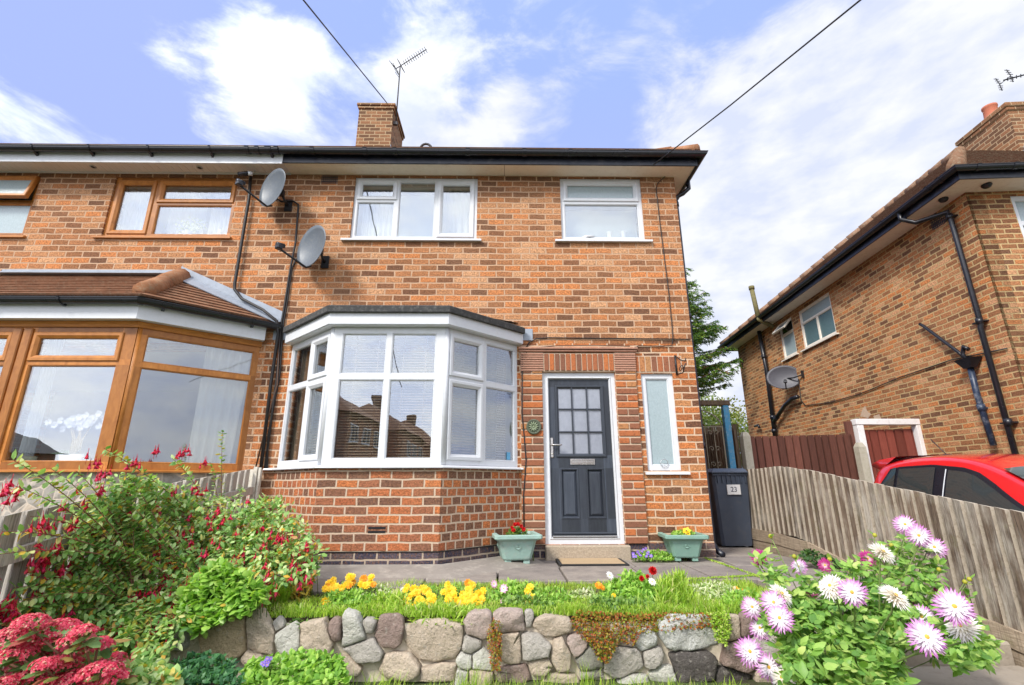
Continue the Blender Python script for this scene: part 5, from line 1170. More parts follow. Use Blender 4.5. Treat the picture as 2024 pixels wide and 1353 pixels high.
# brown fence across the side of the right hand drive
bf = empty('close_board_fence', (5, 2, 0), 'dark brown stained fence between two concrete posts behind the drive', 'fence')
part('board_panel', M_BROWNF, bf, lambda b: board_run(b, 2.02, 4.12, 5.90, [(4.1, 1.61), (5.9, 1.645)], [(4.1, -.2), (5.9, -.25)], .125, -1, axis='x', rag=.001))
part('gap_shade_sheet', M_GAP, bf, lambda b: backing(b, 2.035, [4.12, 5.9], [(4.1, 1.61), (5.9, 1.645)], [(4.1, -.2), (5.9, -.25)], 'x'))
boxes('rail', M_BROWNF, bf, [(4.12, 5.9, 2.04, 2.10, .2, .28), (4.12, 5.9, 2.04, 2.10, 1.3, 1.38)][:1])
cpst = [(4.05, 1.98, 1.68), (5.93, 1.93, 1.50)]
for (x, y, z) in cpst: part('concrete_post', M_CONCP, bf, lambda b: b.raw([(x+sx*.062*k, y+sy*.062*k, zz) for zz, k in ((-.5, 1), (z-.07, 1), (z, .55)) for sx, sy in ((-1, -1), (1, -1), (1, 1), (-1, 1))], [(i*4+j, i*4+(j+1) % 4, (i+1)*4+(j+1) % 4, (i+1)*4+j) for i in range(2) for j in range(4)]+[(8, 9, 10, 11)], None, False))
wg = empty('side_gate', (6.5, 2, 0), 'reddish brown boarded gate in a peeling white frame beside the right hand house', 'gate')
gl_, gr_ = at(1690, 835, 2.0), at(1815, 830, 2.0)
boxes('gate_frame', M_WHITEG, wg, [(gl_.x, gl_.x+.11, 1.96, 2.08, -.4, 1.80), (7.0, 7.10, 1.96, 2.08, -.4, 1.80), (gl_.x-.01, 7.11, 1.95, 2.09, 1.802, 1.90)], bev=.006)
part('gate_leaf', M_REDGATE, wg, lambda b: board_run(b, 2.06, gl_.x+.115, 6.995, [(6, 1.72), (7, 1.74)], [(6, -.3), (7, -.3)], .15, -1, axis='x', rag=.001))
part('gap_shade_sheet', M_GAP, wg, lambda b: backing(b, 2.075, [gl_.x+.115, 6.995], [(6, 1.72), (7, 1.74)], [(6, -.3), (7, -.3)], 'x'))
boxes('gate_post', M_BROWNF, wg, [(gl_.x-.12, gl_.x-.02, 2.05, 2.12, -.3, 1.87)])
# blue posted gate beside the house
bg_ = empty('wrought_iron_gate', (3.1, 1.9, 0), 'wrought iron side gate with an arched top, hung from a peeling blue post', 'gate')
t0 = at(1432, 798, 1.9); 
boxes('gate_post', M_BLUEP, bg_, [(t0.x-.05, t0.x+.05, 1.86, 1.95, -.1, t0.z-.03)], bev=.006)
boxes('cross_beam', M_OLDF, bg_, [(2.56, t0.x+.08, 1.855, 1.955, t0.z-.028, t0.z+.06)], bev=.01)
def irong(b):
    x0, x1 = 2.62, t0.x-.09; zt = 1.78
    b.tube([(x0, 1.9, .05), (x0, 1.9, zt)], .012, 6); b.tube([(x1, 1.9, .05), (x1, 1.9, zt)], .012, 6)
    cx = (x0+x1)/2; b.tube([(cx+(x1-x0)/2*math.cos(a), 1.9, zt-.02+.30*math.sin(a)) for a in [math.pi*k/14 for k in range(15)]], .011, 6)
    for z in (.15, .95, zt-.02): b.tube([(x0, 1.9, z), (x1, 1.9, z)], .010, 6)
    for k in range(1, 7): x = x0+(x1-x0)*k/7; b.tube([(x, 1.9, .1), (x, 1.9, zt-.02)], .007, 5)
    for cx_ in (x0+.17, x1-.17):
        for zc in (1.4, 1.15, 1.66):
            for s_ in (-1, 1): b.tube([(cx_+s_*(.05+.045*math.cos(a)*(1-a/9)), 1.885, zc+.045*math.sin(a)*(1-a/9)) for a in [k*.6 for k in range(12)]], .006, 5)
part('ironwork', m_plain('rusty pale iron', (.22, .19, .13), .7, var=.3), bg_, irong)
of = empty('old_board_fence', (3.5, 4, 0), 'old grey brown boards standing behind the iron gate', 'fence')
part('board_panel', M_OLDF, of, lambda b: board_run(b, 3.6, 2.62, 4.75, [(2.6, 1.80), (4.7, 2.02)], [(2.6, -.1), (4.8, -.1)], .11, -1, axis='x', rag=.03))
part('board_panel', M_OLDF, of, lambda b: board_run(b, 3.93, 2.05, 3.5, [(2, 1.75), (3.5, 1.8)], [(2, -.1), (3.5, -.1)], .11, -1, rag=.03))
# ------------------------------------------------------------ wheelie bin
bn = empty('wheelie_bin', (3.27, 1.1, 0), 'blue grey wheelie bin with a white number 23 label, standing by the house corner', 'bin')
bx, by = 3.25, .92
def binb(b):
    n = []
    for z, w_, d_ in ((.02, .215, .40), (.06, .225, .42), (.92, .265, .53), (.98, .27, .54)):
        for (sx, sy) in ((-1, 0), (1, 0), (1, 1), (-1, 1)):
            r = .035
            cx_, cy_ = bx+sx*w_, by+sy*d_+(.98-z)*.02
            for (ax, ay) in (((0, 1), (1, 0)) if (sx, sy) == (-1, 0) else ((-1, 0), (0, 1)) if (sx, sy) == (1, 0) else ((0, -1), (-1, 0)) if (sx, sy) == (1, 1) else ((1, 0), (0, -1))):
                n.append((cx_+ax*r, cy_+ay*r, z))
    fs = [(j*8+i, j*8+(i+1) % 8, (j+1)*8+(i+1) % 8, (j+1)*8+i) for j in range(3) for i in range(8)]+[tuple(reversed(range(8)))]
    b.raw(n, fs, None, False)
    for i in range(7): x = bx-.20+i*.066; b.box(x-.006, x+.006, by-.022, by+.0, .86, .955)
    b.box(bx-.275, bx+.275, by-.02, by+.56, .955, .985, bev=.008)
part('bin_body', M_BIN, bn, binb)
def lidb(b):
    b.box(bx-.295, bx+.295, by-.045, by+.60, .988, 1.022, bev=.012)
    b.raw([(bx+sx*w_, by+yy, z) for z, w_, y0, y1 in ((1.022, .26, .0, .55), (1.06, .22, .05, .5)) for sx, yy in ((-1, y0), (1, y0), (1, y1), (-1, y1))], [(0, 1, 5, 4), (1, 2, 6, 5), (2, 3, 7, 6), (3, 0, 4, 7), (4, 5, 6, 7)], None, False)
    for i in range(18): x = bx-.28+i*.033; b.box(x-.004, x+.004, by-.05, by-.04, .99, 1.012)
part('lid', M_BIN, bn, lidb)
part('hinge', M_RUBBER, bn, lambda b: (b.tube([(bx-.22, by+.62, 1.0), (bx+.22, by+.62, 1.0)], .014, 8), [b.tube([(bx+x, by+.55, .97), (bx+x, by+.62, 1.04), (bx+x, by+.60, 1.07)], .016, 8) for x in (-.16, .22)]))
for sx in (-.24, .24): part('wheel', M_RUBBER, bn, lambda b: b.tube([(bx+sx-.03, by+.46, .10), (bx+sx+.03, by+.46, .10)], .10, 18))
lb = boxes('label', m_plain('white label', (.72, .70, .68), .5, var=.04), bn, [(bx-.085, bx+.105, by-.026+.006, by-.008, .70, .835)])
def text_mesh(name, body, size, loc, rot, m, parent, ext=.0012, font=None):
    cu = bpy.data.curves.new(name, 'FONT'); cu.body = body; cu.size = size; cu.extrude = ext; cu.align_x = 'CENTER'; cu.align_y = 'CENTER'
    o = bpy.data.objects.new(name, cu); COL.objects.link(o); dg = bpy.context.evaluated_depsgraph_get(); me = bpy.data.meshes.new_from_object(o.evaluated_get(dg)); bpy.data.objects.remove(o)
    Mx = Matrix.Translation(loc) @ rot; me.transform(Mx); return link(name, me, m, parent)
text_mesh('number', '23', .095, (bx+.01, by-.022, .767), Matrix.Rotation(math.pi/2, 4, 'X'), m_plain('dark navy print', (.02, .025, .06), .6), lb)
# ------------------------------------------------------------ doormat and planters
dm = empty('doormat', (.98, -.3, 0), 'tan coir doormat with a black rubber edge in front of the door', 'doormat')
boxes('rubber_edge', M_RUBBER, dm, [(.60, 1.36, -.55, -.515, .001, .016), (.60, .635, -.513, -.11, .001, .016), (1.325, 1.36, -.513, -.11, .001, .016)], bev=.003)
boxes('coir', m_plain('coir', (.50, .36, .21), .95, var=.25, vs=50, bump=1, bs=200, dirt=.4, dirtc=(.35, .25, .15)), dm, [(.637, 1.323, -.513, -.105, .001, .018)])
def planter(cx, cy, lab, m, s_=1.0, rot=0):
    p = empty('planter', (cx, cy, 0), lab, 'planter', 'green planters beside the front door'); M = Matrix.Translation((cx, cy, 0)) @ Matrix.Rotation(rot, 4, 'Z') @ Matrix.Scale(s_, 4)
    def oct_(w_, ch, z): return [(w_-ch, -w_, z), (w_, -w_+ch, z), (w_, w_-ch, z), (w_-ch, w_, z), (-w_+ch, w_, z), (-w_, w_-ch, z), (-w_, -w_+ch, z), (-w_+ch, -w_, z)]
    def f(b):
        L = [(.145, .03, .045), (.155, .03, .06), (.20, .035, .235), (.205, .035, .24), (.245, .02, .255), (.255, .02, .265), (.255, .02, .295), (.245, .02, .302), (.205, .02, .302), (.195, .02, .265)]
        vs = [q for l in L for q in oct_(*l)]; n = 8
        b.raw(vs, [(j*n+i, j*n+(i+1) % n, (j+1)*n+(i+1) % n, (j+1)*n+i) for j in range(len(L)-1) for i in range(n)]+[tuple(reversed(range(8)))], None, False)
        for k in range(4):
            R_ = Matrix.Rotation(k*math.pi/2, 4, 'Z') @ Matrix.Translation((0, -.178, .15)) @ Matrix.Rotation(math.radians(14.5), 4, 'X')
            for x in (-.15, -.05, .05, .15): b.box(x*.86-.010, x*.86+.010, -.010, .004, -.075, .07, R_, bev=.003)
            b.raw([tuple((R_ @ Vector((math.cos(a)*.035, -.008-.006*(math.cos(a*4)), math.sin(a)*.022+.03)))) for a in [i*math.pi/6 for i in range(12)]], [tuple(range(12))], None, False)
    part('pot', m, p, f, M)
    for sx in (-1, 1):
        for sy in (-1, 1): part('foot', m, p, lambda b: b.box(sx*.10-.035, sx*.10+.035, sy*.10-.035, sy*.10+.035, .002, .044, bev=.006), M)
    part('compost', M_SOIL, p, lambda b: b.box(-.196, .196, -.196, .196, .255, .272), M)
    return p
P1 = (.13, -.30); P2 = (2.09, -.16)
planter(P1[0], P1[1], 'pale frosted green planter with red geraniums, left of the doorstep', M_POT, 1.04, math.radians(8)); planter(P2[0], P2[1], 'darker green planter with a yellow pansy, by the house corner', M_POT2, .96, math.radians(-4))
# ------------------------------------------------------------ red hatchback
car = empty('parked_car', (5.25, -2, -.4), 'shiny red hatchback parked on the drive behind the sloping fence', 'car')
CX = 5.28; ST = [  # y, z bottom, z belt, z roof, half width, half roof width
 (.30, -.10, .20, .26, .60, .50), (.25, -.20, .34, .50, .78, .56), (.18, -.22, .40, .76, .83, .575), (.07, -.22, .43, .99, .845, .575), (-.06, -.22, .44, 1.105, .85, .585), (-.45, -.22, .44, 1.15, .86, .60),
 (-.90, -.22, .43, 1.16, .865, .60), (-1.25, -.22, .42, 1.115, .865, .585), (-1.52, -.22, .41, 1.01, .865, .565), (-1.85, -.22, .40, .83, .86, .60), (-2.30, -.22, .385, .58, .855, .66), (-2.50, -.22, .37, .47, .85, .66), (-3.2, -.22, .32, .38, .83, .62), (-3.85, -.20, .2, .25, .76, .55), (-4.08, -.12, .05, .10, .60, .45)]
def ring_(s): 
    y, zb, zl, zr, hw_, hr = s; h = []
    h = [(hw_*.93, zb), (hw_*.985, zb+.12), (hw_, (zb+zl)*.5+.05), (hw_*.985, zl-.06), (hw_*.955, zl)]
    for k in (.2, .4, .6, .8): h.append((hw_*.955+(hr-hw_*.955)*(k+.10*math.sin(math.pi*k)*-.6), zl+(zr-.055-zl)*k))
    h += [(hr, zr-.055), (hr*.93, zr-.022), (hr*.7, zr-.004), (hr*.35, zr+.008), (0, zr+.012)]
    return h
def carb(b):
    rings = []
    for s in ST: h = ring_(s); rings.append([(CX-x, s[0], z) for x, z in h]+[(CX+x, s[0], z) for x, z in reversed(h[:-1])])
    n = len(rings[0]); vs = [q for r in rings for q in r]
    fs = [(j*n+i, (j+1)*n+i, (j+1)*n+(i+1), j*n+i+1) for j in range(len(rings)-1) for i in range(n-1)]
    fs += [tuple(range(n)), tuple(reversed(range((len(rings)-1)*n, len(rings)*n)))]
    b.raw(vs, fs, None, True)
cb = part('body', M_REDP, car, carb)
md = cb.modifiers.new('sub', 'SUBSURF'); md.levels = 2; md.render_levels = 2
def SP(side, y, s, off=.0):
    S_ = sorted(ST, key=lambda q: q[0])
    for a, c in zip(S_, S_[1:]):
        if a[0] <= y <= c[0]: break
    t = (y-a[0])/(c[0]-a[0]); st_ = [a[i]+(c[i]-a[i])*t for i in range(6)]
    _, zb, zl, zr, hw_, hr = st_; k = s; x = hw_*.955+(hr-hw_*.955)*(k+.10*math.sin(math.pi*k)*-.6); z = zl+(zr-.055-zl)*k
    return Vector((CX+side*(x+off), y, z))
def patch(b, side, Ys, lo, hi, off):
    "Ys list of y; lo/hi functions of y giving the height fraction"
    vs = []; N_ = 5
    for y in Ys:
        for k in range(N_+1): s = lo(y)+(hi(y)-lo(y))*k/N_; vs.append(SP(side, y, s, off))
    M_ = N_+1; b.raw(vs, [(i*M_+k, (i+1)*M_+k, (i+1)*M_+k+1, i*M_+k+1) for i in range(len(Ys)-1) for k in range(N_)])
def rng(a, c, n=8): return [a+(c-a)*i/n for i in range(n+1)]
M_CGL = NT('dark car glass'); M_CGL.pbr((.035, .04, .04), .04, spec=1.0, coat=.6); M_CGL = M_CGL.m
top_ = lambda y: .88 if y > -1.35 else max(.05, .88-(-1.35-y)*.62)
def rearq(y): return .88-max(0, (y+.33))*2.0
for sd_ in (-1, 1):
    part('window_trim', M_CARBLK, car, lambda b: patch(b, sd_, rng(-2.28, -.06, 30), lambda y: .02, lambda y: min(top_(y)+.05, .91, rearq(y)+.12), .012))
    for (a, c, f) in ((-.39, -.12, lambda y: rearq(y)+.03), (-.94, -.44, lambda y: .87), (-2.20, -1.09, lambda y: top_(y)-.03)):
        part('side_window', M_CGL, car, lambda b: patch(b, sd_, rng(a, c, 12), lambda y: .07, f, .02))
    part('pillar_trim', M_PVC, car, lambda b: patch(b, sd_, rng(-1.072, -1.06, 1), lambda y: .08, lambda y: .86, .022)) if sd_ < 0 else None
def wsh(b):
    vs = []
    for (y, z) in ((-1.56, .985), (-2.3, .60)):
        for k in range(9): x = -1+k/4; st_ = .54 if y > -2 else .64; vs.append((CX+x*st_, y-.03*(1-x*x), z+.035*(1-x*x)))
    b.raw(vs, [(k, k+1, 9+k+1, 9+k) for k in range(8)])
part('windscreen', M_CGL, car, wsh)
part('rear_spoiler', M_REDP, car, lambda b: b.raw([(CX+x*w_, y, z+.02*(1-x*x)) for y, z, w_ in ((-.35, 1.155, .585), (-.06, 1.13, .575), (.10, 1.085, .565), (.09, 1.05, .565), (-.04, 1.01, .57)) for x in (-1, -.5, 0, .5, 1)], [(j*5+i, j*5+i+1, (j+1)*5+i+1, (j+1)*5+i) for j in range(4) for i in range(4)]+[(0, 5, 10, 15, 20), (24, 19, 14, 9, 4)]))
part('roof_aerial', M_CARBLK, car, lambda b: (b.tube([(CX, -.40, 1.165), (CX, -.22, 1.37)], .005, 6), b.box(CX-.03, CX+.03, -.44, -.36, 1.155, 1.18, bev=.006)))
for sx in (-1, 1):
    for y in (-.55, -3.2):
        w_ = part('wheel', M_RUBBER, car, lambda b: b.lathe([(.17, -.10), (.29, -.10), (.315, -.07), (.315, .07), (.29, .10), (.17, .10)], 28, Matrix.Translation((CX+sx*.80, y, -.095)) @ Matrix.Rotation(math.pi/2, 4, 'Y')))
        part('rim', M_ALU, w_, lambda b: (b.lathe([(.0, sx*.09), (.05, sx*.095), (.19, sx*.06), (.2, sx*.10)], 28, Matrix.Translation((CX+sx*.80, y, -.095)) @ Matrix.Rotation(math.pi/2, 4, 'Y')),))
    part('headlight', M_FROST, car, lambda b: b.box(CX+sx*.62-.12, CX+sx*.62+.12, -3.98, -3.8, .12, .26, bev=.03)); part('tail_light', m_plain('red lens', (.4, .01, .01), .2), car, lambda b: b.box(CX+sx*.70-.06, CX+sx*.70+.07, .02, .17, .28, .50, bev=.02))
    part('door_mirror', M_REDP, car, lambda b: b.box(CX+sx*.93-.09, CX+sx*.93+.09, -2.25, -2.12, .50, .63, bev=.03))
# ------------------------------------------------------------ stone wall
WY = -2.42
sw = empty('stone_garden_wall', (0, WY, -.4), 'low rubble stone retaining wall with pale mortar holding up the flower bed', 'wall')
def m_stone(name, col):
    s = NT(name); v = s.coord('Object'); n = s.noise(v, 9, 9, .7); n2 = s.noise(v, 55, 5, .75)
    c = s.mix(n, tuple(x*.78 for x in col), tuple(min(.9, x*1.4) for x in col)); c = s.mix(s.ramp(n2, [(.52, (0, 0, 0)), (.66, (.5,)*3)]), c, tuple(x*.5 for x in col))
    c = s.mix(s.ramp(s.noise(v, 24, 6, .7), [(.56, (0, 0, 0)), (.68, (.6,)*3)]), c, (.6, .56, .48))
    s.pbr(c, .9, nrm=s.bump(s.math('ADD', n, s.math('MULTIPLY', n2, .6)), 1.0, .05), spec=.2); return s.m
SCOL = {k: m_stone('stone '+k, v) for k, v in dict(tan=(.62, .51, .39), pink=(.54, .43, .37), white=(.68, .64, .56), grey=(.52, .48, .42), dark=(.13, .115, .105), brown=(.34, .25, .21), gold=(.50, .39, .24), quartz=(.66, .66, .60), green=(.32, .31, .26)).items()}
def wallbody(b):
    nx, nz = 90, 12
    f = lambda i, j: (-2.75+4.95*i/nx, WY+.05+.03*mnoise.noise(Vector((i*.35, j*.5, 0))), -.62+.52*j/nz+.02*mnoise.noise(Vector((i*.3, 7, 0)))*(j/nz))
    vs = [f(i, j) for j in range(nz+1) for i in range(nx+1)]; m = nx+1
    vs += [(x, -2.24, z) for (x, y, z) in vs[-m:]]
    b.raw(vs, [(j*m+i, j*m+i+1, (j+1)*m+i+1, (j+1)*m+i) for j in range(nz+1) for i in range(nx)])
part('mortar', m_plain('pale mortar', (.62, .54, .42), .95, var=.25, bump=1, bs=30, vs=9, dirt=.4, dirtc=(.28, .22, .15)), sw, wallbody)
ZB = [(140, 600, 145, 140, 'gold', .1), (370, 600, 95, 150, 'tan', -.35), (565, 620, 75, 85, 'white', 0), (755, 610, 100, 100, 'tan', .2), (1000, 565, 75, 110, 'white', -.1), (1245, 570, 88, 98, 'brown', 0), (1050, 700, 160, 70, 'grey', -.15), (1545, 630, 195, 125, 'tan', -.1), (1320, 800, 130, 75, 'tan', .15),
      (1790, 665, 60, 65, 'grey', 0), (1850, 765, 75, 90, 'white', 0), (500, 525, 30, 42, 'grey', 0), (890, 560, 42, 65, 'brown', 0), (1600, 845, 150, 55, 'tan', 0), (330, 745, 60, 45, 'tan', 0), (960, 800, 90, 60, 'tan', 0), (1730, 870, 70, 50, 'white', 0), (1110, 530, 40, 40, 'grey', 0), (640, 780, 90, 50, 'tan', 0), (-180, 600, 60, 90, 'white', 0), (-300, 520, 60, 90, 'tan', 0)]
ZC = [(160, 665, 88, 88, 'pink', 0), (365, 640, 108, 70, 'pink', -.1), (645, 675, 122, 64, 'tan', -.12), (375, 815, 72, 95, 'tan', 0), (530, 805, 98, 72, 'grey', -.1), (490, 620, 30, 52, 'grey', .1), (705, 850, 60, 108, 'tan', -.15), (812, 795, 58, 66, 'pink', 0), (560, 940, 78, 48, 'tan', 0), (905, 890, 85, 70, 'green', 0), (1120, 905, 118, 98, 'grey', 0), (1320, 870, 58, 62, 'grey', 0), (1270, 760, 60, 70, 'quartz', .2),
      (1570, 715, 175, 98, 'quartz', 0), (1570, 935, 168, 82, 'dark', -.05), (1850, 1010, 125, 55, 'dark', -.2), (1900, 870, 100, 95, 'brown', 0), (1860, 680, 48, 80, 'tan', 0), (915, 990, 78, 28, 'grey', 0), (1970, 670, 62, 70, 'brown', 0), (250, 800, 36, 60, 'brown', 0), (70, 900, 60, 60, 'white', 0), (1130, 760, 55, 45, 'pink', 0), (1400, 990, 100, 50, 'white', .2), (2080, 820, 90, 110, 'grey', 0), (2120, 1010, 110, 70, 'tan', 0), (1180, 1040, 120, 40, 'white', 0), (690, 1030, 120, 45, 'tan', 0), (400, 990, 120, 50, 'brown', 0), (150, 1000, 90, 60, 'tan', 0)]
SEEDS = [(400+x/3.373, 1080+y/3.373, a/3.373, c/3.373, k) for x, y, a, c, k, r in ZB]+[(900+x/3.373, 1040+y/3.373, a/3.373, c/3.373, k) for x, y, a, c, k, r in ZC]
def clip_half(P, ax, ay, c):
    "keep ax*x+ay*y <= c"
    out = []
    for i in range(len(P)):
        p, q = P[i], P[(i+1) % len(P)]; dp, dq = ax*p[0]+ay*p[1]-c, ax*q[0]+ay*q[1]-c
        if dp <= 0: out.append(p)
        if (dp < 0) != (dq < 0) and dp != dq: t = dp/(dp-dq); out.append((p[0]+t*(q[0]-p[0]), p[1]+t*(q[1]-p[1])))
    return out
def stone_cell(i):
    x, y, a, c, col = SEEDS[i]; R = random.Random(i*7+3)
    P = []
    for k in range(10):   # each stone starts as a rough facetted outline, then neighbours press flat joints into it
        an = 2*math.pi*(k+R.uniform(-.3, .3))/10; e = .72; q = R.uniform(1.12, 1.36)
        P.append((x+a*q*math.copysign(abs(math.cos(an))**e, math.cos(an)), y+c*q*math.copysign(abs(math.sin(an))**e, math.sin(an))))
    for j, (x2, y2, a2, c2, _) in enumerate(SEEDS):
        if j == i: continue
        dx, dy = x2-x, y2-y; d = math.hypot(dx, dy)
        if d > 110 or d < 1: continue
        ux, uy = dx/d, dy/d; r1 = 1/math.hypot(ux/a, uy/c); r2 = 1/math.hypot(ux/a2, uy/c2); t = d*r1/(r1+r2)-1.1
        P = clip_half(P, ux, uy, ux*x+uy*y+t)
    if len(P) < 3: return
    # resample the outline
    pts = []
    for k in range(len(P)):
        p, q = P[k], P[(k+1) % len(P)]; L = math.dist(p, q); n = max(1, int(L/5))
        for m in range(n): t = m/n; pts.append((p[0]+(q[0]-p[0])*t+R.uniform(-.7, .7), p[1]+(q[1]-p[1])*t+R.uniform(-.7, .7)))
    cx = sum(p[0] for p in pts)/len(pts); cy = sum(p[1] for p in pts)/len(pts); n = len(pts); vs = []; tilt = R.uniform(-.25, .25); tz = R.uniform(-.25, .25); D0 = R.uniform(.035, .07)
    c0 = at(cx, cy, WY)
    for (f, dep) in ((1.0, -.03), (1.0, .024), (.965, .036), (.86, .042), (.62, .046), (.3, .048), (0.02, .048)):
        for (px, py) in pts:
            w_ = at(cx+(px-cx)*f, cy+(py-cy)*f, WY); lx, lz = w_.x-c0.x, w_.z-c0.z
            nz_ = mnoise.noise(Vector((w_.x*11+i, w_.z*11, 2))); nf = abs(mnoise.noise(Vector((w_.x*24+i, w_.z*24, 5))))
            y_ = WY+.035-(dep*(D0/.05)+(tilt*lx+tz*lz if dep > 0 else 0)*.6+(.020*nz_-.008*nf if dep > .02 else 0)); vs.append((w_.x, y_, w_.z))
    b = MB(); fs = [(j*n+k, j*n+(k+1) % n, (j+1)*n+(k+1) % n, (j+1)*n+k) for j in range(6) for k in range(n)]+[tuple(range(6*n, 7*n))]
    b.raw(vs, fs, None, True); b.build('stone', SCOL[col], sw)
for i in range(len(SEEDS)): stone_cell(i)

# ------------------------------------------------------------ leaves
def leaf(b, p, d, L, w_, up=None, droop=.0):
    d = d.normalized(); s = d.cross(up if up is not None else Vector((0, 0, 1)))
    if s.length < .05: s = Vector((1, 0, 0))
    s = s.normalized()*w_/2; n = s.cross(d).normalized(); m1 = p+d*L*.35+n*L*.05; m2 = p+d*L*.72-n*L*droop; t = p+d*L-n*L*(.08+droop*2)
    i = len(b.v); b.v += [tuple(p), tuple(m1+s-n*.15*w_), tuple(m2+s*.75-n*.15*w_), tuple(t), tuple(m2-s*.75-n*.15*w_), tuple(m1-s-n*.15*w_), tuple((m1+m2)/2)]
    for f in ((0, 1, 6), (1, 2, 6), (2, 3, 6), (3, 4, 6), (4, 5, 6), (5, 0, 6)): b.f.append(tuple(i+k for k in f)); b.uv.append([(0, 0)]*3); b.mi.append(b.cur); b.sm.append(True)
def leafq(b, p, d, L, w_, R):
    d = d.normalized(); s = d.cross(Vector((R.gauss(0, 1), R.gauss(0, 1), R.gauss(0, 1)))).normalized()*w_/2; i = len(b.v)
    b.v += [tuple(p), tuple(p+d*L*.5+s), tuple(p+d*L), tuple(p+d*L*.5-s)]; b.f.append((i, i+1, i+2, i+3)); b.uv.append([(0, 0), (.5, 1), (1, 0), (.5, 0)]); b.mi.append(b.cur); b.sm.append(False)
def rv(R): 
    v = Vector((R.gauss(0, 1), R.gauss(0, 1), R.gauss(0, 1))); return v.normalized()
def inpoly(P, x, y):
    c = False; j = len(P)-1
    for i in range(len(P)):
        if (P[i][1] > y) != (P[j][1] > y) and x < (P[j][0]-P[i][0])*(y-P[i][1])/(P[j][1]-P[i][1])+P[i][0]: c = not c
        j = i
    return c
def samp(P, R):
    xs = [p[0] for p in P]; ys = [p[1] for p in P]
    while True:
        x, y = R.uniform(min(xs), max(xs)), R.uniform(min(ys), max(ys))
        if inpoly(P, x, y): return x, y
G_MID = m_leaf('mid green leaf', [(0, (.07, .16, .035)), (.4, (.15, .28, .055)), (.75, (.23, .38, .08)), (1, (.34, .46, .15))])
G_FUCH = m_leaf('fuchsia leaf', [(0, (.10, .24, .06)), (.3, (.24, .44, .11)), (.6, (.42, .60, .22)), (.8, (.60, .70, .36)), (.9, (.55, .48, .12)), (.96, (.62, .38, .04)), (1, (.42, .2, .08))])
G_BRIGHT = m_leaf('fresh green leaf', [(0, (.14, .32, .04)), (.5, (.28, .50, .07)), (1, (.44, .62, .14))])
G_LIME = m_leaf('lime grass blade', [(0, (.20, .36, .03)), (.5, (.36, .55, .06)), (.85, (.52, .64, .12)), (1, (.60, .54, .28))], trans=.4)
G_DARK = m_leaf('dark green leaf', [(0, (.02, .06, .02)), (.5, (.05, .12, .03)), (1, (.10, .19, .05))])
G_VAR = m_leaf('variegated leaf', [(0, (.18, .30, .06)), (.35, (.40, .52, .20)), (.6, (.62, .66, .42)), (1, (.72, .72, .55))])
G_SEDUM = m_leaf('sedum leaf', [(0, (.14, .20, .02)), (.3, (.26, .30, .03)), (.5, (.36, .22, .03)), (.75, (.42, .12, .03)), (1, (.30, .06, .03))])
G_DAHL = m_leaf('dahlia leaf', [(0, (.11, .25, .05)), (.45, (.21, .39, .07)), (.8, (.34, .52, .12)), (1, (.50, .58, .18))])
G_YEL = m_leaf('yellowing leaf', [(0, (.45, .36, .05)), (.5, (.60, .48, .08)), (1, (.62, .26, .04))])
G_CON = m_leaf('conifer needle', [(0, (.03, .09, .03)), (.5, (.08, .18, .03)), (.85, (.20, .32, .035)), (1, (.30, .42, .05))], trans=.15)
G_TREE = m_leaf('tree leaf', [(0, (.10, .16, .03)), (.5, (.22, .30, .06)), (1, (.38, .42, .13))])
G_HYD = m_leaf('hydrangea leaf', [(0, (.10, .22, .06)), (.6, (.20, .34, .12)), (.75, (.40, .38, .10)), (.88, (.45, .14, .10)), (1, (.40, .07, .08))])
C_FUCH = m_leaf('fuchsia flower', [(0, (.50, .008, .03)), (.5, (.62, .015, .05)), (1, (.60, .03, .13))], .4, .25)
C_HYD = m_leaf('hydrangea floret', [(0, (.50, .015, .05)), (.5, (.62, .04, .10)), (.85, (.66, .13, .18)), (1, (.68, .45, .30))], .5, .25)
C_YEL = m_leaf('yellow petal', [(0, (.85, .46, .01)), (.5, (.90, .60, .02)), (1, (.92, .70, .05))], .5, .25)
C_ORA = m_leaf('orange petal', [(0, (.75, .22, .01)), (1, (.85, .45, .02))], .5, .25)
C_RED = m_leaf('red petal', [(0, (.45, .008, .012)), (1, (.65, .02, .02))], .4, .2)
C_VIO = m_leaf('violet petal', [(0, (.12, .06, .45)), (1, (.25, .16, .65))], .5, .2)
C_STEM = m_plain('green stem', (.16, .22, .06), .6); C_TWIG = m_plain('brown twig', (.22, .10, .055), .7, var=.3)
C_CENT = m_plain('yellow flower centre', (.72, .42, .03), .8, var=.3, vs=60)

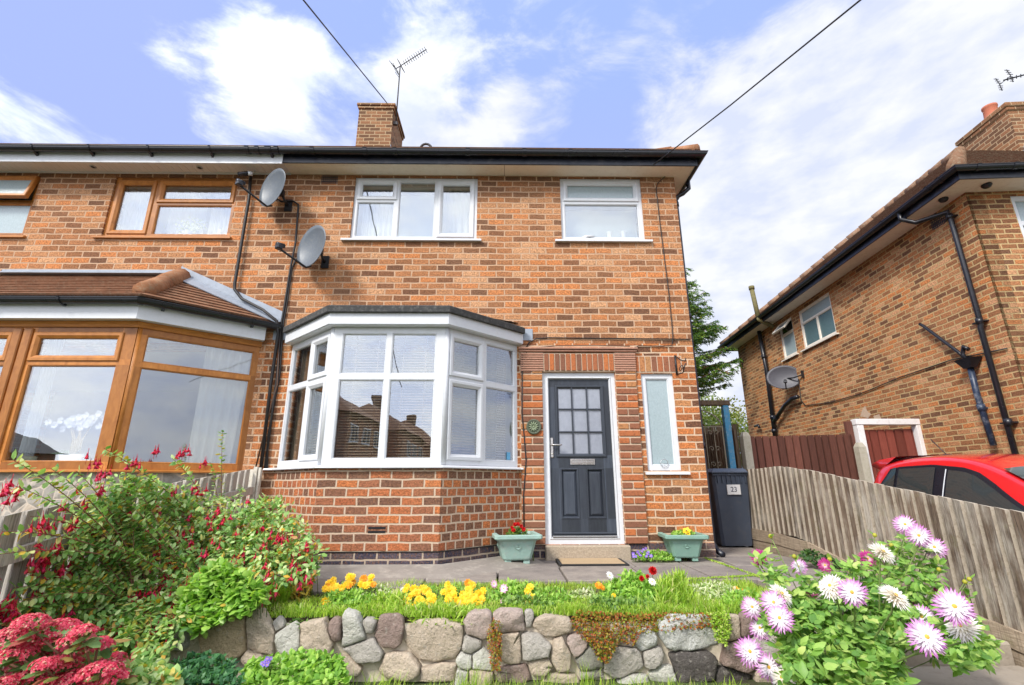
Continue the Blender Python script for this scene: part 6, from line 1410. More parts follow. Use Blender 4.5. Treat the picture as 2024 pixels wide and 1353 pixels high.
# ---- grass strip and lawn (nobody could count the blades)
def blades(b, R, n, area, zf, h0, h1, lean=.5, w_=.005, clump=None):
    for i in range(n):
        if clump: cx, cy, rr = R.choice(clump); a = R.uniform(0, 6.28); q = rr*math.sqrt(R.random()); x, y = cx+q*math.cos(a), cy+q*math.sin(a)
        else: x, y = R.uniform(area[0], area[1]), R.uniform(area[2], area[3])
        k = .5+.9*abs(mnoise.noise(Vector((x*3, y*3, 1)))); h = R.uniform(h0, h1)*k*1.3; z = zf(x, y); a = R.uniform(0, 6.28); l = R.uniform(.1, lean)*h; d = Vector((math.cos(a), math.sin(a), 0)); s = Vector((-d.y, d.x, 0))*w_/2*R.uniform(.7, 1.3)
        p = Vector((x, y, z)); m = p+d*l*.35+Vector((0, 0, h*.6)); t = p+d*l+Vector((0, 0, h*R.uniform(.8, 1)))
        j = len(b.v); b.v += [tuple(p-s), tuple(p+s), tuple(m+s*.8), tuple(t), tuple(m-s*.8)]; b.f += [(j, j+1, j+2, j+4), (j+4, j+2, j+3)]; b.uv += [[(0, 0)]*4, [(0, 0)]*3]; b.mi += [0, 0]; b.sm += [False, False]
bedz = lambda x, y: -.03
R = random.Random(11)
def strip(b):
    blades(b, R, 9000, (-2.0, 2.25, -2.3, -1.9), bedz, .02, .05, .8, .006)
    blades(b, R, 5200, (-2.0, 2.1, -2.37, -2.24), lambda x, y: -.055, .04, .08, 1.5, .005)
    blades(b, R, 6000, (-2.0, 2.25, -1.95, -1.38), bedz, .015, .035, .6, .005)
    blades(b, R, 4500, (.9, 2.2, -2.1, -1.42), bedz, .03, .08, .6, .004)
    blades(b, R, 2600, (-1.4, 1.3, -1.62, -1.36), bedz, .03, .07, .6, .004)
    blades(b, R, 1300, (1.0, 2.2, -2.3, -1.45), bedz, .06, .11, .9, .005)
    blades(b, R, 4200, None, bedz, .08, .15, 1.1, .006, [(at(500, 1200, -2.1).x, -2.15, .12), (at(545, 1195, -2.05).x, -2.05, .08), (at(1330, 1180, -2.0).x, -1.95, .14)])
thing_mesh('grass_strip', G_LIME, strip, 'bright lime green grass growing along the top of the stone wall', 'grass', kind='stuff')
def lawn(b):
    z = lambda x, y: -.50
    blades(b, R, 5000, (-2.4, 1.6, -2.95, -2.5), z, .06, .12, .9, .006); blades(b, R, 350, (-2.2, 1.4, -2.56, -2.5), z, .10, .18, .7, .005)
    blades(b, R, 9000, (-2.6, 2.0, -4.4, -2.9), z, .03, .06, .6, .005)
    blades(b, R, 260, (-.5, .6, -2.62, -2.5), z, .14, .24, .8, .003)
thing_mesh('lawn_grass', G_LIME, lawn, 'lawn grass with long blades at the foot of the stone wall', 'grass', kind='stuff')
def moss(b):
    for (x0, y0, x1, y1) in ((1350, 1146, 1500, 1138), (1392, 1103, 1500, 1140), (1500, 1140, 1560, 1150)):
        A0, A1 = atz(x0, y0, 0), atz(x1, y1, 0)
        for i in range(420): p = A0.lerp(A1, R.random())+Vector((R.gauss(0, .012), R.gauss(0, .012), .002)); leafq(b, p, rv(R)+Vector((0, 0, 1.2)), .018, .012, R)
thing_mesh('joint_moss', G_LIME, moss, 'green moss growing in the joints between the paving slabs', 'moss', kind='stuff')

# ---- fuchsia
def fuchsia():
    R = random.Random(21); t = empty('fuchsia_bush', (-2.4, -1.8, 0), 'large arching fuchsia covered with hanging crimson flowers, left of the bay', 'shrub')
    P = [(0, 1180), (60, 1120), (130, 1060), (170, 985), (230, 925), (300, 945), (370, 960), (470, 985), (540, 975), (600, 1030), (632, 1085), (620, 1130), (560, 1150), (470, 1200), (340, 1250), (300, 1330), (150, 1330), (60, 1240), (0, 1260)]
    F = MB(); S = MB(); B = MB(); fl = []
    root = [Vector((-2.75, -1.1, 0)), Vector((-2.5, -1.6, 0)), Vector((-2.3, -2.0, -.05)), Vector((-2.75, -2.2, -.05)), Vector((-2.2, -1.5, 0))]
    def Yof(ty): return -1.0-1.7*max(0, min(1, (ty-880)/420))
    def target(x, y, dy=.25):
        p = at(x, y, Yof(y)+R.uniform(-dy, dy*.6))
        if p.x < -2.96: p = atx(x, y, -2.96+R.uniform(0, .1))
        return p
    def stem(a, e, leaves=True, dens=1.0, r=.006, arch=.18):
        m = a.lerp(e, .55)+Vector((R.uniform(-.06, .06), R.uniform(-.06, .06), arch)); pts = []
        n = 9
        for i in range(n+1): u = i/n; pts.append(a*(1-u)**2+m*2*u*(1-u)+e*u*u)
        S.tube(pts, r, 4, caps=False, rs=[r*(1-.7*i/n) for i in range(n+1)])
        L = sum((pts[i+1]-pts[i]).length for i in range(n)); k = int(L/.026*dens)
        for j in range(k):
            u = .25+.75*j/max(1, k); i = min(n-1, int(u*n)); p = pts[i].lerp(pts[i+1], u*n-i); d = (pts[i+1]-pts[i]).normalized()
            for s_ in (-1, 1):
                dd = (d.cross(rv(R)).normalized()+d*.5+Vector((0, 0, R.uniform(-.3, .35)))); leaf(F, p, dd, R.uniform(.038, .066), R.uniform(.02, .034), rv(R)*.4+Vector((0, 0, 1)), R.uniform(0, .1))
            if R.random() < .05 and u > .6: fl.append(p)
        if R.random() < .5: fl.append(e)
    for i in range(300):
        x, y = samp(P, R); e = target(x, y); a = min(root, key=lambda q: (q-e).length+R.uniform(0, .5)); stem(a+Vector((R.uniform(-.1, .1), R.uniform(-.1, .1), 0)), e, r=.005, arch=R.uniform(.05, .22))
    for (x, y) in ((205, 885), (440, 850), (415, 912), (340, 905), (250, 945), (30, 960), (60, 1020), (20, 905), (100, 925), (560, 985), (600, 1040), (150, 930), (480, 960), (0, 1095), (5, 1050)):
        e = target(x, y, .1); stem(root[0 if x > 150 else 3]+Vector((0, 0, .3)), e, dens=.7, r=.006, arch=.12)
    # filler foliage deeper in the bush
    for i in range(8000):
        x, y = samp(P, R)
        if x < 150 and y < 1190: continue
        p = target(x, y, .3)+Vector((0, R.uniform(-.05, .2), -.02)); leaf(F, p, rv(R)+Vector((0, -.5, -.1)), R.uniform(.035, .065), R.uniform(.02, .034), rv(R)*.6+Vector((0, -.5, 1)), .05)
    F.build('foliage', G_FUCH, t); S.build('stem', C_TWIG, t)
    # clusters seen in the photograph
    CL = [(25, 935), (75, 945), (100, 955), (140, 1010), (150, 1020), (20, 1110), (50, 1100), (60, 1165), (90, 1150), (75, 1180), (135, 1095), (170, 1135), (95, 1170), (210, 1070), (200, 1060), (265, 1070), (290, 1080), (320, 960), (330, 970), (345, 990), (250, 925), (235, 900), (385, 1050), (400, 1130), (355, 1130), (325, 1150), (218, 1185), (285, 1240), (300, 1310), (435, 1110), (450, 1120), (470, 1100), (545, 1130), (600, 1090), (625, 1060), (550, 1065), (505, 1075), (412, 950), (420, 960), (190, 1015), (40, 1245), (10, 1230), (300, 905), (385, 885), (400, 880), (430, 905), (345, 880), (560, 1150), (625, 1120), (170, 1050), (495, 1090), (370, 960), (20, 1160), (5, 1190)]
    for (x, y) in CL: p = target(x, y, .05)+Vector((0, -.2, 0)); fl.append(p); fl.append(p+Vector((R.uniform(-.03, .03), -.02, R.uniform(-.05, .0)))); fl.append(p+Vector((R.uniform(-.09, .09), -.04, R.uniform(-.06, .04)))); fl.append(p+Vector((R.uniform(-.04, .04), .01, R.uniform(-.03, .03)))); fl.append(p+Vector((R.uniform(-.05, .05), 0, R.uniform(-.03, .03))))
    for i in range(150):
        x, y = samp(P, R); p = target(x, y, .02)+Vector((0, -.26, 0))
        for k in range(R.choice((1, 2, 3))): fl.append(p+Vector((R.uniform(-.035, .035), R.uniform(-.02, .02), R.uniform(-.03, .02))))
    def fmesh():
        b = MB(); b.tube([(0, 0, 0), (0, 0, -.02)], .0012, 3); b.tube([(0, 0, -.02), (0, 0, -.034)], .004, 5, rs=[.002, .0048])
        for k in range(4):
            a = k*math.pi/2; d = Vector((math.cos(a), math.sin(a), 0)); s = Vector((-d.y, d.x, 0))*.0055; c = Vector((0, 0, -.032))
            b.raw([c, c+d*.012+s-Vector((0, 0, .012)), c+d*.022-Vector((0, 0, .022)), c+d*.012-s-Vector((0, 0, .012))], [(0, 1, 2, 3)])
        b.tube([(0, 0, -.034), (0, 0, -.052)], .007, 6, rs=[.0045, .009]); b.tube([(0, 0, -.05), (0, 0, -.078)], .001, 3)
        return b
    proto = fmesh(); fl = [q for q in fl if q.x > -2.97]; fl = fl[-560:]+fl[:-560][:160]
    near = sorted(fl, key=lambda q: q.y); big, rest = near[:99], near[99:]
    me = None
    for p in big:
        if me is None: o = proto.build('flower', C_FUCH, t); me = o.data; o.location = p
        else: o = bpy.data.objects.new('flower', me); COL.objects.link(o); o.parent = t; o.matrix_parent_inverse = t.matrix_world.inverted(); o.location = p
        o.scale = (1.45,)*3; o.rotation_euler = (R.uniform(-.3, .3), R.uniform(-.3, .3), R.uniform(0, 6))
    b = MB()
    for p in rest: b.M = Matrix.Translation(p) @ Matrix.Rotation(R.uniform(0, 6), 4, 'Z') @ Matrix.Scale(1.45, 4); b.raw(proto.v, proto.f)
    o = b.build('flowers_behind', C_FUCH, t); o['kind'] = 'stuff'
fuchsia()

# ---- hydrangea
def hydrangea():
    R = random.Random(31); t = empty('hydrangea', (-2.1, -3.3, -.4), 'hydrangea with faded crimson pink flower heads in the near left corner', 'shrub')
    H = [(60, 1225, 30), (30, 1250, 34), (165, 1245, 26), (225, 1300, 24), (0, 1290, 30), (130, 1310, 30), (230, 1335, 22), (115, 1240, 42), (75, 1262, 30), (150, 1282, 36), (40, 1285, 32), (85, 1285, 28), (195, 1270, 26), (140, 1265, 22), (200, 1322, 38), (155, 1335, 34), (110, 1345, 30), (20, 1325, 34), (60, 1330, 34), (8, 1350, 30), (90, 1310, 26), (185, 1350, 30)]
    S = MB(); F = MB()
    for (x, y, r) in H:
        Y = -3.35+R.uniform(-.15, .15); p = at(x, y, Y); k = (at(x+10, y, Y).x-p.x)/10*r; b = MB()
        for i in range(int(150*(k/.1)**2)+40):
            a = R.uniform(0, 6.28); q = math.sqrt(R.random()); d = Vector((math.cos(a)*q, math.sin(a)*q, 0)); z = math.sqrt(max(0, 1-q*q)); nrm = Vector((d.x, d.y-.3, z+.3)).normalized(); c = p+Vector((d.x*k, d.y*k, z*k*.62-k*.3))+rv(R)*.006
            s1 = nrm.cross(rv(R)).normalized(); s2 = nrm.cross(s1); L = R.uniform(.006, .011)
            for j in range(4):
                an = j*math.pi/2; e = s1*math.cos(an)+s2*math.sin(an); g = nrm.cross(e); m = len(b.v); b.v += [tuple(c), tuple(c+e*L*.8+g*L*.6+nrm*.002), tuple(c+e*L*1.5), tuple(c+e*L*.8-g*L*.6+nrm*.002)]; b.f.append((m, m+1, m+2, m+3)); b.uv.append([(0, 0)]*4); b.mi.append(0); b.sm.append(False)
        b.build('flower_head', C_HYD, t); base = Vector((-2.2+R.uniform(-.1, .1), -3.2, -.42)); S.tube([base, base.lerp(p, .6)+Vector((0, 0, .05)), p-Vector((0, 0, k*.3))], .006, 5)
        for j in range(9): a = R.uniform(0, 6.28); leaf(F, p-Vector((0, -.05, k*.75))+rv(R)*.04, Vector((math.cos(a), math.sin(a), R.uniform(-.3, .3))), R.uniform(.07, .10), R.uniform(.04, .055), Vector((0, -.3, 1)), .08)
    P = [(0, 1240), (150, 1240), (230, 1290), (260, 1353), (0, 1353)]
    for i in range(420): x, y = samp(P, R); p = at(x, y, -3.0+R.uniform(-.2, .2)); leaf(F, p, rv(R)+Vector((0, -.4, .1)), R.uniform(.06, .10), R.uniform(.035, .055), rv(R)*.5+Vector((0, -.4, 1)), .06)
    S.build('stem', C_TWIG, t); F.build('foliage', G_HYD, t)
hydrangea()

# ---- leafy clumps in px regions
def clump(name, lab, cat, P, Y0, Y1, n, L, m, seed, group=None, w_=.5, up=.6, base=None, stems=0, kind=None, extra=None, yl=None):
    R = random.Random(seed); t = empty(name, tuple(at(sum(p[0] for p in P)/len(P), max(p[1] for p in P), (Y0+Y1)/2)), lab, cat, group)
    b = MB(); S = MB()
    ys = [p[1] for p in P]; y0, y1 = min(ys), max(ys)
    for i in range(n):
        x, y = samp(P, R); k = (y-y0)/(y1-y0); Y = Y1+(Y0-Y1)*k+R.uniform(-.05, .05); p = at(x, y, Y); l = R.uniform(*L); leaf(b, p, rv(R)+Vector((0, -.35, up)), l, l*w_*R.uniform(.8, 1.2), rv(R)*.5+Vector((0, -.3, 1)), R.uniform(0, .12))
        if stems and i % stems == 0: S.tube([p, Vector((p.x+R.uniform(-.03, .03), Y+.02, min(p.z-.03, base if base is not None else -.03)))], .003, 4)
    b.build('foliage', m, t)
    if S.v: S.build('stem', C_STEM, t)
    return t
clump('lemon_balm', 'bright green broad leaved perennial between the fuchsia and the grass tuft', 'plant', [(365, 1165), (400, 1130), (440, 1110), (480, 1135), (530, 1165), (510, 1200), (450, 1225), (390, 1250), (350, 1225)], -2.55, -2.35, 1500, (.04, .07), G_BRIGHT, 41, w_=.75, stems=8)
clump('spurge', 'yellowing spurge with upright whorls beside the concrete apron', 'plant', [(535, 1175), (545, 1155), (590, 1140), (605, 1110), (625, 1115), (620, 1150), (612, 1180), (560, 1200)], -2.0, -1.8, 330, (.04, .07), G_YEL, 42, w_=.3, stems=8)
clump('spurge', 'dark green whorled spurge just behind the yellowing one', 'plant', [(580, 1150), (590, 1120), (615, 1108), (628, 1120), (615, 1150)], -1.9, -1.75, 220, (.04, .07), G_MID, 43, w_=.3, stems=8)
clump('spurge', 'grey green whorled plant above the gap in the stones', 'plant', [(575, 1240), (570, 1210), (590, 1195), (612, 1215), (618, 1240)], -2.35, -2.2, 120, (.04, .06), G_MID, 44, w_=.3, stems=8)
clump('foam_flower', 'low dark green rosettes at the foot of the wall, left of the violet flowers', 'plant', [(350, 1353), (345, 1310), (400, 1290), (460, 1305), (480, 1353)], -2.9, -2.6, 700, (.03, .05), m_leaf('glossy rosette leaf', [(0, (.03, .12, .05)), (1, (.10, .26, .10))]), 45, w_=.55)
clump('cranesbill', 'lime green cranesbill leaves at the foot of the wall, mid left', 'plant', [(480, 1353), (485, 1310), (530, 1300), (560, 1300), (600, 1285), (680, 1300), (690, 1353)], -2.85, -2.6, 1300, (.025, .045), G_BRIGHT, 46, w_=.85)
clump('corner_foliage', 'green and yellow foliage right of the hydrangea heads', 'plant', [(235, 1353), (240, 1320), (290, 1300), (340, 1320), (350, 1353)], -3.2, -2.8, 260, (.04, .07), G_FUCH, 47, w_=.7)
clump('ground_cover', 'white flecked variegated ground cover between the two yellow clumps', 'plant', [(690, 1195), (700, 1165), (760, 1155), (810, 1175), (800, 1215), (730, 1225)], -2.2, -1.75, 1100, (.026, .046), G_VAR, 48, group='variegated ground cover on the bed', w_=.45)
clump('ground_cover', 'pale variegated ground cover left of the red dahlia', 'plant', [(1090, 1200), (1110, 1170), (1170, 1165), (1200, 1195), (1160, 1225), (1110, 1225)], -2.2, -1.8, 900, (.026, .046), G_VAR, 49, group='variegated ground cover on the bed', w_=.45)
clump('ground_cover', 'cream and green ground cover right of the red dahlia', 'plant', [(1350, 1190), (1370, 1160), (1410, 1150), (1470, 1170), (1460, 1205), (1400, 1205)], -2.15, -1.8, 1000, (.026, .046), G_VAR, 50, group='variegated ground cover on the bed', w_=.45)
BC = 'leafy clumps filling the bed'
clump('border_plant', 'soft green leafy clump under the leftmost marigolds', 'plant', [(645, 1215), (650, 1175), (700, 1168), (735, 1180), (730, 1222), (680, 1232)], -2.3, -2.0, 700, (.03, .055), G_BRIGHT, 141, group=BC, w_=.4, up=.9)
clump('border_plant', 'yellowish grassy clump between the two marigold groups', 'plant', [(735, 1228), (745, 1180), (800, 1178), (812, 1225)], -2.32, -2.0, 700, (.04, .08), G_LIME, 142, group=BC, w_=.16, up=1.3)
clump('border_plant', 'fresh green clump spilling over the wall under the middle marigolds', 'plant', [(812, 1235), (820, 1200), (900, 1200), (950, 1215), (945, 1235), (870, 1240)], -2.38, -2.2, 900, (.04, .08), G_LIME, 143, group=BC, w_=.18, up=1.1)
clump('border_plant', 'broad leaved green clump below the pink daisies', 'plant', [(985, 1222), (990, 1185), (1060, 1180), (1100, 1200), (1090, 1228), (1030, 1230)], -2.34, -2.1, 700, (.03, .05), G_MID, 144, group=BC, w_=.6, up=.8)
clump('border_plant', 'tall light grass clump right of the red dahlia', 'plant', [(1300, 1205), (1305, 1150), (1350, 1140), (1370, 1195)], -2.2, -1.9, 700, (.06, .11), G_LIME, 145, group=BC, w_=.09, up=1.8)
clump('border_plant', 'low mixed green clump at the right end of the bed above the creeper', 'plant', [(1420, 1215), (1430, 1175), (1490, 1165), (1500, 1210), (1460, 1222)], -2.3, -2.0, 700, (.025, .045), G_BRIGHT, 146, group=BC, w_=.6, up=.7)
clump('border_plant', 'mound of mixed green leaves between the pink daisies and pale ground cover', 'plant', [(1050, 1225), (1055, 1175), (1100, 1160), (1130, 1180), (1125, 1225)], -2.28, -1.95, 700, (.03, .05), G_BRIGHT, 147, group=BC, w_=.35, up=.9)
clump('border_plant', 'low green clump under the left side of the red dahlia', 'plant', [(1160, 1215), (1170, 1180), (1230, 1185), (1300, 1190), (1300, 1212)], -2.30, -2.1, 800, (.03, .05), G_MID, 148, group=BC, w_=.4, up=.8)
clump('stonecrop', 'red and orange stonecrop spilling over the right half of the wall', 'plant', [(1125, 1225), (1140, 1205), (1260, 1212), (1330, 1208), (1425, 1212), (1435, 1235), (1340, 1245), (1262, 1250), (1255, 1275), (1225, 1265), (1200, 1310), (1185, 1305), (1165, 1270), (1140, 1250)], -2.50, -2.36, 3600, (.012, .022), G_SEDUM, 51, w_=.7, up=0)
clump('creeper', 'thin brown and green creeper hanging down between two wall stones', 'plant', [(962, 1245), (975, 1222), (990, 1225), (992, 1270), (988, 1325), (972, 1325), (966, 1280)], -2.50, -2.45, 800, (.010, .018), G_SEDUM, 52, w_=.6, up=-.3)
clump('creeper', 'yellow green creeper hanging over the right end of the wall', 'plant', [(1400, 1210), (1440, 1205), (1445, 1240), (1435, 1275), (1415, 1265)], -2.50, -2.4, 800, (.012, .02), G_LIME, 53, w_=.7, up=-.2)
clump('ivy', 'trail of dark ivy along the foot of the right hand fence', 'plant', [(1575, 1095), (1600, 1085), (1640, 1100), (1660, 1110), (1655, 1125), (1610, 1118)], -.9, -.6, 260, (.03, .05), G_DARK, 54, w_=.8)

# ---- flowers on stalks
def bloom(b, R, L, n=10, w_=.38, layers=2, cup=.25):
    for l in range(layers):
        for k in range(n):
            a = 2*math.pi*(k+.5*l)/n+R.uniform(-.08, .08); d = Vector((math.cos(a), math.sin(a), 0)); s = Vector((-d.y, d.x, 0))*L*w_/2; f = 1-.22*l; z = Vector((0, 0, cup*L*(l+1)*.5)); j = len(b.v)
            b.v += [(0, 0, .002*l), tuple(d*L*f*.55+s+z*.5), tuple(d*L*f+z), tuple(d*L*f*.55-s+z*.5)]; b.f.append((j, j+1, j+2, j+3)); b.uv.append([(0, 0), (.55, 0), (1, 0), (.55, 0)]); b.mi.append(0); b.sm.append(False)
    b.cur = 1; b.lathe([(L*.22, L*.03), (L*.16, L*.13), (0, L*.16)], 8); b.cur = 0
def place(me, t, p, nrm, s=1, R=rnd, name='flower'):
    o = bpy.data.objects.new(name, me); COL.objects.link(o); o.parent = t; o.matrix_parent_inverse = t.matrix_world.inverted()
    q = nrm.to_track_quat('Z', 'Y').to_matrix().to_4x4() @ Matrix.Rotation(R.uniform(0, 6), 4, 'Z'); o.matrix_basis = Matrix.Translation(p) @ q @ Matrix.Scale(s, 4); return o
def fmesh(name, mats, seed, **kw):
    R = random.Random(seed); b = MB(); bloom(b, R, **kw); o = b.build(name, None, None, mats=mats); me = o.data; bpy.data.objects.remove(o); return me
def flower_plant(name, lab, cat, P, Y0, Y1, nleaf, L, m, seed, pts, me, fs=1.0, group=None, w_=.35, ups=.9, foot=-.03):
    t = clump(name, lab, cat, P, Y0, Y1, nleaf, L, m, seed, group, w_, ups, stems=14); R = random.Random(seed+500); S = MB()
    ys = [p[1] for p in P]; y0, y1 = min(ys), max(ys)
    for q in pts:
        x, y = q[:2]; mm = q[2] if len(q) > 2 else me; s_ = q[3] if len(q) > 3 else fs
        k = max(0, min(1, (y-y0)/(y1-y0))); Y = Y1+(Y0-Y1)*k-.10; p = at(x, y, Y); nrm = (Vector((R.uniform(-.5, .5), -.8, R.uniform(.2, .9)))).normalized(); place(mm, t, p, nrm, s_*R.uniform(.85, 1.15), R)
        S.tube([p-nrm*.003, p+Vector((R.uniform(-.01, .01), .02, -.05)), Vector((p.x+R.uniform(-.04, .04), Y+.05, foot))], .0022, 4)
    S.build('flower_stalk', C_STEM, t); return t
F_MAR = fmesh('marigold', [C_YEL, C_ORA], 1, L=.034, n=9, layers=3, w_=.7); F_MARO = fmesh('marigold_orange', [C_ORA, C_YEL], 2, L=.034, n=9, layers=3, w_=.7)
R = random.Random(77)
MG = 'yellow marigold clumps on the wall bed'
p1 = [(640+R.uniform(0, 100), 1152+R.uniform(-8, 12)) for _ in range(34)]+[(660, 1165), (668, 1178), (645, 1195), (650, 1205), (643, 1188)]
p1 = [(x, y-8*math.exp(-((x-712)/30)**2), F_MARO if R.random() < .12 else F_MAR) for x, y in p1]
flower_plant('marigold_plant', 'leftmost yellow marigold clump, beside the concrete apron', 'flowers', [(640, 1205), (640, 1165), (690, 1150), (740, 1160), (740, 1200), (690, 1220)], -2.15, -1.75, 700, (.02, .045), G_BRIGHT, 61, p1, F_MAR, group=MG)
p2 = [(800+R.uniform(0, 58), 1160+R.uniform(0, 50), F_MAR) for _ in range(48)]+[(806, 1222, F_MAR)]
flower_plant('marigold_plant', 'densest yellow marigold clump, near the middle of the bed', 'flowers', [(795, 1215), (800, 1165), (860, 1160), (868, 1210), (830, 1228)], -2.2, -1.85, 700, (.02, .045), G_BRIGHT, 62, p2, F_MAR, group=MG)
p3 = [(870+R.uniform(0, 85), 1155+R.uniform(0, 44), F_MAR) for _ in range(36)]+[(918, 1195, F_MAR), (947, 1197, F_MAR), (925, 1152, F_MARO)]
flower_plant('marigold_plant', 'yellow marigold clump just left of the small pink dahlias', 'flowers', [(868, 1212), (870, 1160), (950, 1155), (960, 1205), (900, 1222)], -2.2, -1.8, 700, (.02, .045), G_BRIGHT, 63, p3, F_MAR, group=MG)
def m_grad(name, c0, c1, c2, a=.35, b_=.8):
    s = NT(name); tc = s.n('TexCoord'); sp = s.n('SeparateXYZ'); s.l(tc.outputs['UV'], sp.inputs[0]); g = s.n('NewGeometry')
    v = s.math('ADD', sp.outputs[0], s.math('MULTIPLY', s.math('SUBTRACT', g.outputs['Random Per Island'], .5), .18)); c = s.ramp(v, [(0, c0), (a, c0), (b_, c1), (1, c2)])
    p = s.n('BsdfPrincipled'); s.l(c, p.inputs['Base Color']); p.inputs['Roughness'].default_value = .6; t = s.n('BsdfTranslucent'); s.l(c, t.inputs[0]); m = s.n('MixShader'); m.inputs[0].default_value = .25; s.l(p.outputs[0], m.inputs[1]); s.l(t.outputs[0], m.inputs[2]); s.l(m.outputs[0], s.out.inputs[0]); return s.m
C_PW = m_grad('pink and white petal', (.85, .80, .82), (.80, .45, .62), (.70, .22, .48)); C_WHITE = m_grad('white petal gradient', (.85, .84, .78), (.86, .84, .82), (.85, .78, .82))
C_DP = m_grad('violet tipped petal', (.86, .80, .84), (.60, .20, .56), (.45, .12, .42), .46, .84); C_DM = m_grad('magenta petal', (.80, .55, .62), (.55, .05, .28), (.50, .03, .26), .12, .45); C_DW = m_grad('cream petal', (.85, .80, .66), (.88, .83, .82), (.80, .60, .74), .3, .9)
F_PD = fmesh('pink_dahlia', [C_PW, C_CENT], 3, L=.036, n=9, layers=2, w_=.6); F_WD = fmesh('white_dahlia', [C_WHITE, C_CENT], 4, L=.038, n=9, layers=2, w_=.6); F_RD = fmesh('red_dahlia', [C_RED, C_RED], 5, L=.035, n=11, layers=4, w_=.7, cup=.5)
flower_plant('small_dahlia', 'small dahlia with pink and white daisies right of the marigolds', 'flowers', [(960, 1220), (965, 1170), (1000, 1150), (1060, 1155), (1080, 1200), (1040, 1222)], -2.2, -1.8, 900, (.025, .05), G_BRIGHT, 64,
             [(976, 1154, F_PD), (996, 1163, F_PD), (995, 1190, F_PD, .8), (992, 1194, F_PD, .7), (1043, 1168, F_MAR), (1048, 1160, F_MAR), (1043, 1194, F_MAR), (1052, 1182, F_MAR), (947, 1195, F_MAR)], F_PD, w_=.5)
flower_plant('small_dahlia', 'bushy dahlia with one red and two white blooms in front of the doormat', 'flowers', [(1180, 1180), (1210, 1150), (1240, 1130), (1270, 1135), (1300, 1160), (1310, 1195), (1260, 1215), (1200, 1210)], -2.2, -1.8, 1300, (.03, .055), G_BRIGHT, 65,
             [(1205, 1137, F_WD), (1290, 1128, F_RD, 1.25), (1289, 1150, F_WD), (1268, 1143, F_RD, .6), (1280, 1139, F_RD, .6), (1183, 1157, F_MARO), (1190, 1161, F_MARO, .8), (1213, 1177, F_MAR, .6)], F_WD, w_=.55)
flower_plant('marigold_plant', 'few orange and yellow blooms at the far right end of the bed', 'flowers', [(1300, 1205), (1320, 1170), (1400, 1165), (1480, 1165), (1485, 1200), (1380, 1210)], -2.1, -1.8, 350, (.02, .04), G_BRIGHT, 66, [(1318, 1175, F_MARO), (1455, 1166, F_MARO), (1462, 1170, F_MAR), (1468, 1172, F_MARO), (1478, 1174, F_MAR), (1472, 1178, F_MAR)], F_MAR, group=MG)
F_VI = fmesh('violet_flower', [C_VIO, C_CENT], 6, L=.018, n=5, layers=1, w_=.8)
flower_plant('bellflower', 'violet bellflowers growing from the wall foot beside the right hand planter', 'flowers', [(1250, 1104), (1262, 1092), (1300, 1088), (1335, 1098), (1330, 1108), (1270, 1108)], -.30, -.12, 700, (.02, .035), G_BRIGHT, 67, [(1250+R.uniform(0, 62), 1083+R.uniform(0, 18), F_VI) for _ in range(15)], F_VI, 1.2, w_=.7, foot=.0)
flower_plant('bellflower', 'small tuft of violet flowers at the foot of the left end of the wall', 'flowers', [(520, 1325), (525, 1305), (540, 1305), (545, 1325)], -2.75, -2.7, 40, (.02, .035), G_BRIGHT, 68, [(526+R.uniform(-8, 10), 1308+R.uniform(-8, 8), F_VI) for _ in range(14)], F_VI, .8, foot=-.4)
# plants in the planters
F_GER = fmesh('geranium_bloom', [C_RED, C_RED], 8, L=.03, n=6, layers=3, w_=.8, cup=.6); C_PAN = [C_YEL, m_plain('dark pansy centre', (.05, .01, .01), .7)]
F_PAN = fmesh('pansy_bloom', C_PAN, 9, L=.045, n=5, layers=1, w_=1.1)
flower_plant('geranium', 'small red geranium growing in the pale planter', 'flowers', [(1000, 1068), (1005, 1050), (1020, 1042), (1040, 1048), (1044, 1066)], P1[1]-.05, P1[1]+.08, 260, (.03, .05), G_MID, 69, [(1012, 1043, F_GER), (1018, 1037, F_GER), (1030, 1040, F_GER), (1035, 1046, F_GER), (1024, 1036, F_GER), (1015, 1048, F_GER)], F_GER, 1.0, w_=.8, foot=.27)
flower_plant('trailing_lobelia', 'low green seedlings spread over the pale planter beneath the geranium', 'plant', [(985, 1066), (990, 1058), (1050, 1056), (1058, 1064), (1040, 1072)], P1[1]-.15, P1[1]+.15, 240, (.015, .03), G_LIME, 70, [], F_GER, foot=.27)
flower_plant('pansy', 'yellow pansy with a dark centre growing in the darker planter', 'flowers', [(1325, 1060), (1330, 1050), (1365, 1048), (1375, 1058), (1355, 1064)], P2[1]-.1, P2[1]+.1, 260, (.02, .035), G_BRIGHT, 71, [(1357, 1049, F_PAN, 1.1), (1360, 1054, F_PAN, .7)], F_PAN, 1.0, w_=.7, foot=.26)

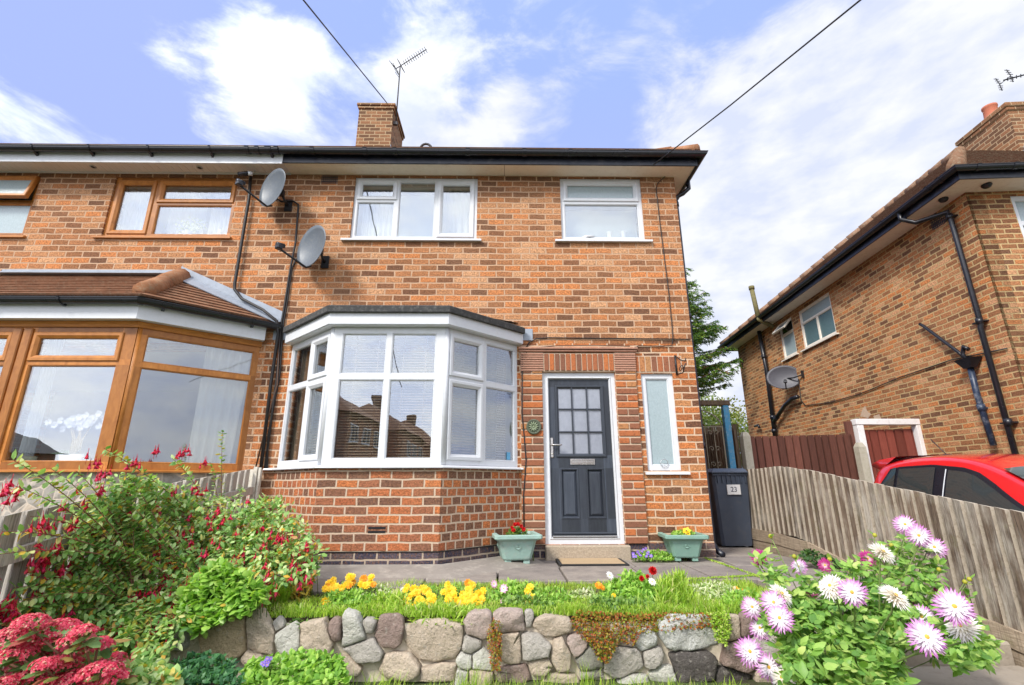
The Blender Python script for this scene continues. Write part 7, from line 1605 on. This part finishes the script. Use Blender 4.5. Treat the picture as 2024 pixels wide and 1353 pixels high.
# ---- the big dahlia
def cactus(seed, mats, L=.07):
    R = random.Random(seed); b = MB()
    for l, (n, f, cup) in enumerate(((26, 1.0, .02), (24, .95, .12), (22, .86, .24), (18, .72, .38), (12, .5, .55))):
        for k in range(n):
            a = 2*math.pi*(k+.5*l)/n+R.uniform(-.09, .09); d = Vector((math.cos(a), math.sin(a), 0)); s = Vector((-d.y, d.x, 0))*L*.066; r = L*f*R.uniform(.86, 1.06); z = lambda t: Vector((0, 0, cup*r*t-.10*r*t*t+.004*l))
            j = len(b.v); b.v += [tuple(d*r*.08+z(.05)), tuple(d*r*.4+s+z(.4)), tuple(d*r*.75+s*.85+z(.75)), tuple(d*r+z(1)), tuple(d*r*.75-s*.85+z(.75)), tuple(d*r*.4-s+z(.4)), tuple(d*r*.5+z(.5)-Vector((0, 0, .004)))]
            U = [(0, 0), (.4*f, 0), (.75*f, 0), (f, 0), (.75*f, 0), (.4*f, 0), (.5*f, 0)]
            for fc in ((0, 1, 6), (1, 2, 6), (2, 3, 6), (3, 4, 6), (4, 5, 6), (5, 0, 6)): b.f.append(tuple(j+q for q in fc)); b.uv.append([U[q] for q in fc]); b.mi.append(0); b.sm.append(True)
    b.cur = 1; b.lathe([(L*.13, L*.14), (L*.14, L*.25), (L*.09, L*.30), (0, L*.32)], 9); o = b.build('x', None, None, mats=mats); me = o.data; me.name = 'dahlia_bloom'; bpy.data.objects.remove(o); return me
def dahlia():
    R = random.Random(81); t = empty('dahlia_bush', (2.0, -3.2, -.4), 'large dahlia bush with spiky white blooms tipped violet, near right corner', 'shrub')
    C_CT = m_plain('ochre flower centre', (.62, .36, .05), .8, var=.3, vs=60); K = dict(p=[cactus(i, [C_DP, C_CT]) for i in (1, 2, 3)], w=[cactus(i, [C_DW, C_CT]) for i in (4, 5)], m=[cactus(i, [C_DM, C_CENT]) for i in (6, 7)])
    FL = [(1285, 180, 60, 'p'), (1370, 245, 65, 'p'), (1470, 320, 62, 'p'), (1050, 390, 48, 'm'), (1140, 355, 72, 'w'), (375, 380, 48, 'm'), (628, 440, 45, 'p'), (790, 430, 42, 'm'), (830, 565, 75, 'w'), (958, 598, 78, 'p'), (510, 615, 70, 'w'), (465, 665, 72, 'p'), (332, 695, 62, 'p'), (1215, 630, 85, 'w'), (510, 760, 75, 'p'), (388, 825, 62, 'p'), (535, 830, 55, 'm'), (895, 650, 55, 'w'), (1390, 755, 70, 'p'), (1315, 735, 60, 'w'),
          (1585, 690, 98, 'p'), (1645, 815, 85, 'w'), (1410, 880, 98, 'p'), (1510, 590, 40, 'm'), (315, 965, 75, 'p'), (440, 1065, 70, 'p'), (530, 1135, 72, 'w'), (870, 845, 48, 'w'), (1515, 725, 62, 'm'), (700, 605, 40, 'm'), (1310, 655, 26, 'm'), (862, 715, 34, 'p')]
    S = MB(); F = MB()
    P = [(1492, 1090), (1520, 1100), (1560, 1135), (1640, 1130), (1690, 1105), (1740, 1075), (1790, 1055), (1850, 1085), (1862, 1120), (1850, 1150), (1870, 1190), (1905, 1200), (1930, 1230), (1965, 1270), (1960, 1310), (1900, 1320), (1840, 1300), (1800, 1270), (1770, 1280), (1790, 1353), (1545, 1353), (1540, 1300), (1515, 1240), (1510, 1190), (1530, 1160), (1500, 1130)]
    root = at(1700, 1353, -3.15); root.z = -.45; root2 = at(1620, 1353, -3.1); root2.z = -.45
    for (zx, zy, r, k) in FL:
        x, y, rp = 1380+zx/3.143, 980+zy/3.143, r/3.143; d = max(2.35, min(3.4, 67/rp)); Y = -6.25+d*.95; p = at(x, y, Y); real = rp*d/960.75*1.02
        toc = (Vector((0, -CAM_D, CAM_H))-p).normalized(); nrm = (toc*1.2+Vector((R.uniform(-.5, .5), R.uniform(-.3, .2), R.uniform(0, .6)))).normalized()
        if k == 'w': nrm = (toc*.6+Vector((R.choice((-.6, .6)), 0, .5))).normalized()
        place(R.choice(K[k]), t, p, nrm, real/.07, R)
        rt_ = root if x > 1600 else root2; rt_ = rt_+Vector((R.uniform(-.12, .12), R.uniform(-.1, .1), 0)); m = rt_.lerp(p, .55); m.z += .1; S.tube([rt_, m, p-nrm*.03-Vector((0, 0, .04)), p-nrm*.006], .0042, 5)
    for (x, y) in ((1523, 1060), (1729, 1058), (1762, 1078), (1856, 1126), (1907, 1150), (1916, 1145), (1570, 1100), (1640, 1105), (1677, 1272), (1884, 1250)):
        p = at(x, y, -3.1); S.tube([root+Vector((0, 0, .2)), root.lerp(p, .7), p], .003, 4); b = MB(Matrix.Translation(p)); b.lathe([(0, -.012), (.011, -.006), (.013, .004), (.006, .014), (0, .015)], 8); b.build('bud', m_leaf('x', [(0, (.45, .45, .04)), (1, (.55, .5, .08))]) if 'bud_m' not in K else K['bud_m'], t)
        for j in range(5): leaf(F, p-Vector((0, 0, .03*j)), rv(R)+Vector((0, 0, .2)), .05, .026, None, .05)
    for i in range(2100):
        x, y = samp(P, R); k = (y-1060)/300; Y = -2.85-.75*k+R.uniform(-.22, .22); p = at(x, y, Y)
        if y < 1165 and R.random() < .35: continue
        d0 = rv(R)+Vector((0, -.35, .25)); c = p
        for j, (o, l) in enumerate(((0, 1), (1, .75), (-1, .75))):
            s_ = d0.normalized().cross(Vector((0, 0, 1))); s_ = s_.normalized() if s_.length > .01 else Vector((1, 0, 0)); q = c+(s_*o*.012); L_ = R.uniform(.045, .072)*l; leaf(F, q, d0.normalized()+s_*o*.75, L_, L_*.55, rv(R)*.4+Vector((0, -.4, 1)), R.uniform(0, .1))
        if i % 9 == 0 and not (x > 1740 and y > 1180): S.tube([p, (root if x > 1600 else root2).lerp(p, .4)+Vector((0, 0, .06)), (root if x > 1600 else root2)], .0035, 4)
    F.build('foliage', G_DAHL, t); S.build('stem', C_STEM, t)
dahlia()
# ---- conifer and trees behind
def conifer():
    R = random.Random(91); x0, y0 = 5.15, 9.0; t = empty('conifer_tree', (x0, y0, 0), 'dark green conifer with drooping branches behind the house corner', 'tree')
    part('trunk', m_plain('bark', (.10, .065, .045), .95, var=.4, bump=1), t, lambda b: b.tube([(x0, y0, -.1), (x0+.05, y0, 4), (x0, y0, 8.0)], .2, 10, rs=[.22, .15, .02]))
    F = MB(); S = MB(); D = MB()
    for i in range(190):
        z = 3.5+4.4*(i/190)**.95; a = R.uniform(-1.9, 1.5) if i % 4 else R.uniform(0, 6.28); Lr = (2.75*(1-(z-1.2)/7.4)**.62+.15)*R.uniform(.7, 1.12); d = Vector((math.cos(a), math.sin(a), 0)); p0 = Vector((x0, y0, z)); pts = []
        for k in range(9): u = k/8; pts.append(p0+d*Lr*u+Vector((0, 0, Lr*(.30*u-.55*u*u+.42*u**3))))
        S.tube(pts, .02, 4, caps=False, rs=[.028*(1-.8*k/8) for k in range(9)])
        for k in range(int(36*Lr)):
            u = R.uniform(.15, 1); ii = min(7, int(u*8)); p = pts[ii].lerp(pts[ii+1], u*8-ii); sd = Vector((-d.y, d.x, 0))*R.choice((-1, 1)); tw = (sd*R.uniform(.5, 1)+d*R.uniform(.4, .9)+Vector((0, 0, R.uniform(-.35, .05)))).normalized(); tl = R.uniform(.15, .38)*(1.25-u*.6)
            B_ = D if R.random() < .03 and z < 4.6 else F
            for q in range(6):
                pp_ = p+tw*tl*q/6+Vector((0, 0, -.05*(q/6)**2)); leafq(B_, pp_, tw+rv(R)*.55+Vector((0, 0, -.25)), R.uniform(.06, .12), .026, R); leafq(B_, pp_, tw+rv(R)*.8, R.uniform(.05, .09), .022, R)
    F.build('foliage', G_CON, t); S.build('branch', C_TWIG, t); D.build('dead_foliage', m_leaf('dead needles', [(0, (.35, .2, .1)), (1, (.5, .32, .2))]), t)
conifer()
def tree(cx, cy, h_, rx, rz, lab, seed, n=5200, m=None, sz=.13):
    R = random.Random(seed); t = empty('broadleaf_tree', (cx, cy, 0), lab, 'tree', 'trees beyond the side gate'); cl = []
    for i in range(16): v = rv(R); cl.append((Vector((cx+v.x*rx*.68, cy+v.y*rx*.6, h_-rz+v.z*rz*.7)), R.uniform(.32, .52)*rx))
    part('trunk', C_TWIG, t, lambda b: [b.tube([(cx, cy, -.1), (cx, cy, h_*.4), c], .1, 7, rs=[.14, .1, .02]) for c, r in cl[:7]])
    b = MB()
    for i in range(n): c, r = R.choice(cl); v = rv(R); p = c+v*r*(R.random()**.35); leafq(b, p, v+rv(R)*.8+Vector((0, 0, -.2)), sz*R.uniform(.6, 1.2), sz*.6, R)
    b.build('foliage', m or G_TREE, t)
tree(8.2, 13.5, 4.3, 1.9, 1.9, 'pale green bushy tree beyond the iron gate, left one', 5); tree(10.3, 15, 4.6, 2.0, 2.0, 'yellow green tree partly behind the right hand house', 6, m=m_leaf('olive leaf', [(0, (.12, .14, .02)), (1, (.34, .33, .08))])); tree(6.4, 15, 3.9, 1.7, 1.7, 'green tree low behind the iron gate beside the conifer', 8)
